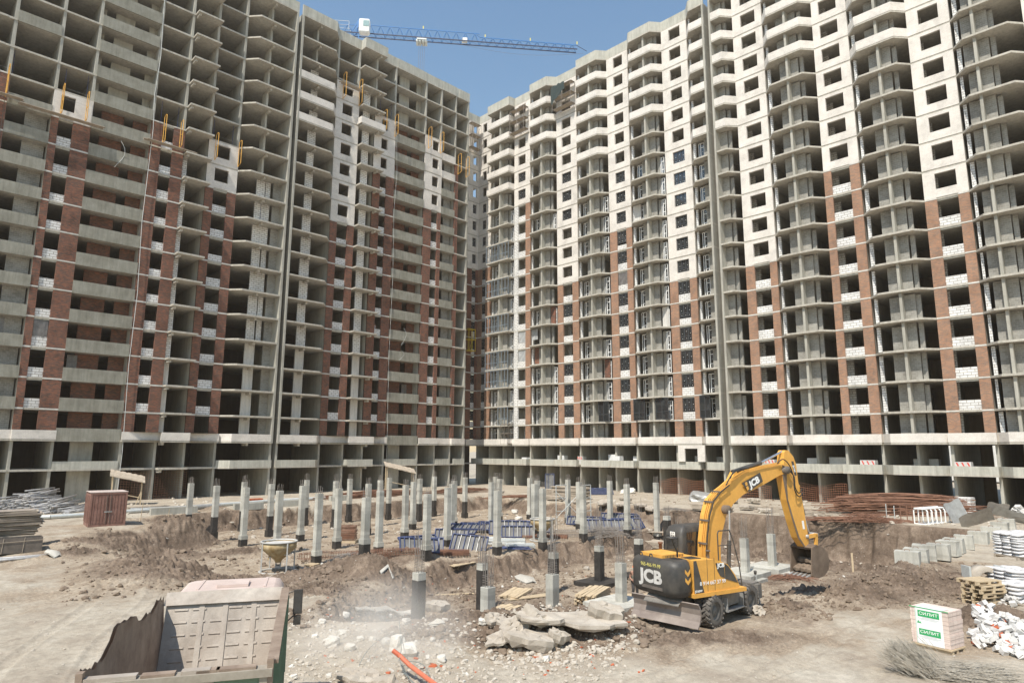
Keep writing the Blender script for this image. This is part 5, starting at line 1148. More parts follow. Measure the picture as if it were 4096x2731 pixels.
# heap of broken silicate blocks
BV = []
for i in range(5):
    m = MB(); a, b_, c = [(.13, .065, .06), (.14, .1, .06), (.1, .08, .07), (.18, .06, .05), (.09, .07, .05)][i]
    m.box(-a, a, -b_, b_, -c, c); m.v = [(q[0] * rnd.uniform(.8, 1.1), q[1] * rnd.uniform(.8, 1.1), q[2] * rnd.uniform(.8, 1.1)) for q in m.v]
    BV.append(m.build('broken_block', SILI if i != 4 else BRK, origin=(0, 0, 0)))
used = [0] * 5
def bheap(x, y, rx, ry, h, n, lab, s=1.0, red=.06):
    p = gp(x, y, -.2)
    for i in range(n):
        a, q = rnd.uniform(0, 6.28), rnd.random() ** .6
        k = 4 if rnd.random() < red else rnd.randrange(4)
        X_, Y_ = p.x + math.cos(a) * q * rx, p.y + math.sin(a) * q * ry
        o = BV[k] if not used[k] else BV[k].copy()
        if used[k]: COL.objects.link(o)
        used[k] = 1
        o.location = (X_, Y_, hz(X_, Y_) + .06 + max(0, (1 - q)) * h * rnd.uniform(.75, 1.0)); o.rotation_euler = (rnd.uniform(-.7, .7), rnd.uniform(-.7, .7), rnd.uniform(0, 6)); ss_ = s * rnd.uniform(.75, 1.25); o.scale = (ss_,) * 3
        tag(o, lab, 'broken block', lab)
bheap(4030, 2550, 1.2, .9, .62, 135, 'broken white block in the heap at the right edge beside the brick pallet', 1.0)
bheap(4090, 2610, .7, .6, .35, 45, 'broken white block at the foot of the right edge heap', 1.0)
bheap(4050, 2420, .5, .4, .25, 18, 'broken white block between the pallets and the dark soil', 1.0)
bheap(3925, 2440, .45, .4, .15, 14, 'broken white block just left of the dark soil heap', .9)
bheap(3790, 2040 + 5, 1.7, 1.0, 1.3, 48, 'white building block in the tumbled heap before the right wing', 2.0, 0)
bheap(4075, 2070, 1.1, .8, .9, 22, 'white building block in the heap at the far right edge', 1.8, 0)
bheap(3180, 2020, .9, .7, .8, 14, 'white block in the small pile against the ground floor pillar', 1.8, 0)
# big stacked white blocks behind the bent metal
p = gp(3850, 2052, 0); m = MB(); m.box(0, 1.8, 0, 1.4, 0, 1.3); o = m.build('block_pack', AAC, origin=(0, 0, 0)); o.location = (p.x + .5, p.y - .6, p.z); tag(o, 'neat pack of white blocks behind the crumpled sheet metal', 'block pack')
# wooden pallets
def pallet(lab, loc, rz, tilt=(0, 0)):
    t = thing('wooden_pallet', lab, 'pallet', group='weathered pallets by the sacks'); t.location = loc; t.rotation_euler = (tilt[0], tilt[1], rz)
    for i in range(7): m = MB(); y = -.4 + i * .125; m.box(-.6, .6, y, y + .09, .12, .142); m.build('top_board', WOOD, t)
    for y in (-.4, -.04, .33): 
        m = MB(); m.box(-.6, .6, y, y + .1, .1, .119); m.build('stringer', WOOD, t)
        m = MB(); m.box(-.6, .6, y, y + .1, 0, .02); m.build('bottom_board', WOOD, t)
        for x in (-.6, -.06, .47): m = MB(); m.box(x, x + .13, y, y + .1, .021, .099); m.build('foot_block', WOOD, t)
p = gp(3905, 2412, -.1)
for k in range(6): pallet('%s pallet from the bottom of the crooked stack before the sacks' % ordi(k + 1), (p.x + rnd.uniform(-.06, .06) + .2, p.y + rnd.uniform(-.06, .06) - .2, p.z + .146 * k), A0 + .35 + rnd.uniform(-.12, .12), (rnd.uniform(-.02, .02), rnd.uniform(-.02, .02)))
# sacks stacked on pallets, wrapped
SAK = weathered('wrapped white sack', (.66, .65, .64), (.48, .47, .48), (.78, .77, .76), .3, sc1=6, streak=False, local=True, spec=.6, bmp=.4, bd=.03)
def sacks(x, y, z, nl, nx, ny, rz, lab, dz=0):
    p = gp(x, y, z); t = thing('sack_stack', lab, 'sack stack', (p.x, p.y, p.z + dz), rz, group='wrapped sack stacks')
    for l in range(nl):
        for i in range(nx):
            for j in range(ny):
                m = MB(); a, b_, c = .40, .24, .075; vs = []; nu, nv = 12, 6
                for iu in range(nu):
                    an = 2 * math.pi * iu / nu; ca, sa = math.cos(an), math.sin(an); e = .45
                    for iv in range(nv):
                        ph = -math.pi / 2 + math.pi * iv / (nv - 1); q = math.cos(ph) ** .5 if math.cos(ph) > 0 else 0
                        vs.append((a * math.copysign(abs(ca) ** e, ca) * q, b_ * math.copysign(abs(sa) ** e, sa) * q, c * math.sin(ph)))
                fs = [(iu * nv + iv, ((iu + 1) % nu) * nv + iv, ((iu + 1) % nu) * nv + iv + 1, iu * nv + iv + 1) for iu in range(nu) for iv in range(nv - 1)]
                X0, Y0, Z0 = (i - (nx - 1) / 2) * .78 + rnd.uniform(-.03, .03), (j - (ny - 1) / 2) * .46 + rnd.uniform(-.03, .03), .22 + l * .125 + rnd.uniform(-.01, .01)
                m.add([(u + X0, v + Y0, w_ + Z0 + .03 * math.sin(u * 5 + l)) for u, v, w_ in vs], fs, True); m.build('sack', SAK, t)
    m = MB(); m.box(-.8, .8, -.6, .6, .1, .14); m.box(-.8, .8, -.6, -.5, 0, .1); m.box(-.8, .8, .5, .6, 0, .1); m.build('pallet', GWOOD, t)
sacks(4060, 2350, 0, 5, 2, 3, A0 + .2, 'lower wrapped stack of white sacks behind the pallets at the right edge')
sacks(4090, 2300, 0, 8, 2, 3, A0 + .2, 'higher wrapped stack of silvery sacks at the right edge', .75)
sacks(4075, 2415, 0, 5, 2, 2, A0 + .5, 'nearest wrapped stack of white sacks half behind the pallets')
# half-round concrete ring
p = gp(3935, 2325, 0); t = thing('concrete_ring', 'half-buried concrete culvert end by the pallets', 'concrete ring', (p.x, p.y, p.z - .1), A0)
m = MB(); m.lathe([(.42, -.3), (.62, -.3), (.62, .3), (.42, .3), (.42, -.3)], 28, axis='y'); m.v = [(a, b_, c + .1) for a, b_, c in m.v]; m.build('ring', STN2, t)
m = MB(); m.box(-.72, -.64, -.25, .25, 0, .72); m.box(.64, .72, -.25, .25, 0, .72); m.build('side_board', GALV, t)
# grey brush-like bundles of wire mesh at the bottom
def brush(x, y, rx, ry, a0, n, L, t0, t1, lab):
    p = gp(x, y, -.45); m = MB()
    for i in range(n):
        u, v = rnd.gauss(0, .5) * rx, rnd.gauss(0, .5) * ry; a = a0 + rnd.gauss(0, .16); t_ = rnd.uniform(t0, t1)
        q0 = Vector((p.x, p.y, p.z + .02)) + RA * u + DA * v + ZA * abs(rnd.gauss(0, .10)); dx = Vector((math.cos(a) * math.cos(t_), math.sin(a) * math.cos(t_), math.sin(t_)))
        l = L * rnd.uniform(.55, 1.05); q1 = q0 + dx * l; qm = q0 + dx * l * .5 + ZA * rnd.uniform(-.02, .06); m.tube(q0, qm, .0048, 4, caps=False); m.tube(qm, q1, .0045, 4, caps=False)
    tag(m.build('wire_mesh_heap', WMS), lab, 'wire mesh', kind='stuff')
brush(3705, 2700, .42, .35, A0 + math.pi - .35, 1500, .85, .35, 1.0, 'grey brush-like heap of cut wire mesh at the bottom edge')
brush(3790, 2700, .40, .45, A0 - .75, 1300, 1.4, -.05, .22, 'flatter second heap of wire mesh running out of the bottom edge')
# bent sheet metal, white steel trestles, pickets
def sheet(x, y, w_, h_, th, rz, tx, ty, mat, lab, dz=.0, bend=.3):
    m = MB(); n = 8; vs = []
    for i in range(n + 1):
        for j in (0, 1):
            u = i / n; vs.append((u * w_ - w_ / 2, bend * math.sin(u * 4.2) * .4, j * h_ + .05 * math.sin(u * 9)))
    m.add(vs, [(2 * i, 2 * i + 2, 2 * i + 3, 2 * i + 1) for i in range(n)], True); m.add([(a, b_ + th, c) for a, b_, c in vs], [(2 * i, 2 * i + 1, 2 * i + 3, 2 * i + 2) for i in range(n)], True)
    o = m.build('metal_sheet', mat, origin=(0, 0, 0)); p = gp(x, y, 0); o.location = (p.x, p.y, p.z + dz); o.rotation_euler = (tx, ty, rz); tag(o, lab, 'metal sheet', 'bent metal sheets')
sheet(3848, 2092, 1.6, 1.6, .02, A0 + .3, -.25, -.3, STL, 'grey bent metal sheet leaning on the white blocks', .1)
sheet(3915, 2110, 2.2, 1.1, .02, A0 - .25, .5, -.4, SHT, 'brown bent metal sheet lying across the end of the block row', .2)
sheet(3985, 2075, 1.8, 1.0, .02, A0 + .1, .3, .1, SHT, 'open metal trough behind the block row', .3); sheet(4030, 2078, 2.4, .8, .02, A0 - .2, .6, .25, STL, 'crumpled long metal sheet at the right edge', .1); sheet(4075, 2095, 1.6, .6, .02, A0 - .1, .9, .1, STL, 'flattened metal sheet at the far right edge', .05)
t = thing('steel_trestle', 'row of white steel trestles with curved corners lying on the right crest', 'steel trestle'); t.matrix_world = place(3715, 2098, 0, A0 + .55)
for i in range(6):
    m = MB(); x = i * .62; m.path([(x, 0, 0), (x, 0, .95), (x, .15, 1.1), (x, .85, 1.1), (x, 1.0, .95), (x, 1.0, 0), (x, .85, -.0), (x, .15, .0), (x, 0, .1)], .05, 6); m.build('hoop', WFR, t)
for y in (.1, .9): m = MB(); m.tube((-.1, y, 1.14), (3.3, y, 1.14), .045, 6); m.build('rail', WFR, t)
for k, x in enumerate((3548, 3580, 3605, 3630, 3652, 3680)):
    p = gp(x, 2082 + (k % 3) * 4, 0); m = MB(); m.tube((0, 0, -.1), (.03, 0, 1.3 - .1 * (k % 2)), .035, 6); o = m.build('steel_picket', GALV if k < 2 else RUST, origin=(0, 0, 0)); o.location = p; tag(o, '%s upright picket from the left on the right crest' % ordi(k + 1), 'picket', 'pickets on the right crest')
# low grey tarp heaps and white bags near the ground floors
for k, (x, y, s, mt, lab) in enumerate([(2820, 2003, 1.5, STL, 'crumpled grey tarpaulin heap on the road behind the boom'), (2510, 1972, 1.0, BAGM, 'white bag heap under the right wing beside the little cart'), (2060, 2015, .35, BAGM, 'white lump on the far crest'), (2075, 2078, .4, BAGM, 'white bag upright on the far pit floor'), (3690, 2010, .5, BAGM, 'white lump by the rusty rebar heap')]):
    o = chunk(x, y, s, lab, mt, (1.3, 1.0, .45 if s > .5 else .8), -s * .15, 60 + k); o['group'] = 'lumpy heaps'; o['category'] = 'heap'
# red barrier tape and posts: small wooden stakes with string
for k, (x, y, h) in enumerate([(665, 2120, 1.6), (560, 2085, 1.4), (3412, 2275, 1.3), (2960, 2350, .7)]):
    p = gp(x, y, -1.0); m = MB(); m.bar((0, 0, -.2), (.12, .05, h), .035 if k != 2 else .12); o = m.build('wooden_stake', WOOD, origin=(0, 0, 0)); o.location = p; tag(o, ['thin stake on the dirt right of the container', 'crooked stake close to the container', 'leaning plank stake against the right bank', 'short stake in the ramp right of the excavator'][k], 'stake')
# ---------------------------------------------------------------- wheeled excavator
EY = weathered('excavator yellow', (.74, .37, .06), (.52, .27, .07), (.80, .44, .10), .5, sc1=1.3, streak=False, bmp=0, local=True, spec=.5, amt=.45)
EB = weathered('excavator black', (.040, .038, .036), (.025, .025, .025), (.13, .115, .095), .55, sc1=1.8, streak=False, bmp=0, local=True, spec=.5)
EG = weathered('dusty chassis', (.16, .145, .13), (.07, .065, .06), (.27, .25, .22), .8, sc1=1.6, streak=False, local=True)
TYR = weathered('dusty tyre', (.14, .125, .11), (.05, .047, .044), (.26, .235, .205), .9, sc1=2.2, streak=False, local=True)
BKT = weathered('earthy bucket steel', (.16, .115, .085), (.08, .06, .045), (.26, .20, .15), .75, sc1=1.8, streak=False, local=True, bmp=.5)
CHR = plain('chrome rod', (.55, .57, .62), .2, .8, .8); RBB = plain('black rubber hose', (.03, .03, .03), .5, .4)
EYAW = R(-14)
ex = thing('wheeled_excavator', 'yellow and black wheeled excavator digging at the pit edge, boom raised, bucket full of soil', 'excavator', (22.6, 12.6, -.5), EYAW)
cyw, syw = math.cos(-EYAW), math.sin(-EYAW)
def uc(p): return (-.145 + p[0] * cyw - p[1] * syw, .17 + p[0] * syw + p[1] * cyw, p[2])
U = lambda: MB(uc)
m = U(); m.box(-1.95, 1.95, -.42, .42, .62, .98); m.box(-1.5, -1.1, -.95, .95, .42, .66); m.box(1.1, 1.5, -.95, .95, .42, .66); m.box(-.7, .7, -.62, .62, .50, .96); m.build('chassis', EG, ex)
m = U(); m.box(-.75, .75, -1.08, -.64, .55, .98); m.build('tool_box', EG, ex); m = U(); m.box(-.6, .6, -1.22, -.95, .40, .45); m.box(-.6, -.55, -1.2, -.98, .45, .85); m.box(.55, .6, -1.2, -.98, .45, .85); m.build('step', STL, ex)
m = U(); m.box(-.65, .65, .64, 1.08, .55, .98); m.build('tool_box', EG, ex)
m = U(); m.box(1.75, 2.35, -.95, .95, .72, 1.0); m.box(1.95, 2.25, -1.1, -.7, .45, .95); m.build('front_bracket', EG, ex)
for x in (-1.28, 1.3):
    for y in (-1.03, -.69, .69, 1.03):
        m = U(); Rw, hw = .53, .14
        m.lathe([(.30, y - hw + .01), (.40, y - hw), (.49, y - hw + .015), (.50, y - hw + .05), (.50, y + hw - .05), (.49, y + hw - .015), (.40, y + hw), (.30, y + hw - .01)], 30, x, Rw, axis='y')
        m.v = m.v
        wv = m; 
        tyre_v = wv
        r_ = U(); r_.lathe([(.001, y - .06), (.14, y - .07), (.16, y - .02), (.27, y - .02), (.31, y - hw + .012), (.31, y + hw - .012), (.27, y + .02), (.001, y + .03)], 24, x, Rw, axis='y')
        wh = r_.build('wheel', EG, ex)
        for i in range(20):
            a = 2 * math.pi * i / 20
            for sgn in (-1, 1):
                aa = a + (math.pi / 20 if sgn > 0 else 0)
                M = Matrix.Translation((x, y + sgn * hw * .5, Rw)) @ Matrix.Rotation(-aa, 4, 'Y') @ Matrix.Translation((0, 0, .512)) @ Matrix.Rotation(sgn * .5, 4, 'Z')
                m.mbox(M, .065, hw * 1.15, .05)
        m.build('tyre', TYR, wh)
m = U(); pr = [(-2.62, .98), (-2.50, .82), (-2.46, .62), (-2.52, .40), (-2.70, .22), (-2.74, .24), (-2.58, .42), (-2.52, .62), (-2.56, .82), (-2.66, .96)]
m.extr(pr, -1.28, 1.28); m.box(-2.5, -2.3, -.5, -.3, .4, .7); m.box(-2.5, -2.3, .3, .5, .4, .7); m.build('blade', weathered('worn blade', (.24, .19, .16), (.13, .10, .085), (.36, .31, .27), .55, sc1=1.2, local=True, streak=False, spec=.5), ex)
m = U(); 
for y in (-.4, .4): m.bar((-2.4, y, .5), (-1.6, y, .62), .16)
m.build('blade_arm', EG, ex)
m = U(); n = 10; vs = []
for i in range(n + 1):
    u = i / n; x = -1.75 - u * 1.02; z = 1.12 + .10 * math.sin(u * 3.0) - .30 * u * u
    for y in (-.72, .62): vs.append((x, y + .10 * u, z))
m.add(vs, [(2 * i, 2 * i + 2, 2 * i + 3, 2 * i + 1) for i in range(n)], True); m.add([(a, b_, c - .02) for a, b_, c in vs], [(2 * i, 2 * i + 1, 2 * i + 3, 2 * i + 2) for i in range(n)], True); m.build('mud_flap', EG, ex)
m = MB(); m.lathe([(.62, .96), (.62, 1.16)], 28, -.15, .17); m.lathe([(.001, 1.16), (.62, 1.16)], 28, -.15, .17); m.build('slewing_ring', DST, ex)
# upper structure
def rounded(x0, x1, y0, y1, c):
    o = []
    for cx, cy_, a0 in ((x1 - c, y1 - c, 0), (x0 + c, y1 - c, 90), (x0 + c, y0 + c, 180), (x1 - c, y0 + c, 270)):
        for k in range(6): a = R(a0 + k * 18); o.append((cx + c * math.cos(a), cy_ + c * math.sin(a)))
    return o
m = MB(); layers = [(1.06, -.16), (1.12, -.05), (1.28, 0.0), (2.02, 0.0), (2.15, -.04), (2.22, -.14)]
rings = []
for z, ins in layers: rings.append([(x, y, z) for x, y in rounded(-2.92 - ins, -2.02, -1.24 - ins, 1.0 + ins, .34)])
n = len(rings[0])
m.add([p for r_ in rings for p in r_], [(j * n + i, j * n + (i + 1) % n, (j + 1) * n + (i + 1) % n, (j + 1) * n + i) for j in range(len(rings) - 1) for i in range(n)], True)
m.add(rings[-1], [tuple(range(n))]); m.add(rings[0], [tuple(range(n))[::-1]])
cw = m.build('counterweight', EB, ex)
m = MB(); m.box(-2.925, -2.915, -.65, .35, 1.24, 1.34); m.build('recess', DST, cw)
m = MB(); pr = [(-2.03, 1.17), (-2.03, 2.22), (-1.1, 2.20), (-.78, 2.12), (-.42, 1.98), (-.08, 1.62), (.12, 1.22), (.12, 1.17)]
m.extr(pr, -1.22, -.32); m.build('engine_cover', EY, ex)
m = MB(); m.extr([(-2.03, 1.17), (-2.03, 2.22), (-1.12, 2.2), (-.9, 2.14), (-.9, 1.17)], -.318, 1.2); m.build('engine_cover', EY, ex)
m = MB(); m.box(-2.1, .42, -1.26, -.30, 1.04, 1.168); m.box(-.899, 1.0, -.299, 1.24, 1.04, 1.168); m.build('deck', EY, ex)
m = MB(); m.extr([(-2.05, 1.18), (-2.05, 2.21), (-1.92, 2.21), (-1.60, 1.18)], -1.232, -1.222); m.build('black_trim', EB, ex)
m = MB(); m.extr([(-1.02, 2.07), (-.74, 2.05), (-.62, 2.0), (-.60, 1.55), (-.80, 1.62), (-.93, 1.80)], -1.234, -1.223); m.build('grille', EB, ex)
m = MB(); m.extr([(-.58, 2.03), (-.40, 1.92), (-.12, 1.58), (.04, 1.34), (-.58, 1.52)], -1.234, -1.223); m.build('grille', EB, ex)
for x in (-1.42, -1.08): m = MB(); m.box(x - .006, x + .006, -1.226, -1.219, 1.2, 2.25); m.build('panel_gap', EB, ex)
m = MB()
for i in range(12): m.box(-1.92 + i * .045, -1.90 + i * .045, -.95, -.5, 2.222 - i * .001, 2.232)
m.build('vent', EB, ex)
m = MB(); m.box(-2.6, -1.6, -.35, .75, 2.20, 2.32); h_ = m.build('hood', EY, ex); m = MB()
for i in range(12): m.box(-2.45 + i * .07, -2.42 + i * .07, -.354, -.30, 2.22, 2.30)
m.build('vent', EB, h_)
for y in (.6, .1): m = MB(); m.path([(-2.7, y - .08, 2.2), (-2.7, y - .04, 2.32), (-2.7, y + .04, 2.32), (-2.7, y + .08, 2.2)], .022, 6); m.build('lifting_eye', EB, ex)
m = MB(); m.lathe([(.06, 2.2), (.06, 2.5), (.09, 2.5), (.09, 2.56), (.001, 2.56)], 12, -1.55, .85); m.build('exhaust', RUST, ex)
m = MB(); m.lathe([(.05, 2.15), (.05, 2.38), (.08, 2.38), (.08, 2.42), (.001, 2.42)], 12, -.85, -.75); m.build('filler_cap', DST, ex)
m = MB(); m.path([(-2.3, -.75, 2.3), (-2.35, -.8, 2.5), (-2.55, -.85, 2.75), (-2.62, -.85, 2.95)], .03, 6); m.lathe([(.001, 2.93), (.22, 2.95), (.22, 2.98), (.001, 3.0)], 16, -2.62, -.85); m.build('mirror', EB, ex)
# cab on the far side
m = MB(); rings = []
for z, a0, a1, ins in ((1.17, -1.0, .98, 0), (2.3, -1.02, 1.02, 0), (2.85, -.98, .85, .02), (3.05, -.88, .72, .07), (3.12, -.72, .6, .18)):
    rings.append([(x, y, z) for x, y in rounded(a0, a1, .34 + ins, 1.24 - ins, .12)])
n = len(rings[0]); m.add([p for r_ in rings for p in r_], [(j * n + i, j * n + (i + 1) % n, (j + 1) * n + (i + 1) % n, (j + 1) * n + i) for j in range(len(rings) - 1) for i in range(n)], True); m.add(rings[-1], [tuple(range(n))])
cab = m.build('cab', EB, ex)
m = MB(); m.box(-.75, .0, .325, .337, 1.9, 2.9); m.box(.12, .8, .325, .337, 1.6, 2.85); m.box(-1.035, -1.022, .5, 1.08, 2.0, 2.75); m.build('window', GLASS, cab)
m = MB(); m.box(-1.045, -1.036, .62, .86, 2.72, 2.9); pl_ = m.build('number_plate', WHT, cab)
Mx = Matrix.Translation((-1.05, .74, 2.85)) @ Matrix.Rotation(-math.pi / 2, 4, 'Z') @ Matrix.Rotation(math.pi / 2, 4, 'X'); text_mesh('4113', .075, 'lettering', EB, pl_, Mx, .001, .002)
Mx = Matrix.Translation((-1.05, .74, 2.77)) @ Matrix.Rotation(-math.pi / 2, 4, 'Z') @ Matrix.Rotation(math.pi / 2, 4, 'X'); text_mesh('XM 63', .075, 'lettering', EB, pl_, Mx, .001, .002)
m = MB(); m.path([(-.45, -.85, 2.05), (-.45, -.85, 2.95), (-.40, -.85, 3.05), (.15, -.85, 3.05), (.28, -.88, 2.7), (.45, -.95, 1.9), (.5, -1.0, 1.17)], .022, 6); m.tube((-.45, -.85, 2.55), (.25, -.85, 2.55), .016, 6); m.build('handrail', EB, ex)
# boom
BW = .17
boomp = [(-.30, 2.0), (-.26, 2.6), (-.08, 3.49), (.15, 4.02), (.55, 4.30), (.97, 4.50), (1.4, 4.74), (2.0, 5.0), (3.0, 5.17), (4.10, 5.30), (4.42, 5.30), (4.58, 5.12), (4.45, 4.94), (4.1, 4.87), (2.78, 4.42), (1.9, 4.18), (1.33, 3.86), (.93, 3.46), (.68, 2.9), (.54, 2.4), (.52, 1.75), (0, 1.6)]
m = MB(); m.extr(boomp, .1 - BW, .1 + BW); boom = m.build('boom', EY, ex)
m = MB(); k_ = [(x, z) for x, z in [(-.33, 2.0), (-.29, 2.6), (-.11, 3.5), (.13, 4.05), (.55, 4.36), (.96, 4.56), (1.39, 4.80), (2.0, 5.04), (3.0, 5.21), (4.1, 5.34)]]
for (a, b_), (c, d_) in zip(k_, k_[1:]):
    for q in (-.12, -.04, .04): m.bar((a, .1 + q - .1, b_ + .02), (c, .1 + q - .1, d_ + .02), .028)
m.build('hydraulic_pipe', EY, boom)
for y in (-.16,):
    m = MB(); m.path([(-.3, y, 2.1), (-.22, y, 2.7), (-.05, y, 3.5), (.2, y, 4.02), (.6, y, 4.33), (1.05, y, 4.56)], .024, 6); m.build('hose', RBB, boom)
for z, x in ((2.5, -.28), (3.3, -.14), (3.95, .1), (4.3, .5)): m = MB(); m.box(x - .06, x + .02, -.18, .18, z, z + .06); m.build('pipe_clamp', DST, boom)
m = MB(); m.lathe([(.001, -.27), (.16, -.27), (.16, .47), (.001, .47)], 18, 0.82, 3.68, axis='y'); m.build('pivot', BKT, boom)
m = MB(); m.lathe([(.001, -.26), (.15, -.26), (.15, .46), (.001, .46)], 18, 4.38, 5.08, axis='y'); m.build('pivot', DST, boom)
for y in (-.30, .5):
    m = MB(); m.tube((.62, y, 1.35), (.75, y, 2.6), .075, 14); m.build('cylinder', EB, ex); m = MB(); m.tube((.75, y, 2.6), (.82, y, 3.66), .042, 12); m.build('piston_rod', CHR, ex)
# boom decal
ang = math.atan2(5.0 - 4.35, 3.2 - 1.6)
m = MB(); ca, sa = math.cos(ang), math.sin(ang)
def dl(u, v, ox=2.35, oz=4.58): return (ox + u * ca - v * sa, oz + u * sa + v * ca)
m.extr([dl(-.52, .24), dl(.62, .20), dl(.62, -.17), dl(-.30, -.20)], -.131, -.122); dec = m.build('black_decal', EB, boom)
Mx = Matrix.Translation((*[dl(.16, .0)[0]], -.134, dl(.16, .0)[1])) @ Matrix.Rotation(-ang, 4, 'Y') @ Matrix.Rotation(math.pi / 2, 4, 'X'); text_mesh('JCB', .34, 'lettering', WHT, dec, Mx, .001, .016, 1.12)
m = MB(); m.extr([dl(-.36, .02), dl(-.24, .02), dl(-.24, -.12), dl(-.36, -.12)], -.135, -.1315); m.extr([dl(-.36, .19), dl(-.24, .19), dl(-.24, .06), dl(-.36, .06)], -.135, -.1315); m.build('yellow_mark', EY, dec)
# dipper
dip = [(4.46, 5.76), (4.55, 5.86), (4.72, 5.86), (5.02, 5.60), (5.16, 5.30), (5.22, 4.6), (5.38, 4.0), (5.60, 2.7), (5.62, 2.10), (5.52, 1.92), (5.38, 2.0), (5.0, 2.4), (4.72, 3.1), (4.45, 3.9), (4.30, 4.75), (4.25, 5.0), (4.4, 5.3)]
m = MB(); m.extr(dip, .1 - .165, .1 + .165); stick = m.build('dipper_arm', EY, ex)
m = MB(); m.extr([(4.25, 5.02), (4.36, 5.28), (4.56, 5.05), (4.5, 4.6), (4.52, 3.9), (4.80, 3.1), (5.08, 2.42), (5.42, 2.02), (5.36, 2.0), (4.98, 2.38), (4.70, 3.1), (4.43, 3.9), (4.28, 4.75)], -.0685, -.0655); m.build('soil_crust', BKT, stick)
m = MB(); m.tube((1.55, .1, 5.02), (3.2, .1, 5.36), .085, 14); m.build('cylinder', EB, ex); m = MB(); m.tube((3.2, .1, 5.36), (4.6, .1, 5.82), .045, 12); m.build('piston_rod', CHR, ex)
m = MB(); m.extr([(1.3, 4.7), (1.62, 5.1), (1.75, 4.9)], -.02, .22); m.build('bracket', EY, boom)
m = MB(); m.tube((5.35, .1, 4.35), (5.66, .1, 3.25), .075, 14); m.build('cylinder', EB, ex); m = MB(); m.tube((5.66, .1, 3.25), (5.92, .1, 2.48), .04, 12); m.build('piston_rod', CHR, ex)
m = MB(); m.extr([(5.0, 4.5), (5.42, 4.45), (5.3, 4.2), (5.1, 4.15)], .0, .2); m.build('bracket', EY, stick)
for y in (-.12, .3): 
    m = MB(); m.bar((5.55, y, 2.42), (6.12, y, 2.46), .09, .14); m.build('bucket_link', EY, ex)
    m = MB(); m.bar((6.05, y, 2.46), (6.0, y, 1.92), .09, .14); m.build('bucket_link', EY, ex)
for x, z in ((5.55, 2.42), (6.1, 2.46), (5.52, 2.0)): m = MB(); m.lathe([(.001, -.16), (.08, -.16), (.08, .36), (.001, .36)], 14, x, z, axis='y'); m.build('pin', STL, ex)
for pts in ([(3.9, -.15, 5.35), (4.2, -.2, 5.5), (4.6, -.2, 5.2), (4.9, -.15, 4.6)], [(4.3, -.15, 5.2), (4.75, -.22, 4.85), (4.8, -.22, 4.4), (5.1, -.15, 4.15), (5.35, -.12, 4.3)], [(4.2, -.14, 5.25), (4.65, -.25, 4.95), (4.72, -.25, 4.3), (5.05, -.18, 4.02), (5.4, -.12, 4.15)], [(1.2, -.1, 4.8), (1.3, -.18, 5.05), (1.7, -.16, 5.15), (2.2, -.13, 5.16)], [(0.9, -.14, 4.55), (1.1, -.22, 4.9), (1.5, -.2, 5.1), (1.9, -.14, 5.1)]):
    m = MB(); P_ = [Vector(q) for q in pts]; Q = []
    for i in range(len(P_) - 1):
        p0, p1, p2, p3 = P_[max(i - 1, 0)], P_[i], P_[i + 1], P_[min(i + 2, len(P_) - 1)]
        for j in range(6):
            t_ = j / 6; Q.append(.5 * ((2 * p1) + (-p0 + p2) * t_ + (2 * p0 - 5 * p1 + 4 * p2 - p3) * t_ * t_ + (-p0 + 3 * p1 - 3 * p2 + p3) * t_ ** 3))
    Q.append(P_[-1]); m.path(Q, .022, 7); m.build('hose', RBB, ex)
m = MB(); m.extr([(4.86, 5.42), (5.0, 5.42), (5.16, 4.86), (5.02, 4.84)], -.069, -.066); dd = m.build('black_decal', EB, stick)
Mx = Matrix.Translation((5.01, -.071, 5.12)) @ Matrix.Rotation(R(74), 4, 'Y') @ Matrix.Rotation(math.pi / 2, 4, 'X'); text_mesh('JS160', .13, 'lettering', WHT, dd, Mx, .001, .004)
m = MB(); m.extr([(5.28, 3.05), (5.40, 3.05), (5.45, 2.72), (5.33, 2.72)], -.069, -.066); m.build('warning_label', WHT, stick)
# bucket: open towards the machine
bo = [(5.30, 2.02), (5.66, 2.16), (6.15, 2.02), (6.52, 1.72), (6.66, 1.30), (6.52, .92), (6.15, .66), (5.70, .60), (5.15, .74)]
bi = [(5.36, 1.94), (5.66, 2.06), (6.08, 1.93), (6.42, 1.66), (6.54, 1.30), (6.42, .99), (6.10, .75), (5.70, .69), (5.16, .80)]
bsc = lambda P_: [(5.52 + (x - 5.52) * .78, 2.02 + (z - 2.02) * .82) for x, z in P_]; bo, bi = bsc(bo), bsc(bi)
y0, y1 = -.38, .56
m = MB(); m.extr(bo + bi[::-1], y0, y1)
m.extr(bo[:9], y0 - .03, y0 + .02); m.extr(bo[:9], y1 - .02, y1 + .03); bk = m.build('bucket', BKT, ex)
for i in range(5): m = MB(); y = y0 + .08 + i * (y1 - y0 - .16) / 4; m.extr([(5.31, .94), (5.29, 1.02), (5.0, .93)], y - .04, y + .04); m.build('tooth', STL, bk)
m = MB(); v, f = ico()
for cx, cz, s in ((5.70, 1.17, .33), (5.95, 1.22, .35), (5.48, 1.12, .24), (5.8, 1.45, .24)):
    for yy in (-.15, .1, .35): m.add([(cx + q[0] * s * rnd.uniform(.8, 1.1), yy + q[1] * .3, cz + q[2] * s * .6 * rnd.uniform(.8, 1.1)) for q in v], [tuple(g) for g in f])
m.build('soil_load', SOILM, bk)
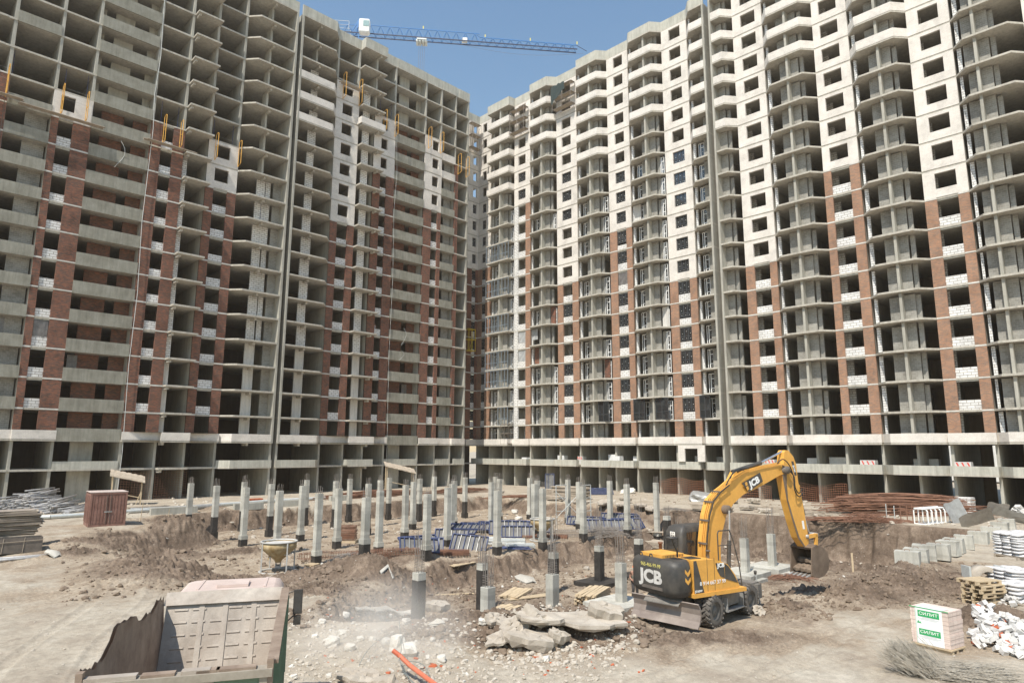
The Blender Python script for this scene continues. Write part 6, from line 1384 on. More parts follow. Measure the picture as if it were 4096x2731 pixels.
# lettering
LTW = weathered('worn white lettering', (.62, .60, .56), (.42, .40, .37), (.74, .72, .68), .6, sc1=3, streak=False, bmp=0, local=True)
Mr = lambda y, z: Matrix.Translation((-2.953, y, z)) @ Matrix.Rotation(-math.pi / 2, 4, 'Z') @ Matrix.Rotation(math.pi / 2, 4, 'X')
text_mesh('JCB', .56, 'lettering', LTW, cw, Matrix.Translation((.034, 0, 0)) @ Mr(-.10, 1.62), .003, .026, 1.22)
YLT = plain('yellow lettering', (.62, .55, .16), .6, var=.2, sc=6)
text_mesh('965-466-99-99', .17, 'lettering', YLT, cw, Matrix.Translation((.034, 0, 0)) @ Mr(-.10, 2.0), .003, .001, .95)
Ms = lambda x, z, y=-1.236: Matrix.Translation((x, y, z)) @ Matrix.Rotation(math.pi / 2, 4, 'X')
text_mesh('JCB', .19, 'lettering', WHT, ex, Ms(-.77, 1.98), .002, .008, 1.15)
text_mesh('8 914 667 37 99', .17, 'lettering', WHT, ex, Ms(-1.18, 1.46, -1.234), .002, .002, 1.1)
text_mesh('JS160W', .10, 'lettering', WHT, ex, Ms(-1.86, 1.24, -1.2345), .002, .002)
m = MB()
for z in (1.86, 1.60):
    for dx in (0, ): m.extr([(-2.46, z + .12), (-2.34, z), (-2.22, z + .12), (-2.22, z + .0), (-2.34, z - .12), (-2.46, z)], -1.2455, -1.2405)
m.build('chevron', EY, cw)
# ---------------------------------------------------------------- tipper truck in the foreground
GT = weathered('worn green paint', (.15, .24, .16), (.09, .11, .08), (.24, .33, .24), .65, sc1=1.6, streak=True, local=True)
BEDI = weathered('dusty load bed', (.40, .345, .285), (.24, .19, .15), (.52, .465, .40), .6, sc1=1.1, local=True, bmp=.35, bd=.02, spec=.4)
BEDR = weathered('rusty load bed', (.27, .20, .15), (.12, .08, .06), (.40, .32, .25), .75, sc1=2, local=True, streak=False, bmp=.4, bd=.03)
CAB = weathered('faded pinkish cab paint', (.58, .46, .41), (.46, .36, .31), (.66, .56, .50), .5, sc1=.8, local=True, streak=False, bmp=0)
tz = -.45; tr = thing('dump_truck', 'old green dump truck with a dented empty bed and pinkish cab in the foreground', 'dump truck', (3.47, 9.72, tz), R(62.0))
Lb, Wb, Zt = 5.05, 1.10, 2.85
EX = -.1
m = MB(); m.box(.02, Lb - .1, -Wb + .06, Wb - .06, 1.42, 1.50); m.build('bed_floor', BEDI, tr)
m = MB(); n = 30; vs = []        # torn, wavy left wall
for i in range(n + 1):
    u = i / n; x = u * Lb; zt = Zt + .02 + (.22 * math.exp(-((u - .45) / .12) ** 2) - .18 * math.exp(-((u - .22) / .08) ** 2) - .10 * math.exp(-((u - .75) / .15) ** 2) + .05 * math.sin(u * 37) + .03 * math.sin(u * 71)) * (1 - u * .3)
    yo = Wb + .10 * math.sin(u * 5) * (1 - u)
    vs += [(x, Wb - .02, 1.45), (x, yo, (1.45 + zt) / 2), (x, yo + .05, zt)]
m.add(vs, [(3 * i + j, 3 * i + 3 + j, 3 * i + 4 + j, 3 * i + 1 + j) for i in range(n) for j in range(2)], True)
m.add([(a, b_ + .05, c) for a, b_, c in vs], [(3 * i + j, 3 * i + 1 + j, 3 * i + 4 + j, 3 * i + 3 + j) for i in range(n) for j in range(2)], True)
m.build('side_wall', BEDR, tr)
m = MB(); m.box(.05, Lb, -Wb - .04, -Wb, 1.40, Zt); m.build('side_wall', GT, tr)
m = MB(); m.box(.05, Lb, -Wb + .001, -Wb + .02, 1.50, Zt - .03); m.build('liner', BEDI, tr)
for x in (.7, 1.5, 2.3, 3.1, 3.9, 4.7): m = MB(); m.box(x - .05, x + .05, -Wb - .14, -Wb - .041, 1.35, Zt - .05); m.build('side_rib', GT, tr)
m = MB(); m.box(.0, Lb + .02, -Wb - .13, -Wb + .02, Zt, Zt + .05); m.build('side_rail', BEDR, tr)
# front wall: inclined face with pressed ribs and a pale top flange
m = MB(); m.extr([(Lb - .55, 1.50), (Lb - .05, Zt - .16), (Lb + .02, Zt - .16), (Lb - .35, 1.50)], -Wb + .03, Wb - .02); fw = m.build('front_wall', BEDI, tr)
m = MB(); sl = .5 / (Zt - 1.66)
for r_i in range(5):
    z = 1.72 + r_i * .215
    for c_i in range(6):
        if (r_i, c_i) in ((4, 3), (0, 0)): continue
        y = -Wb + .10 + c_i * .335; xf = Lb - .55 + (z - 1.5) * sl - .022
        m.add([(xf, y, z), (xf, y + .24, z), (xf + .02, y + .24, z + .035), (xf + .02, y, z + .035), (xf + .02, y + .24, z - .03), (xf + .02, y, z - .03)], [(0, 1, 2, 3), (0, 5, 4, 1)])
m.build('pressed_rib', BEDI, fw)
for y in (-.56, -.02, .42): m = MB(); m.extr([(Lb - .575, 1.5), (Lb - .075, Zt - .17), (Lb - .05, Zt - .17), (Lb - .55, 1.5)], y - .05, y + .05); m.build('vertical_rib', BEDI, fw)
m = MB(); m.extr([(Lb - .12, Zt - .16), (Lb + .16, Zt + .04), (Lb + .16, Zt - .0), (Lb + .02, Zt - .17)], -Wb, Wb + .02); m.build('top_flange', BEDI, tr)
m = MB()
for k in range(26):
    q = random.Random(k); y, xx = q.uniform(-.9, .8), q.uniform(3.8, 4.4); s = q.uniform(.02, .07); v, f = ico(); m.add([(xx + a[0] * s, y + a[1] * s * 1.6, 1.51 + a[2] * s * .6) for a in v], [tuple(g) for g in f])
m.build('soil_remains', SOILM, tr)
# tailgate
m = MB(); m.box(-.08, .0, -Wb - .02, Wb + .03, 1.45, Zt - .12); tg = m.build('tailgate', GT, tr)
m = MB(); m.box(-.16, .05, -Wb - .06, Wb + .06, Zt - .12, Zt - .02); m.box(-.13, -.081, -Wb, -Wb + .1, 1.4, Zt - .12); m.box(-.13, -.081, Wb - .1, Wb, 1.4, Zt - .12)
for y in (-.38, .4): m.box(-.13, -.081, y - .05, y + .05, 1.45, Zt - .12)
m.build('gate_frame', weathered('rust and green', (.30, .26, .21), (.20, .17, .13), (.40, .37, .31), .8, sc1=2.5, local=True, streak=False), tg)
for k, (y, l) in enumerate(((-.7, .5), (-.2, .35), (.25, .4), (.8, .6), (-.35, .28))): m = MB(); m.box(-.12, .02, y - l / 2, y + l / 2, Zt - .019, Zt + .015 + .01 * (k % 2)); m.build('bent_strip', BEDI if k % 2 else BEDR, tg)
for y in (-Wb - .02, Wb + .06):
    m = MB(); m.box(-.12, .0, y - .05, y + .03, 1.9, Zt + .10); m.box(-.05, .12, y - .02, y, 2.2, Zt + .06); m.build('gate_post', BEDR, tr)
m = MB(); 
for y in (-.42, .42): m.box(-.3, 7.1, y - .06, y + .06, .85, 1.15)
m.box(0, 4.95, -.8, .8, 1.16, 1.40); m.build('frame', DST, tr)
for x in (.7, 2.0, 6.2):
    for y in ((-.92, -.60, .60, .92) if x < 4 else (-.95, .95)):
        m = MB(); m.lathe([(.001, y - .05), (.2, y - .05), (.28, y - .11), (.28, y + .11), (.001, y + .05)], 20, x, .52, axis='y'); wh = m.build('wheel', DST, tr)
        m = MB(); m.lathe([(.28, y - .13), (.46, y - .14), (.52, y - .10), (.52, y + .10), (.46, y + .14), (.28, y + .13)], 28, x, .52, axis='y'); m.build('tyre', TYR, wh)
m = MB(); m.tube((2.5, -.95, .8), (3.4, -.95, .8), .22, 16); m.build('fuel_tank', DST, tr)
CM = lambda: MB(lambda p: (p[0] + EX, p[1] * .93, p[2] + (-.04 if p[2] > 1.3 else 0)))
m = CM(); rings = []
for z, ins in ((1.15, 0), (2.35, .02), (2.66, .08), (2.80, .20), (2.84, .34)): rings.append([(x, y, z) for x, y in rounded(5.48 + ins * .6, 7.35 - ins, -1.2 + ins * .7, 1.2 - ins * .7, .16)])
n = len(rings[0]); m.add([p for r_ in rings for p in r_], [(j * n + i, j * n + (i + 1) % n, (j + 1) * n + (i + 1) % n, (j + 1) * n + i) for j in range(len(rings) - 1) for i in range(n)], True); m.add(rings[-1], [tuple(range(n))])
cb = m.build('cab', CAB, tr)
m = CM(); m.box(6.0, 6.5, -.38, .30, 2.845, 2.90); m.build('roof_hatch', CAB, cb)
for y in (-.75, .7): m = CM(); m.box(5.9, 7.0, y - .03, y + .03, 2.838, 2.856); m.build('roof_rib', CAB, cb)
m = CM(); m.box(5.9, 6.9, -1.215, -1.19, 1.75, 2.4); m.box(5.9, 6.9, 1.19, 1.215, 1.75, 2.4); m.build('window', GLASS, cb)
m = CM(); m.box(7.2, 7.6, -1.2, 1.2, .55, .85); m.build('bumper', CAB, tr)
m = CM(); m.path([(7.1, -1.15, 2.4), (7.1, -1.45, 2.5), (7.1, -1.5, 2.0), (7.1, -1.2, 1.75)], .018, 6); ma = m.build('mirror', DST, tr)
m = CM(); c = []; m.box(7.02, 7.10, -1.62, -1.40, 1.98, 2.52); m.box(7.02, 7.10, -1.60, -1.42, 1.74, 1.94); m.build('housing', EB, ma); m = CM(); m.box(7.012, 7.019, -1.6, -1.42, 2.01, 2.49); m.box(7.012, 7.019, -1.58, -1.44, 1.76, 1.92); m.build('glass', GLASS, ma)
m = CM(); m.box(5.55, 5.95, -1.30, -1.21, .6, 1.3); m.build('mudguard', DST, tr)
# ---------------------------------------------------------------- people
def person(name_label, loc, rz, joints, cols, helmet, scale=1.0):
    t = thing('person', name_label, 'person', loc, rz)
    order = ['pelvis', 'waist', 'chest', 'neck', 'head', 'head2', 'shL', 'elL', 'wrL', 'haL', 'shR', 'elR', 'wrR', 'haR', 'hiL', 'knL', 'anL', 'toL', 'hiR', 'knR', 'anR', 'toR']
    rad = dict(pelvis=.155, waist=.135, chest=.165, neck=.062, head=.085, head2=.10, shL=.085, elL=.055, wrL=.04, haL=.042, shR=.085, elR=.055, wrR=.04, haR=.042, hiL=.10, knL=.07, anL=.05, toL=.045, hiR=.10, knR=.07, anR=.05, toR=.045)
    ed = [('pelvis', 'waist'), ('waist', 'chest'), ('chest', 'neck'), ('neck', 'head'), ('head', 'head2'), ('chest', 'shL'), ('shL', 'elL'), ('elL', 'wrL'), ('wrL', 'haL'), ('chest', 'shR'), ('shR', 'elR'), ('elR', 'wrR'), ('wrR', 'haR'), ('pelvis', 'hiL'), ('hiL', 'knL'), ('knL', 'anL'), ('anL', 'toL'), ('pelvis', 'hiR'), ('hiR', 'knR'), ('knR', 'anR'), ('anR', 'toR')]
    def skin(nm, keys, mat, extra=0.0, rr=None):
        ks = [k for k in order if k in keys]; me = bpy.data.meshes.new(nm)
        me.from_pydata([joints[k] for k in ks], [(ks.index(a), ks.index(b_)) for a, b_ in ed if a in ks and b_ in ks], [])
        o = bpy.data.objects.new(nm, me); COL.objects.link(o); o.parent = t
        o.modifiers.new('skin', 'SKIN'); s = o.modifiers.new('sub', 'SUBSURF'); s.levels = s.render_levels = 2
        sv = me.skin_vertices[0].data if me.skin_vertices else None
        if sv is None: me.attributes.new('x', 'FLOAT', 'POINT')
        for i, k in enumerate(ks):
            r_ = (rad[k] if not rr or k not in rr else rr[k]) + extra; sv[i].radius = (r_, r_ * (.72 if k in ('pelvis', 'waist', 'chest') else 1)); sv[i].use_root = (i == 0)
        me.materials.append(mat); return o
    import bmesh
    def prep(me):
        b = bmesh.new(); b.from_mesh(me); b.verts.layers.skin.verify(); b.to_mesh(me); b.free()
    old = skin
    def skin2(nm, keys, mat, extra=0.0, rr=None):
        ks = [k for k in order if k in keys]; me = bpy.data.meshes.new(nm)
        me.from_pydata([joints[k] for k in ks], [(ks.index(a), ks.index(b_)) for a, b_ in ed if a in ks and b_ in ks], []); prep(me)
        o = bpy.data.objects.new(nm, me); COL.objects.link(o); o.parent = t
        sv = me.skin_vertices[0].data
        for i, k in enumerate(ks):
            r_ = (rad[k] if not rr or k not in rr else rr[k]) + extra; sv[i].radius = (r_, r_ * (.72 if k in ('pelvis', 'waist', 'chest') else 1)); sv[i].use_root = (i == 0)
        o.modifiers.new('skin', 'SKIN'); s = o.modifiers.new('sub', 'SUBSURF'); s.levels = s.render_levels = 2
        me.materials.append(mat); return o
    skin2('body', order, cols[0])
    skin2('vest', ['pelvis', 'waist', 'chest', 'shL', 'shR'], cols[1], .022)
    skin2('trousers', ['pelvis', 'hiL', 'knL', 'anL', 'hiR', 'knR', 'anR'], cols[2], .018)
    hd = Vector(joints['head2']); 
    for sg in (-1, 1):    # fingers
        w_ = Vector(joints['haL' if sg > 0 else 'haR']); 
        for k in range(5): m = MB(); m.tube(w_ + Vector((-.02 + .012 * k, 0, 0)), w_ + Vector((-.03 + .016 * k, .01, -.08 + .008 * abs(k - 2))), .009, 6, .007); m.build('finger', cols[0], t)
    if helmet:
        m = MB(); m.lathe([(.155, hd.z + .03), (.125, hd.z + .035), (.12, hd.z + .09), (.085, hd.z + .14), (.03, hd.z + .165), (.001, hd.z + .168)], 18, hd.x, hd.y); m.build('hard_hat', helmet, t)
    else:
        m = MB(); m.lathe([(.10, hd.z - .02), (.108, hd.z + .05), (.075, hd.z + .11), (.001, hd.z + .125)], 14, hd.x - .01, hd.y); m.build('hair', EB, t)
    for sg in (-1, 1): m = MB(); m.box(hd.x + .092, hd.x + .100, hd.y + sg * .033 - .012, hd.y + sg * .033 + .012, hd.z - .01, hd.z + .004); m.build('eye', EB, t)
    m = MB(); m.add([(hd.x + .09, hd.y, hd.z + .0), (hd.x + .09, hd.y - .018, hd.z - .045), (hd.x + .09, hd.y + .018, hd.z - .045), (hd.x + .122, hd.y, hd.z - .04)], [(0, 1, 3), (0, 3, 2), (1, 2, 3)]); m.build('nose', cols[0], t)
    m = MB(); m.box(hd.x + .085, hd.x + .096, hd.y - .024, hd.y + .024, hd.z - .075, hd.z - .068); m.build('mouth', BRK, t)
    return t
SKN = plain('tanned skin', (.36, .20, .14), .6, .3); ORG = plain('orange helmet', (.80, .18, .03), .4, .5, var=.02); VST = plain('grey green vest', (.22, .22, .17), .9); DCL = plain('dark work clothes', (.055, .05, .048), .9)
J1 = dict(pelvis=(0, 0, .95), waist=(.02, 0, 1.12), chest=(.05, 0, 1.36), neck=(.08, 0, 1.52), head=(.10, 0, 1.60), head2=(.11, 0, 1.69), shL=(.05, .19, 1.42), elL=(.0, .26, 1.15), wrL=(.17, .24, .98), haL=(.22, .22, .95), shR=(.05, -.19, 1.42), elR=(.02, -.27, 1.14), wrR=(.20, -.20, 1.02), haR=(.25, -.17, 1.0),
          hiL=(0, .10, .9), knL=(.03, .13, .50), anL=(-.02, .15, .09), toL=(.14, .16, .04), hiR=(0, -.10, .9), knR=(.16, -.13, .52), anR=(.05, -.15, .09), toR=(.20, -.17, .04))
p = gp(2540, 2392, -2.9); person('worker in dark clothes, vest and orange hard hat standing behind the excavator', (p.x, p.y, p.z), math.pi + .9, J1, (SKN, VST, DCL), ORG)
J2 = dict(J1); J2.update(elR=(.22, -.26, 1.22), wrR=(.38, -.18, 1.25), haR=(.43, -.16, 1.27))
person('bare-armed man standing inside a window opening of the shaded wing', (50.95, YL + .75, zl(7)), -math.pi / 2, J2, (SKN, plain('white shirt', (.55, .56, .6), .8), plain('blue jeans', (.08, .12, .25), .9)), None)
m = MB(); m.lathe([(.16, 0), (.125, .01), (.12, .07), (.08, .13), (.001, .15)], 18); o = m.build('hard_hat', ORG, origin=(0, 0, 0)); p = gp(2449, 2342, -2.9); o.location = (p.x, p.y, p.z + .05); o.scale = (1.15,) * 3; tag(o, 'orange hard hat lying by the black footing next to the timber', 'hard hat')
# survey staff and shovel by the front wheel
t = thing('survey_tripod', 'slim silver survey stand leaning on a steel plate beside the front wheel', 'tripod', rz=0); p = gp(3028, 2420, -.5); t.location = p
m = MB(); m.tube((.25, 0, 0), (0, 0, 1.15), .035, 8); m.build('staff', GALV, t); m = MB(); m.tube((-.45, .3, 0), (0, 0, 1.05), .018, 6); m.build('leg', DST, t); m = MB(); m.tube((.3, .5, 0), (0, 0, 1.05), .018, 6); m.build('leg', DST, t)
m = MB(); m.lathe([(.001, 1.14), (.05, 1.14), (.06, 1.25), (.001, 1.28)], 10); m.build('head', EB, t)
o = slab_piece(3035, 2458, .5, .45, .04, A0, .9, .2, 'thin steel-like plate leaning in the dirt at the front wheel', .15, 77)
# ---------------------------------------------------------------- scaffolds, props and cables on the wings
def ML(u, w_, z): return (u, YL + w_, z)
def MR(u, w_, z): return (XR + w_, u, z)
def bracket_scaffold(us, ka, kb, lab, plank=None, pz=None):
    t = thing('hanging_scaffold', lab, 'scaffold', (us[0], YL, zl(0) + 6.235 + 3 * (ka - 2)), group='orange bracket scaffolds on the shaded wing', world=True)
    z0, z1 = 6.235 + 3 * (ka - 2), 6.235 + 3 * (kb - 2)
    for u in us:
        m = MB(); m.path([ML(u, -.25, z0), ML(u, -1.05, z0 + .25), ML(u, -1.05, z1), ML(u, -.7, z1 + .15), ML(u, -.25, z1), ML(u, -.25, z0)], .04, 6); m.build('bracket_frame', YEL, t)
        m = MB(); zm = (z0 + z1) / 2; m.tube(ML(u, -.25, zm), ML(u, -1.05, zm), .03, 6); m.build('rung', YEL, t)
    if plank:
        for k in range(3): m = MB(); a, b_ = plank; q = pz if pz is not None else z0 + .35; j = rnd.uniform(-.3, .3); m.box(a + j, b_ + j, YL - 1.0 + k * .28, YL - .76 + k * .28, q + .02 * k, q + .06 + .02 * k); m.build('plank', GWOOD, t)
    if len(us) > 1:
        for f in (.45, .8): m = MB(); z = z0 + (z1 - z0) * f + .2; m.tube(ML(us[0], -1.0, z), ML(us[-1], -1.0, z - .05), .01, 4); m.build('guard_wire', STL, t)
L_ = lambda k: 6.235 + 3 * (k - 2)
bracket_scaffold((11.5, 13.7), 13.0, 14.1, 'orange bracket scaffold over the lone pale brick panel high on the far left', (7.8, 15.2), L_(13) - .1)
bracket_scaffold((4.0, 6.9), 13.1, 14.15, 'orange bracket scaffold at the left picture edge beside the red pier', (2.4, 8.4), L_(13) + .3)
bracket_scaffold((21.3, 23.1), 13.1, 14.2, 'orange bracket scaffold at the top of the middle red brick strip', (19.3, 24.6), L_(13) + .15)
bracket_scaffold((27.1, 29.9), 13.1, 14.15, 'pair of orange brackets framing the small pale panel left of the joint')
bracket_scaffold((43.7, 46.3), 17.95, 19.2, 'orange bracket scaffold with planks over a half-built window right of the joint', (43.0, 47.4), L_(18) + 2.0)
bracket_scaffold((50.6, 52.6), 17.1, 18.2, 'orange brackets on the bare floors left of the long loggias')
bracket_scaffold((58.9, 61.3), 17.2, 18.3, 'orange brackets above the tall pale strip near the corner')
bracket_scaffold((65.0, 66.7), 16.4, 17.5, 'last orange brackets on the open bay at the end of the shaded wing')
def cage_scaffold(side, u0, u1, z0, z1, lab, mat, tarp=False, off=0):
    f = (lambda u, w_, z: (u, YL + off + w_, z)) if side == 'L' else MR
    t = thing('cage_scaffold', lab, 'scaffold', f(u0, 0, z0), group='cage scaffolds hung on the facades', world=True)
    for u in (u0, (u0 + u1) / 2, u1):
        for w_ in (-.25, -1.3): m = MB(); m.tube(f(u, w_, z0), f(u, w_, z1 - .2 * (w_ < -1)), .035, 6); m.build('post', mat, t)
    for z in (z0 + .1, (z0 + z1) / 2, z1 - .2):
        m = MB(); m.tube(f(u0, -1.3, z), f(u1, -1.3, z), .03, 6); m.build('rail', mat, t)
        m = MB(); m.tube(f(u0, -.25, z), f(u1, -.25, z), .03, 6); m.build('rail', mat, t)
        for u in (u0, u1): m = MB(); m.tube(f(u, -.25, z), f(u, -1.3, z), .03, 6); m.build('rail', mat, t)
        m = MB(flip=True); a, b_ = f(u0 - .1, -.3, z), f(u1 + .1, -1.2, z); m.box(a[0], b_[0], a[1], b_[1], z + .04, z + .09); m.build('plank', GWOOD if mat is not YEL2 else mat, t)
    m = MB(); m.tube(f(u0, -1.3, z0), f(u1, -1.3, z1 - .2), .02, 6); m.build('brace', mat, t)
    if tarp:
        m = MB(); n = 10; vs = []
        for i in range(n + 1):
            for j in range(5): u = u1 + .2 - (u1 - u0) * .75 * i / n; vs.append(f(u, -1.38 - .06 * math.sin(i * 1.3 + j), z1 + .1 - j * (1 - .06 * i) * .75 - .1 * math.sin(i * 2)))
        m.add(vs, [(i * 5 + j, i * 5 + j + 1, (i + 1) * 5 + j + 1, (i + 1) * 5 + j) for i in range(n) for j in range(4)], True)
        m.add([(a - .02, b_, c) for a, b_, c in vs], [(i * 5 + j, (i + 1) * 5 + j, (i + 1) * 5 + j + 1, i * 5 + j + 1) for i in range(n) for j in range(4)], True); m.build('tarpaulin', plain('dark tarpaulin', (.035, .05, .045), .6, .4), t)
YEL2 = plain('bright yellow paint', (.70, .52, .04), .5)
cage_scaffold('R', 60.6, 64.3, L_(19.3), L_(20.6), 'cage scaffold half covered by a dark tarpaulin near the roof of the sunlit wing', GRB, True)
cage_scaffold('R', 70.6, 73.9, L_(19.1), L_(20.5), 'uncovered cage scaffold near the roof next to the corner', GRB)
cage_scaffold('L', 71.0, 73.0, L_(19.1), L_(20.7), 'cage scaffold high up inside the inner corner', GRB, off=4.5)
cage_scaffold('L', 70.9, 72.3, L_(7.1), L_(8.4), 'bright yellow cage hanging half way down the inner corner', YEL2, off=4.5)
cage_scaffold('R', 73.9, 75.6, L_(2.0), L_(3.1), 'thin frame standing on the pale band near the corner', DST)
for u, k in ((11.7, 14), (13.7, 14), (7.25, 14), (4.4, 14), (21.1, 14), (22.9, 14), (27.0, 14), (29.3, 14), (43.2, 19), (45.9, 19), (50.4, 18), (52.3, 18), (60.0, 18), (66.0, 17), (33.4, 11)):
    m = MB(); z = L_(k); m.tube(ML(u, .5, z), ML(u, .5, z + 1.6), .035, 6); m.tube(ML(u, .5, z + 1.6), ML(u, .5, z + 2.78), .026, 6)
    o = m.build('steel_prop', BLU); tag(o, 'blue steel prop under the slab, %d m along the shaded wing, storey %d' % (round(u), k), 'steel prop', 'blue props on the shaded wing')
CBL = plain('pale cable', (.62, .64, .62), .6)
def hang(pts, lab, r=.03):
    m = MB(); m.path([ML(*q) for q in pts], r, 5); tag(m.build('cable', CBL), lab, 'cable')
hang([(20.0, -.3, 64), (20.1, -.3, 55), (20.25, -.3, 50), (20.0, -.3, 45), (20.2, -.3, 41), (20.0, -.3, 30), (20.25, -.3, 22), (20.1, -.3, 14), (20.3, -.3, 5), (20.2, -.3, .4)], 'long pale cable hanging down the shaded wing beside the loggias left of the joint')
hang([(52.9, -.25, 52.5), (53.2, -.25, 46), (52.9, -.25, 40), (53.1, -.25, 30), (52.9, -.25, 18), (53.1, -.25, 6), (53.0, -.25, 1)], 'long thin cable hanging beside the loggias right of the joint', .02)
for k, (u, z, d) in enumerate([(17.2, 38.5, 3.2), (55.3, 22.8, 2.6), (55.0, 19.5, 1.5)]):
    m = MB(); m.path([ML(u + .5 * math.sin(i / 2), -.2 - .1 * math.sin(i), z - d * i / 8) for i in range(9)], .02, 5); tag(m.build('cable', CBL), ['curled cable dangling from a loggia parapet on the far left', 'curled cable dangling from a lower loggia right of the joint', 'short cable loop on a low loggia right of the joint'][k], 'cable')
# packs of building material on the first slab of the sunlit wing
RST = plain('red stripe print', (.60, .08, .06), .5, var=.03)
def pack(u, w_, sx, h, striped, lab):
    z = zl(1) + .002; t = thing('material_pack', lab, 'material pack', MR(u, w_, z), group='packs on the first slab', world=True)
    m = MB(); a = MR(u - sx / 2, w_, z); m.box(a[0], a[0] + .9, a[1], a[1] + sx, z + .1, z + h); b = m.build('wrapped_pack', WPL if not striped else SILI, t)
    m = MB(); m.box(a[0], a[0] + .9, a[1], a[1] + sx, z, z + .099); m.build('pallet', GWOOD, t)
    if striped:
        for i in range(3):
            m = MB(); y = a[1] + .05 + i * sx / 3; m.add([(a[0] - .004, y, z + h - .42), (a[0] - .004, y + .14, z + h - .42), (a[0] - .004, y + .28, z + h - .05), (a[0] - .004, y + .14, z + h - .05)], [(0, 1, 2, 3)]); m.build('stripe', RST, b)
for k, (u, w_, sx, h, s) in enumerate([(71.0, -.7, 1.0, .95, 0), (64.6, .4, 1.2, 1.3, 0), (60.4, -.3, .9, 1.2, 1), (55.2, .2, 1.2, 1.5, 0), (53.9, -.6, 1.1, 1.3, 0), (51.5, .6, 1.0, 1.3, 0), (40.2, 3.0, 2.2, 1.3, 0), (43.2, 2.6, 1.6, 1.4, 0), (32.8, -.9, 1.2, 1.1, 1), (28.9, 1.2, 1.1, 1.3, 0), (26.3, 2.0, 2.2, 1.4, 0), (22.7, -.8, 1.4, 1.15, 1), (14.6, -.8, 1.3, 1.1, 1), (18.5, 3.2, 2.2, 1.3, 0)]):
    pack(u, w_, sx, h, s, '%s pack from the corner on the first slab of the sunlit wing, %s' % (ordi(k + 1), 'red striped print' if s else 'plain white wrap'))
# safety nets before the ground floors
NET = plain('orange netting', (.50, .22, .13), .8)
def net(u0, u1, z0, z1, w_, side, lab, sp=.22, mat=NET):
    m = MB(); f = ML if side == 'L' else MR
    n = int((u1 - u0) / sp); q = int((z1 - z0) / sp)
    for i in range(n + 1):
        u = u0 + (u1 - u0) * i / n; m.tube(f(u, w_, z0), f(u, w_ + .02, z1 + .15 * math.sin(u * 1.3)), .012, 3, caps=False)
    for j in range(q + 1):
        for i in range(n): ua, ub = u0 + (u1 - u0) * i / n, u0 + (u1 - u0) * (i + 1) / n; z = z0 + (z1 - z0) * j / q; m.tube(f(ua, w_, z + .15 * math.sin(ua * 1.3) * j / q), f(ub, w_, z + .15 * math.sin(ub * 1.3) * j / q), .012, 3, caps=False)
    tag(m.build('safety_net', mat), lab, 'net')
net(41.3, 47.4, .1, 1.9, -.35, 'R', 'orange safety net across the ground floor left of the joint'); net(33, 37.2, .1, 1.6, -.35, 'R', 'orange safety net across the ground floor just right of the joint'); net(25.0, 31.0, .1, 1.9, -.35, 'R', 'orange safety net behind the excavator stick')
net(20.3, 23.4, .1, 3.1, .05, 'L', 'rusty mesh screen closing a ground floor bay behind the left shelter', .25, RUST); net(23.8, 27, .1, 3.1, .05, 'L', 'rusty mesh screen closing the next ground floor bay to the right', .25, RUST)
# ---------------------------------------------------------------- tower crane behind the shaded wing
CBLU = plain('crane blue', (.06, .20, .46), .5, .4, var=.06); CDK = plain('crane dark chord', (.045, .06, .11), .5)
def skypt(x, y, d):
    r_ = ray(x, y); k = d / (r_.x * DA.x + r_.y * DA.y); return Vector((r_.x * k, r_.y * k, CAMZ + r_.z * k))
pc = skypt(1420, 139, 112); pe = skypt(2335, 207, 116.5); zc_ = pc.z
hd = Vector((pe.x - pc.x, pe.y - pc.y, 0)); JL = hd.length; yaw = math.atan2(hd.y, hd.x)
cr = thing('tower_crane', 'blue tower crane with a white cab, its lattice jib reaching over the gap between wings', 'tower crane', (pc.x, pc.y, 0), yaw)
dz = (pe.z - pc.z) / JL
def lattice(x0, x1, h0, h1, wd, n, name):
    zt = lambda x: zc_ + dz * x
    def hh(x): return h0 + (h1 - h0) * (x - x0) / (x1 - x0)
    m = MB()
    for s in (-1, 1): m.bar((x0, s * wd, zt(x0)), (x1, s * wd, zt(x1)), .16)
    m.build(name + '_lower_chord', CDK, cr); m = MB(); m.bar((x0, 0, zt(x0) + hh(x0)), (x1, 0, zt(x1) + hh(x1)), .15); m.build(name + '_top_chord', CBLU, cr)
    m = MB()
    for i in range(n):
        a = x0 + (x1 - x0) * i / n; b_ = x0 + (x1 - x0) * (i + 1) / n; c = (a + b_) / 2
        for s in (-1, 1):
            m.tube((a, s * wd, zt(a)), (c, 0, zt(c) + hh(c)), .055, 5); m.tube((c, 0, zt(c) + hh(c)), (b_, s * wd, zt(b_)), .055, 5)
        m.tube((a, -wd, zt(a)), (b_, wd, zt(b_)), .03, 4); m.tube((a, -wd, zt(a)), (a, wd, zt(a)), .03, 4)
    m.build(name + '_lacing', CBLU, cr)
j1 = JL * .535
lattice(2.0, j1, 2.15, 2.05, .62, 12, 'jib'); lattice(j1 + .02, JL - 1.4, 1.35, 1.2, .6, 11, 'jib')
m = MB(); m.bar((JL - 1.4, 0, zc_ + dz * JL + 1.2), (JL + .6, 0, zc_ + dz * JL + .1), .08); m.build('jib_tip', CDK, cr)
m = MB(); m.tube((j1 - 1.2, 0, zc_ + dz * j1 + 2.05), (j1 + .1, 0, zc_ + dz * j1 + 1.4), .06, 5); m.build('jib_tie', CBLU, cr)
lattice(-9, 1.95, 1.5, 2.1, .62, 5, 'counter_jib')
m = MB()
for y in (-1.1, 1.1): m.path([(-9, y, zc_ + .2), (-9, y, zc_ + 1.9), (-1, y, zc_ + 1.9), (-1, y, zc_ + .2)], .04, 5); m.tube((-9, y, zc_ + 1.1), (-1, y, zc_ + 1.1), .03, 5)
m.build('walkway_rail', GALV, cr)
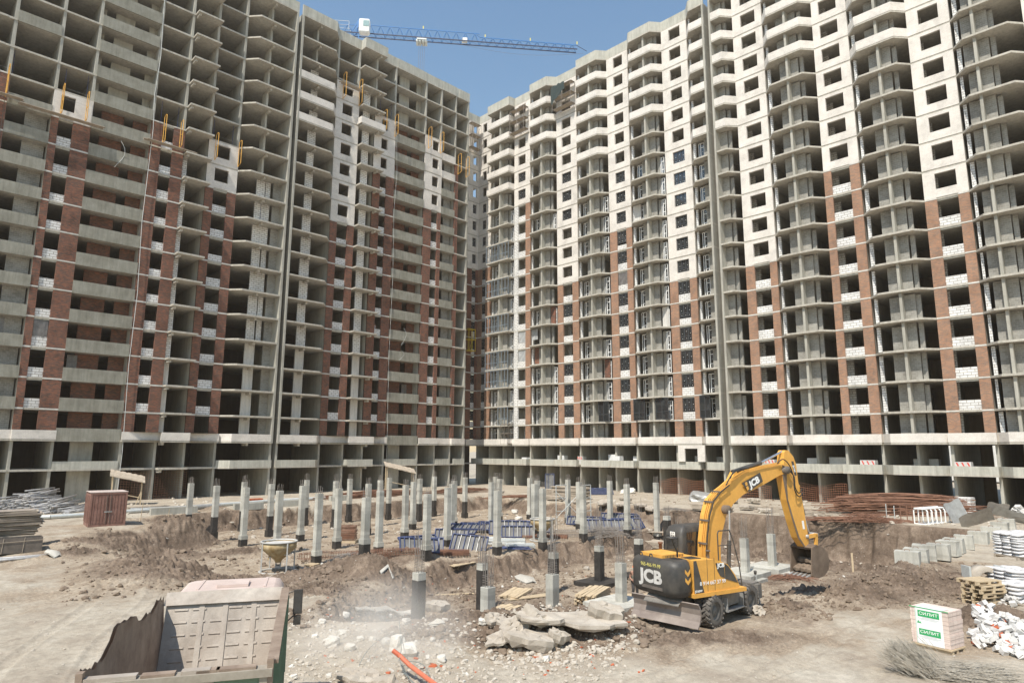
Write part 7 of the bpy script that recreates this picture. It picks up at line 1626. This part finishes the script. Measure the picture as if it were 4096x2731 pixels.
m = MB(); m.bar((.2, 0, zc_), (.6, 0, zc_ + 3.0), .3); m.bar((-.8, 0, zc_ + .2), (.6, 0, zc_ + 3.0), .2); m.build('apex', CBLU, cr)
m = MB(); rings = []
for z, e in ((-1.35, .25), (-1.1, .05), (.9, 0), (1.35, .12)): rings.append([(x, y, z + zc_ + .7) for x, y in rounded(.9 + e * .5, 2.9 - e * 1.2, -2.0 + e, -.75, .15)])
n = len(rings[0]); m.add([p_ for r_ in rings for p_ in r_], [(j * n + i, j * n + (i + 1) % n, (j + 1) * n + (i + 1) % n, (j + 1) * n + i) for j in range(3) for i in range(n)]); m.add(rings[-1], [tuple(range(n))]); m.add(rings[0], [tuple(range(n))[::-1]]); cbn = m.build('cab', WFR, cr)
m = MB(); m.box(1.7, 2.75, -2.03, -2.005, zc_ + .55, zc_ + 1.7); m.build('window', plain('pale cab glass', (.30, .42, .42), .1, .8), cbn)
m = MB(); m.box(-.9, .9, -.9, .9, -1, zc_ - 1.2) if 0 else None
m = MB()
for x in (-.8, .8):
    for y in (-.8, .8): m.bar((x, y, 0), (x, y, zc_ - .6), .16)
m.build('mast', CBLU, cr); m = MB()
for i in range(int(zc_ / 1.8)):
    z = i * 1.8
    for a, b_ in (((-.8, -.8), (.8, -.8)), ((.8, -.8), (.8, .8)), ((.8, .8), (-.8, .8)), ((-.8, .8), (-.8, -.8))): m.tube((*a, z), (*b_, z + 1.8), .05, 4)
m.build('mast_lacing', CBLU, cr)
m = MB(); tx = JL * .285; zt_ = zc_ + dz * tx; m.box(tx - .9, tx + .9, -.8, .8, zt_ - .5, zt_ - .2)
for x in (-.8, -.3, .3, .8): m.lathe([(.001, -.7), (.25, -.7), (.25, .7), (.001, .7)], 12, tx + x, zt_ - .7, axis='y')
m.build('trolley', GALV, cr); m = MB()
for x in (-.5, -.15, .2, .55): m.tube((tx + x, 0, zt_ - .5), (tx + x * .8, 0, zt_ - 22), .022, 4)
m.build('hoist_rope', GRB, cr)
m = MB(); bx = JL * .47; m.box(bx - .5, bx + .5, -.4, .4, zc_ + dz * bx + .1, zc_ + dz * bx + .8); m.build('hoist_motor', WFR, cr)
for x in (JL * .29, JL * .56, JL * .76, JL * .97): m = MB(); m.box(x - .1, x + .1, -.02, .02, zc_ + dz * x + (2.2 if x < j1 else 1.4), zc_ + dz * x + (2.8 if x < j1 else 2.0)); m.build('marker_flag', YLT, cr)
m = MB(); P = [(JL * .45 + (JL * .55) * i / 10, .3, zc_ + dz * (JL * .45 + JL * .55 * i / 10) - .2 - 1.2 * math.sin(math.pi * i / 10)) for i in range(11)]; m.path(P, .02, 4); m.build('slack_rope', GRB, cr)
# ---------------------------------------------------------------- air: thin dusty haze, and the dust blown up beside the truck
def volbox(name, x0, x1, y0, y1, z0, z1, dens, col, an=.3, label='', cat=''):
    m = MB(); m.box(x0, x1, y0, y1, z0, z1); o = m.build(name, None)
    mt = bpy.data.materials.new(name); mt.use_nodes = True; nt = mt.node_tree; nt.nodes.clear()
    out = nt.nodes.new('ShaderNodeOutputMaterial'); v = nt.nodes.new('ShaderNodeVolumePrincipled'); v.inputs['Density'].default_value = dens; v.inputs['Color'].default_value = (*col, 1); v.inputs['Anisotropy'].default_value = an
    nt.links.new(v.outputs[0], out.inputs['Volume']); o.data.materials.append(mt); return o, nt, v
hz_o, _, _ = volbox('haze', -2600, 2600, -2600, 2600, -4.6, 101, .00028, (.93, .84, .74), .25)
tag(hz_o, 'thin dusty haze in the air over the whole site', 'haze', kind='stuff')
dq = gp(1500, 2620, -.45)
m = MB(); m.lathe([(.001, 0), (2.4, .12), (3.1, .8), (2.5, 1.7), (1.2, 2.3), (.001, 2.5)], 24); dc = m.build('dust_cloud', None, origin=(0, 0, 0)); dc.location = (dq.x + .6, dq.y + .4, dq.z - .15)
mt = bpy.data.materials.new('dust'); mt.use_nodes = True; nt = mt.node_tree; nt.nodes.clear()
out = nt.nodes.new('ShaderNodeOutputMaterial'); v = nt.nodes.new('ShaderNodeVolumePrincipled'); v.inputs['Color'].default_value = (1.0, .965, .91, 1); v.inputs['Anisotropy'].default_value = 0
tc = nt.nodes.new('ShaderNodeTexCoord').outputs['Object']
nn = ramp(nt, noise(nt, tc, .35, 3, .6, .5), [(.30, 0), (.80, 1)])
gr = node(nt, 'ShaderNodeVectorMath', operation='LENGTH'); nt.links.new(scalev(nt, tc, (.34, .34, .42)), gr.inputs[0])
fl = node(nt, 'ShaderNodeMath', operation='SUBTRACT', use_clamp=True, i_0=1.0); nt.links.new(gr.outputs['Value'], fl.inputs[1])
mu = node(nt, 'ShaderNodeMath', operation='MULTIPLY'); nt.links.new(nn, mu.inputs[0]); nt.links.new(fl.outputs[0], mu.inputs[1])
m2 = node(nt, 'ShaderNodeMath', operation='MULTIPLY', i_1=1.25); nt.links.new(mu.outputs[0], m2.inputs[0]); nt.links.new(m2.outputs[0], v.inputs['Density']); nt.links.new(v.outputs[0], out.inputs['Volume'])
dc.data.materials.append(mt); tag(dc, 'pale dust drifting over the debris right of the dump truck', 'dust', kind='stuff')
sc.cycles.volume_step_rate = 4; sc.cycles.volume_max_steps = 48; sc.cycles.volume_bounces = 3
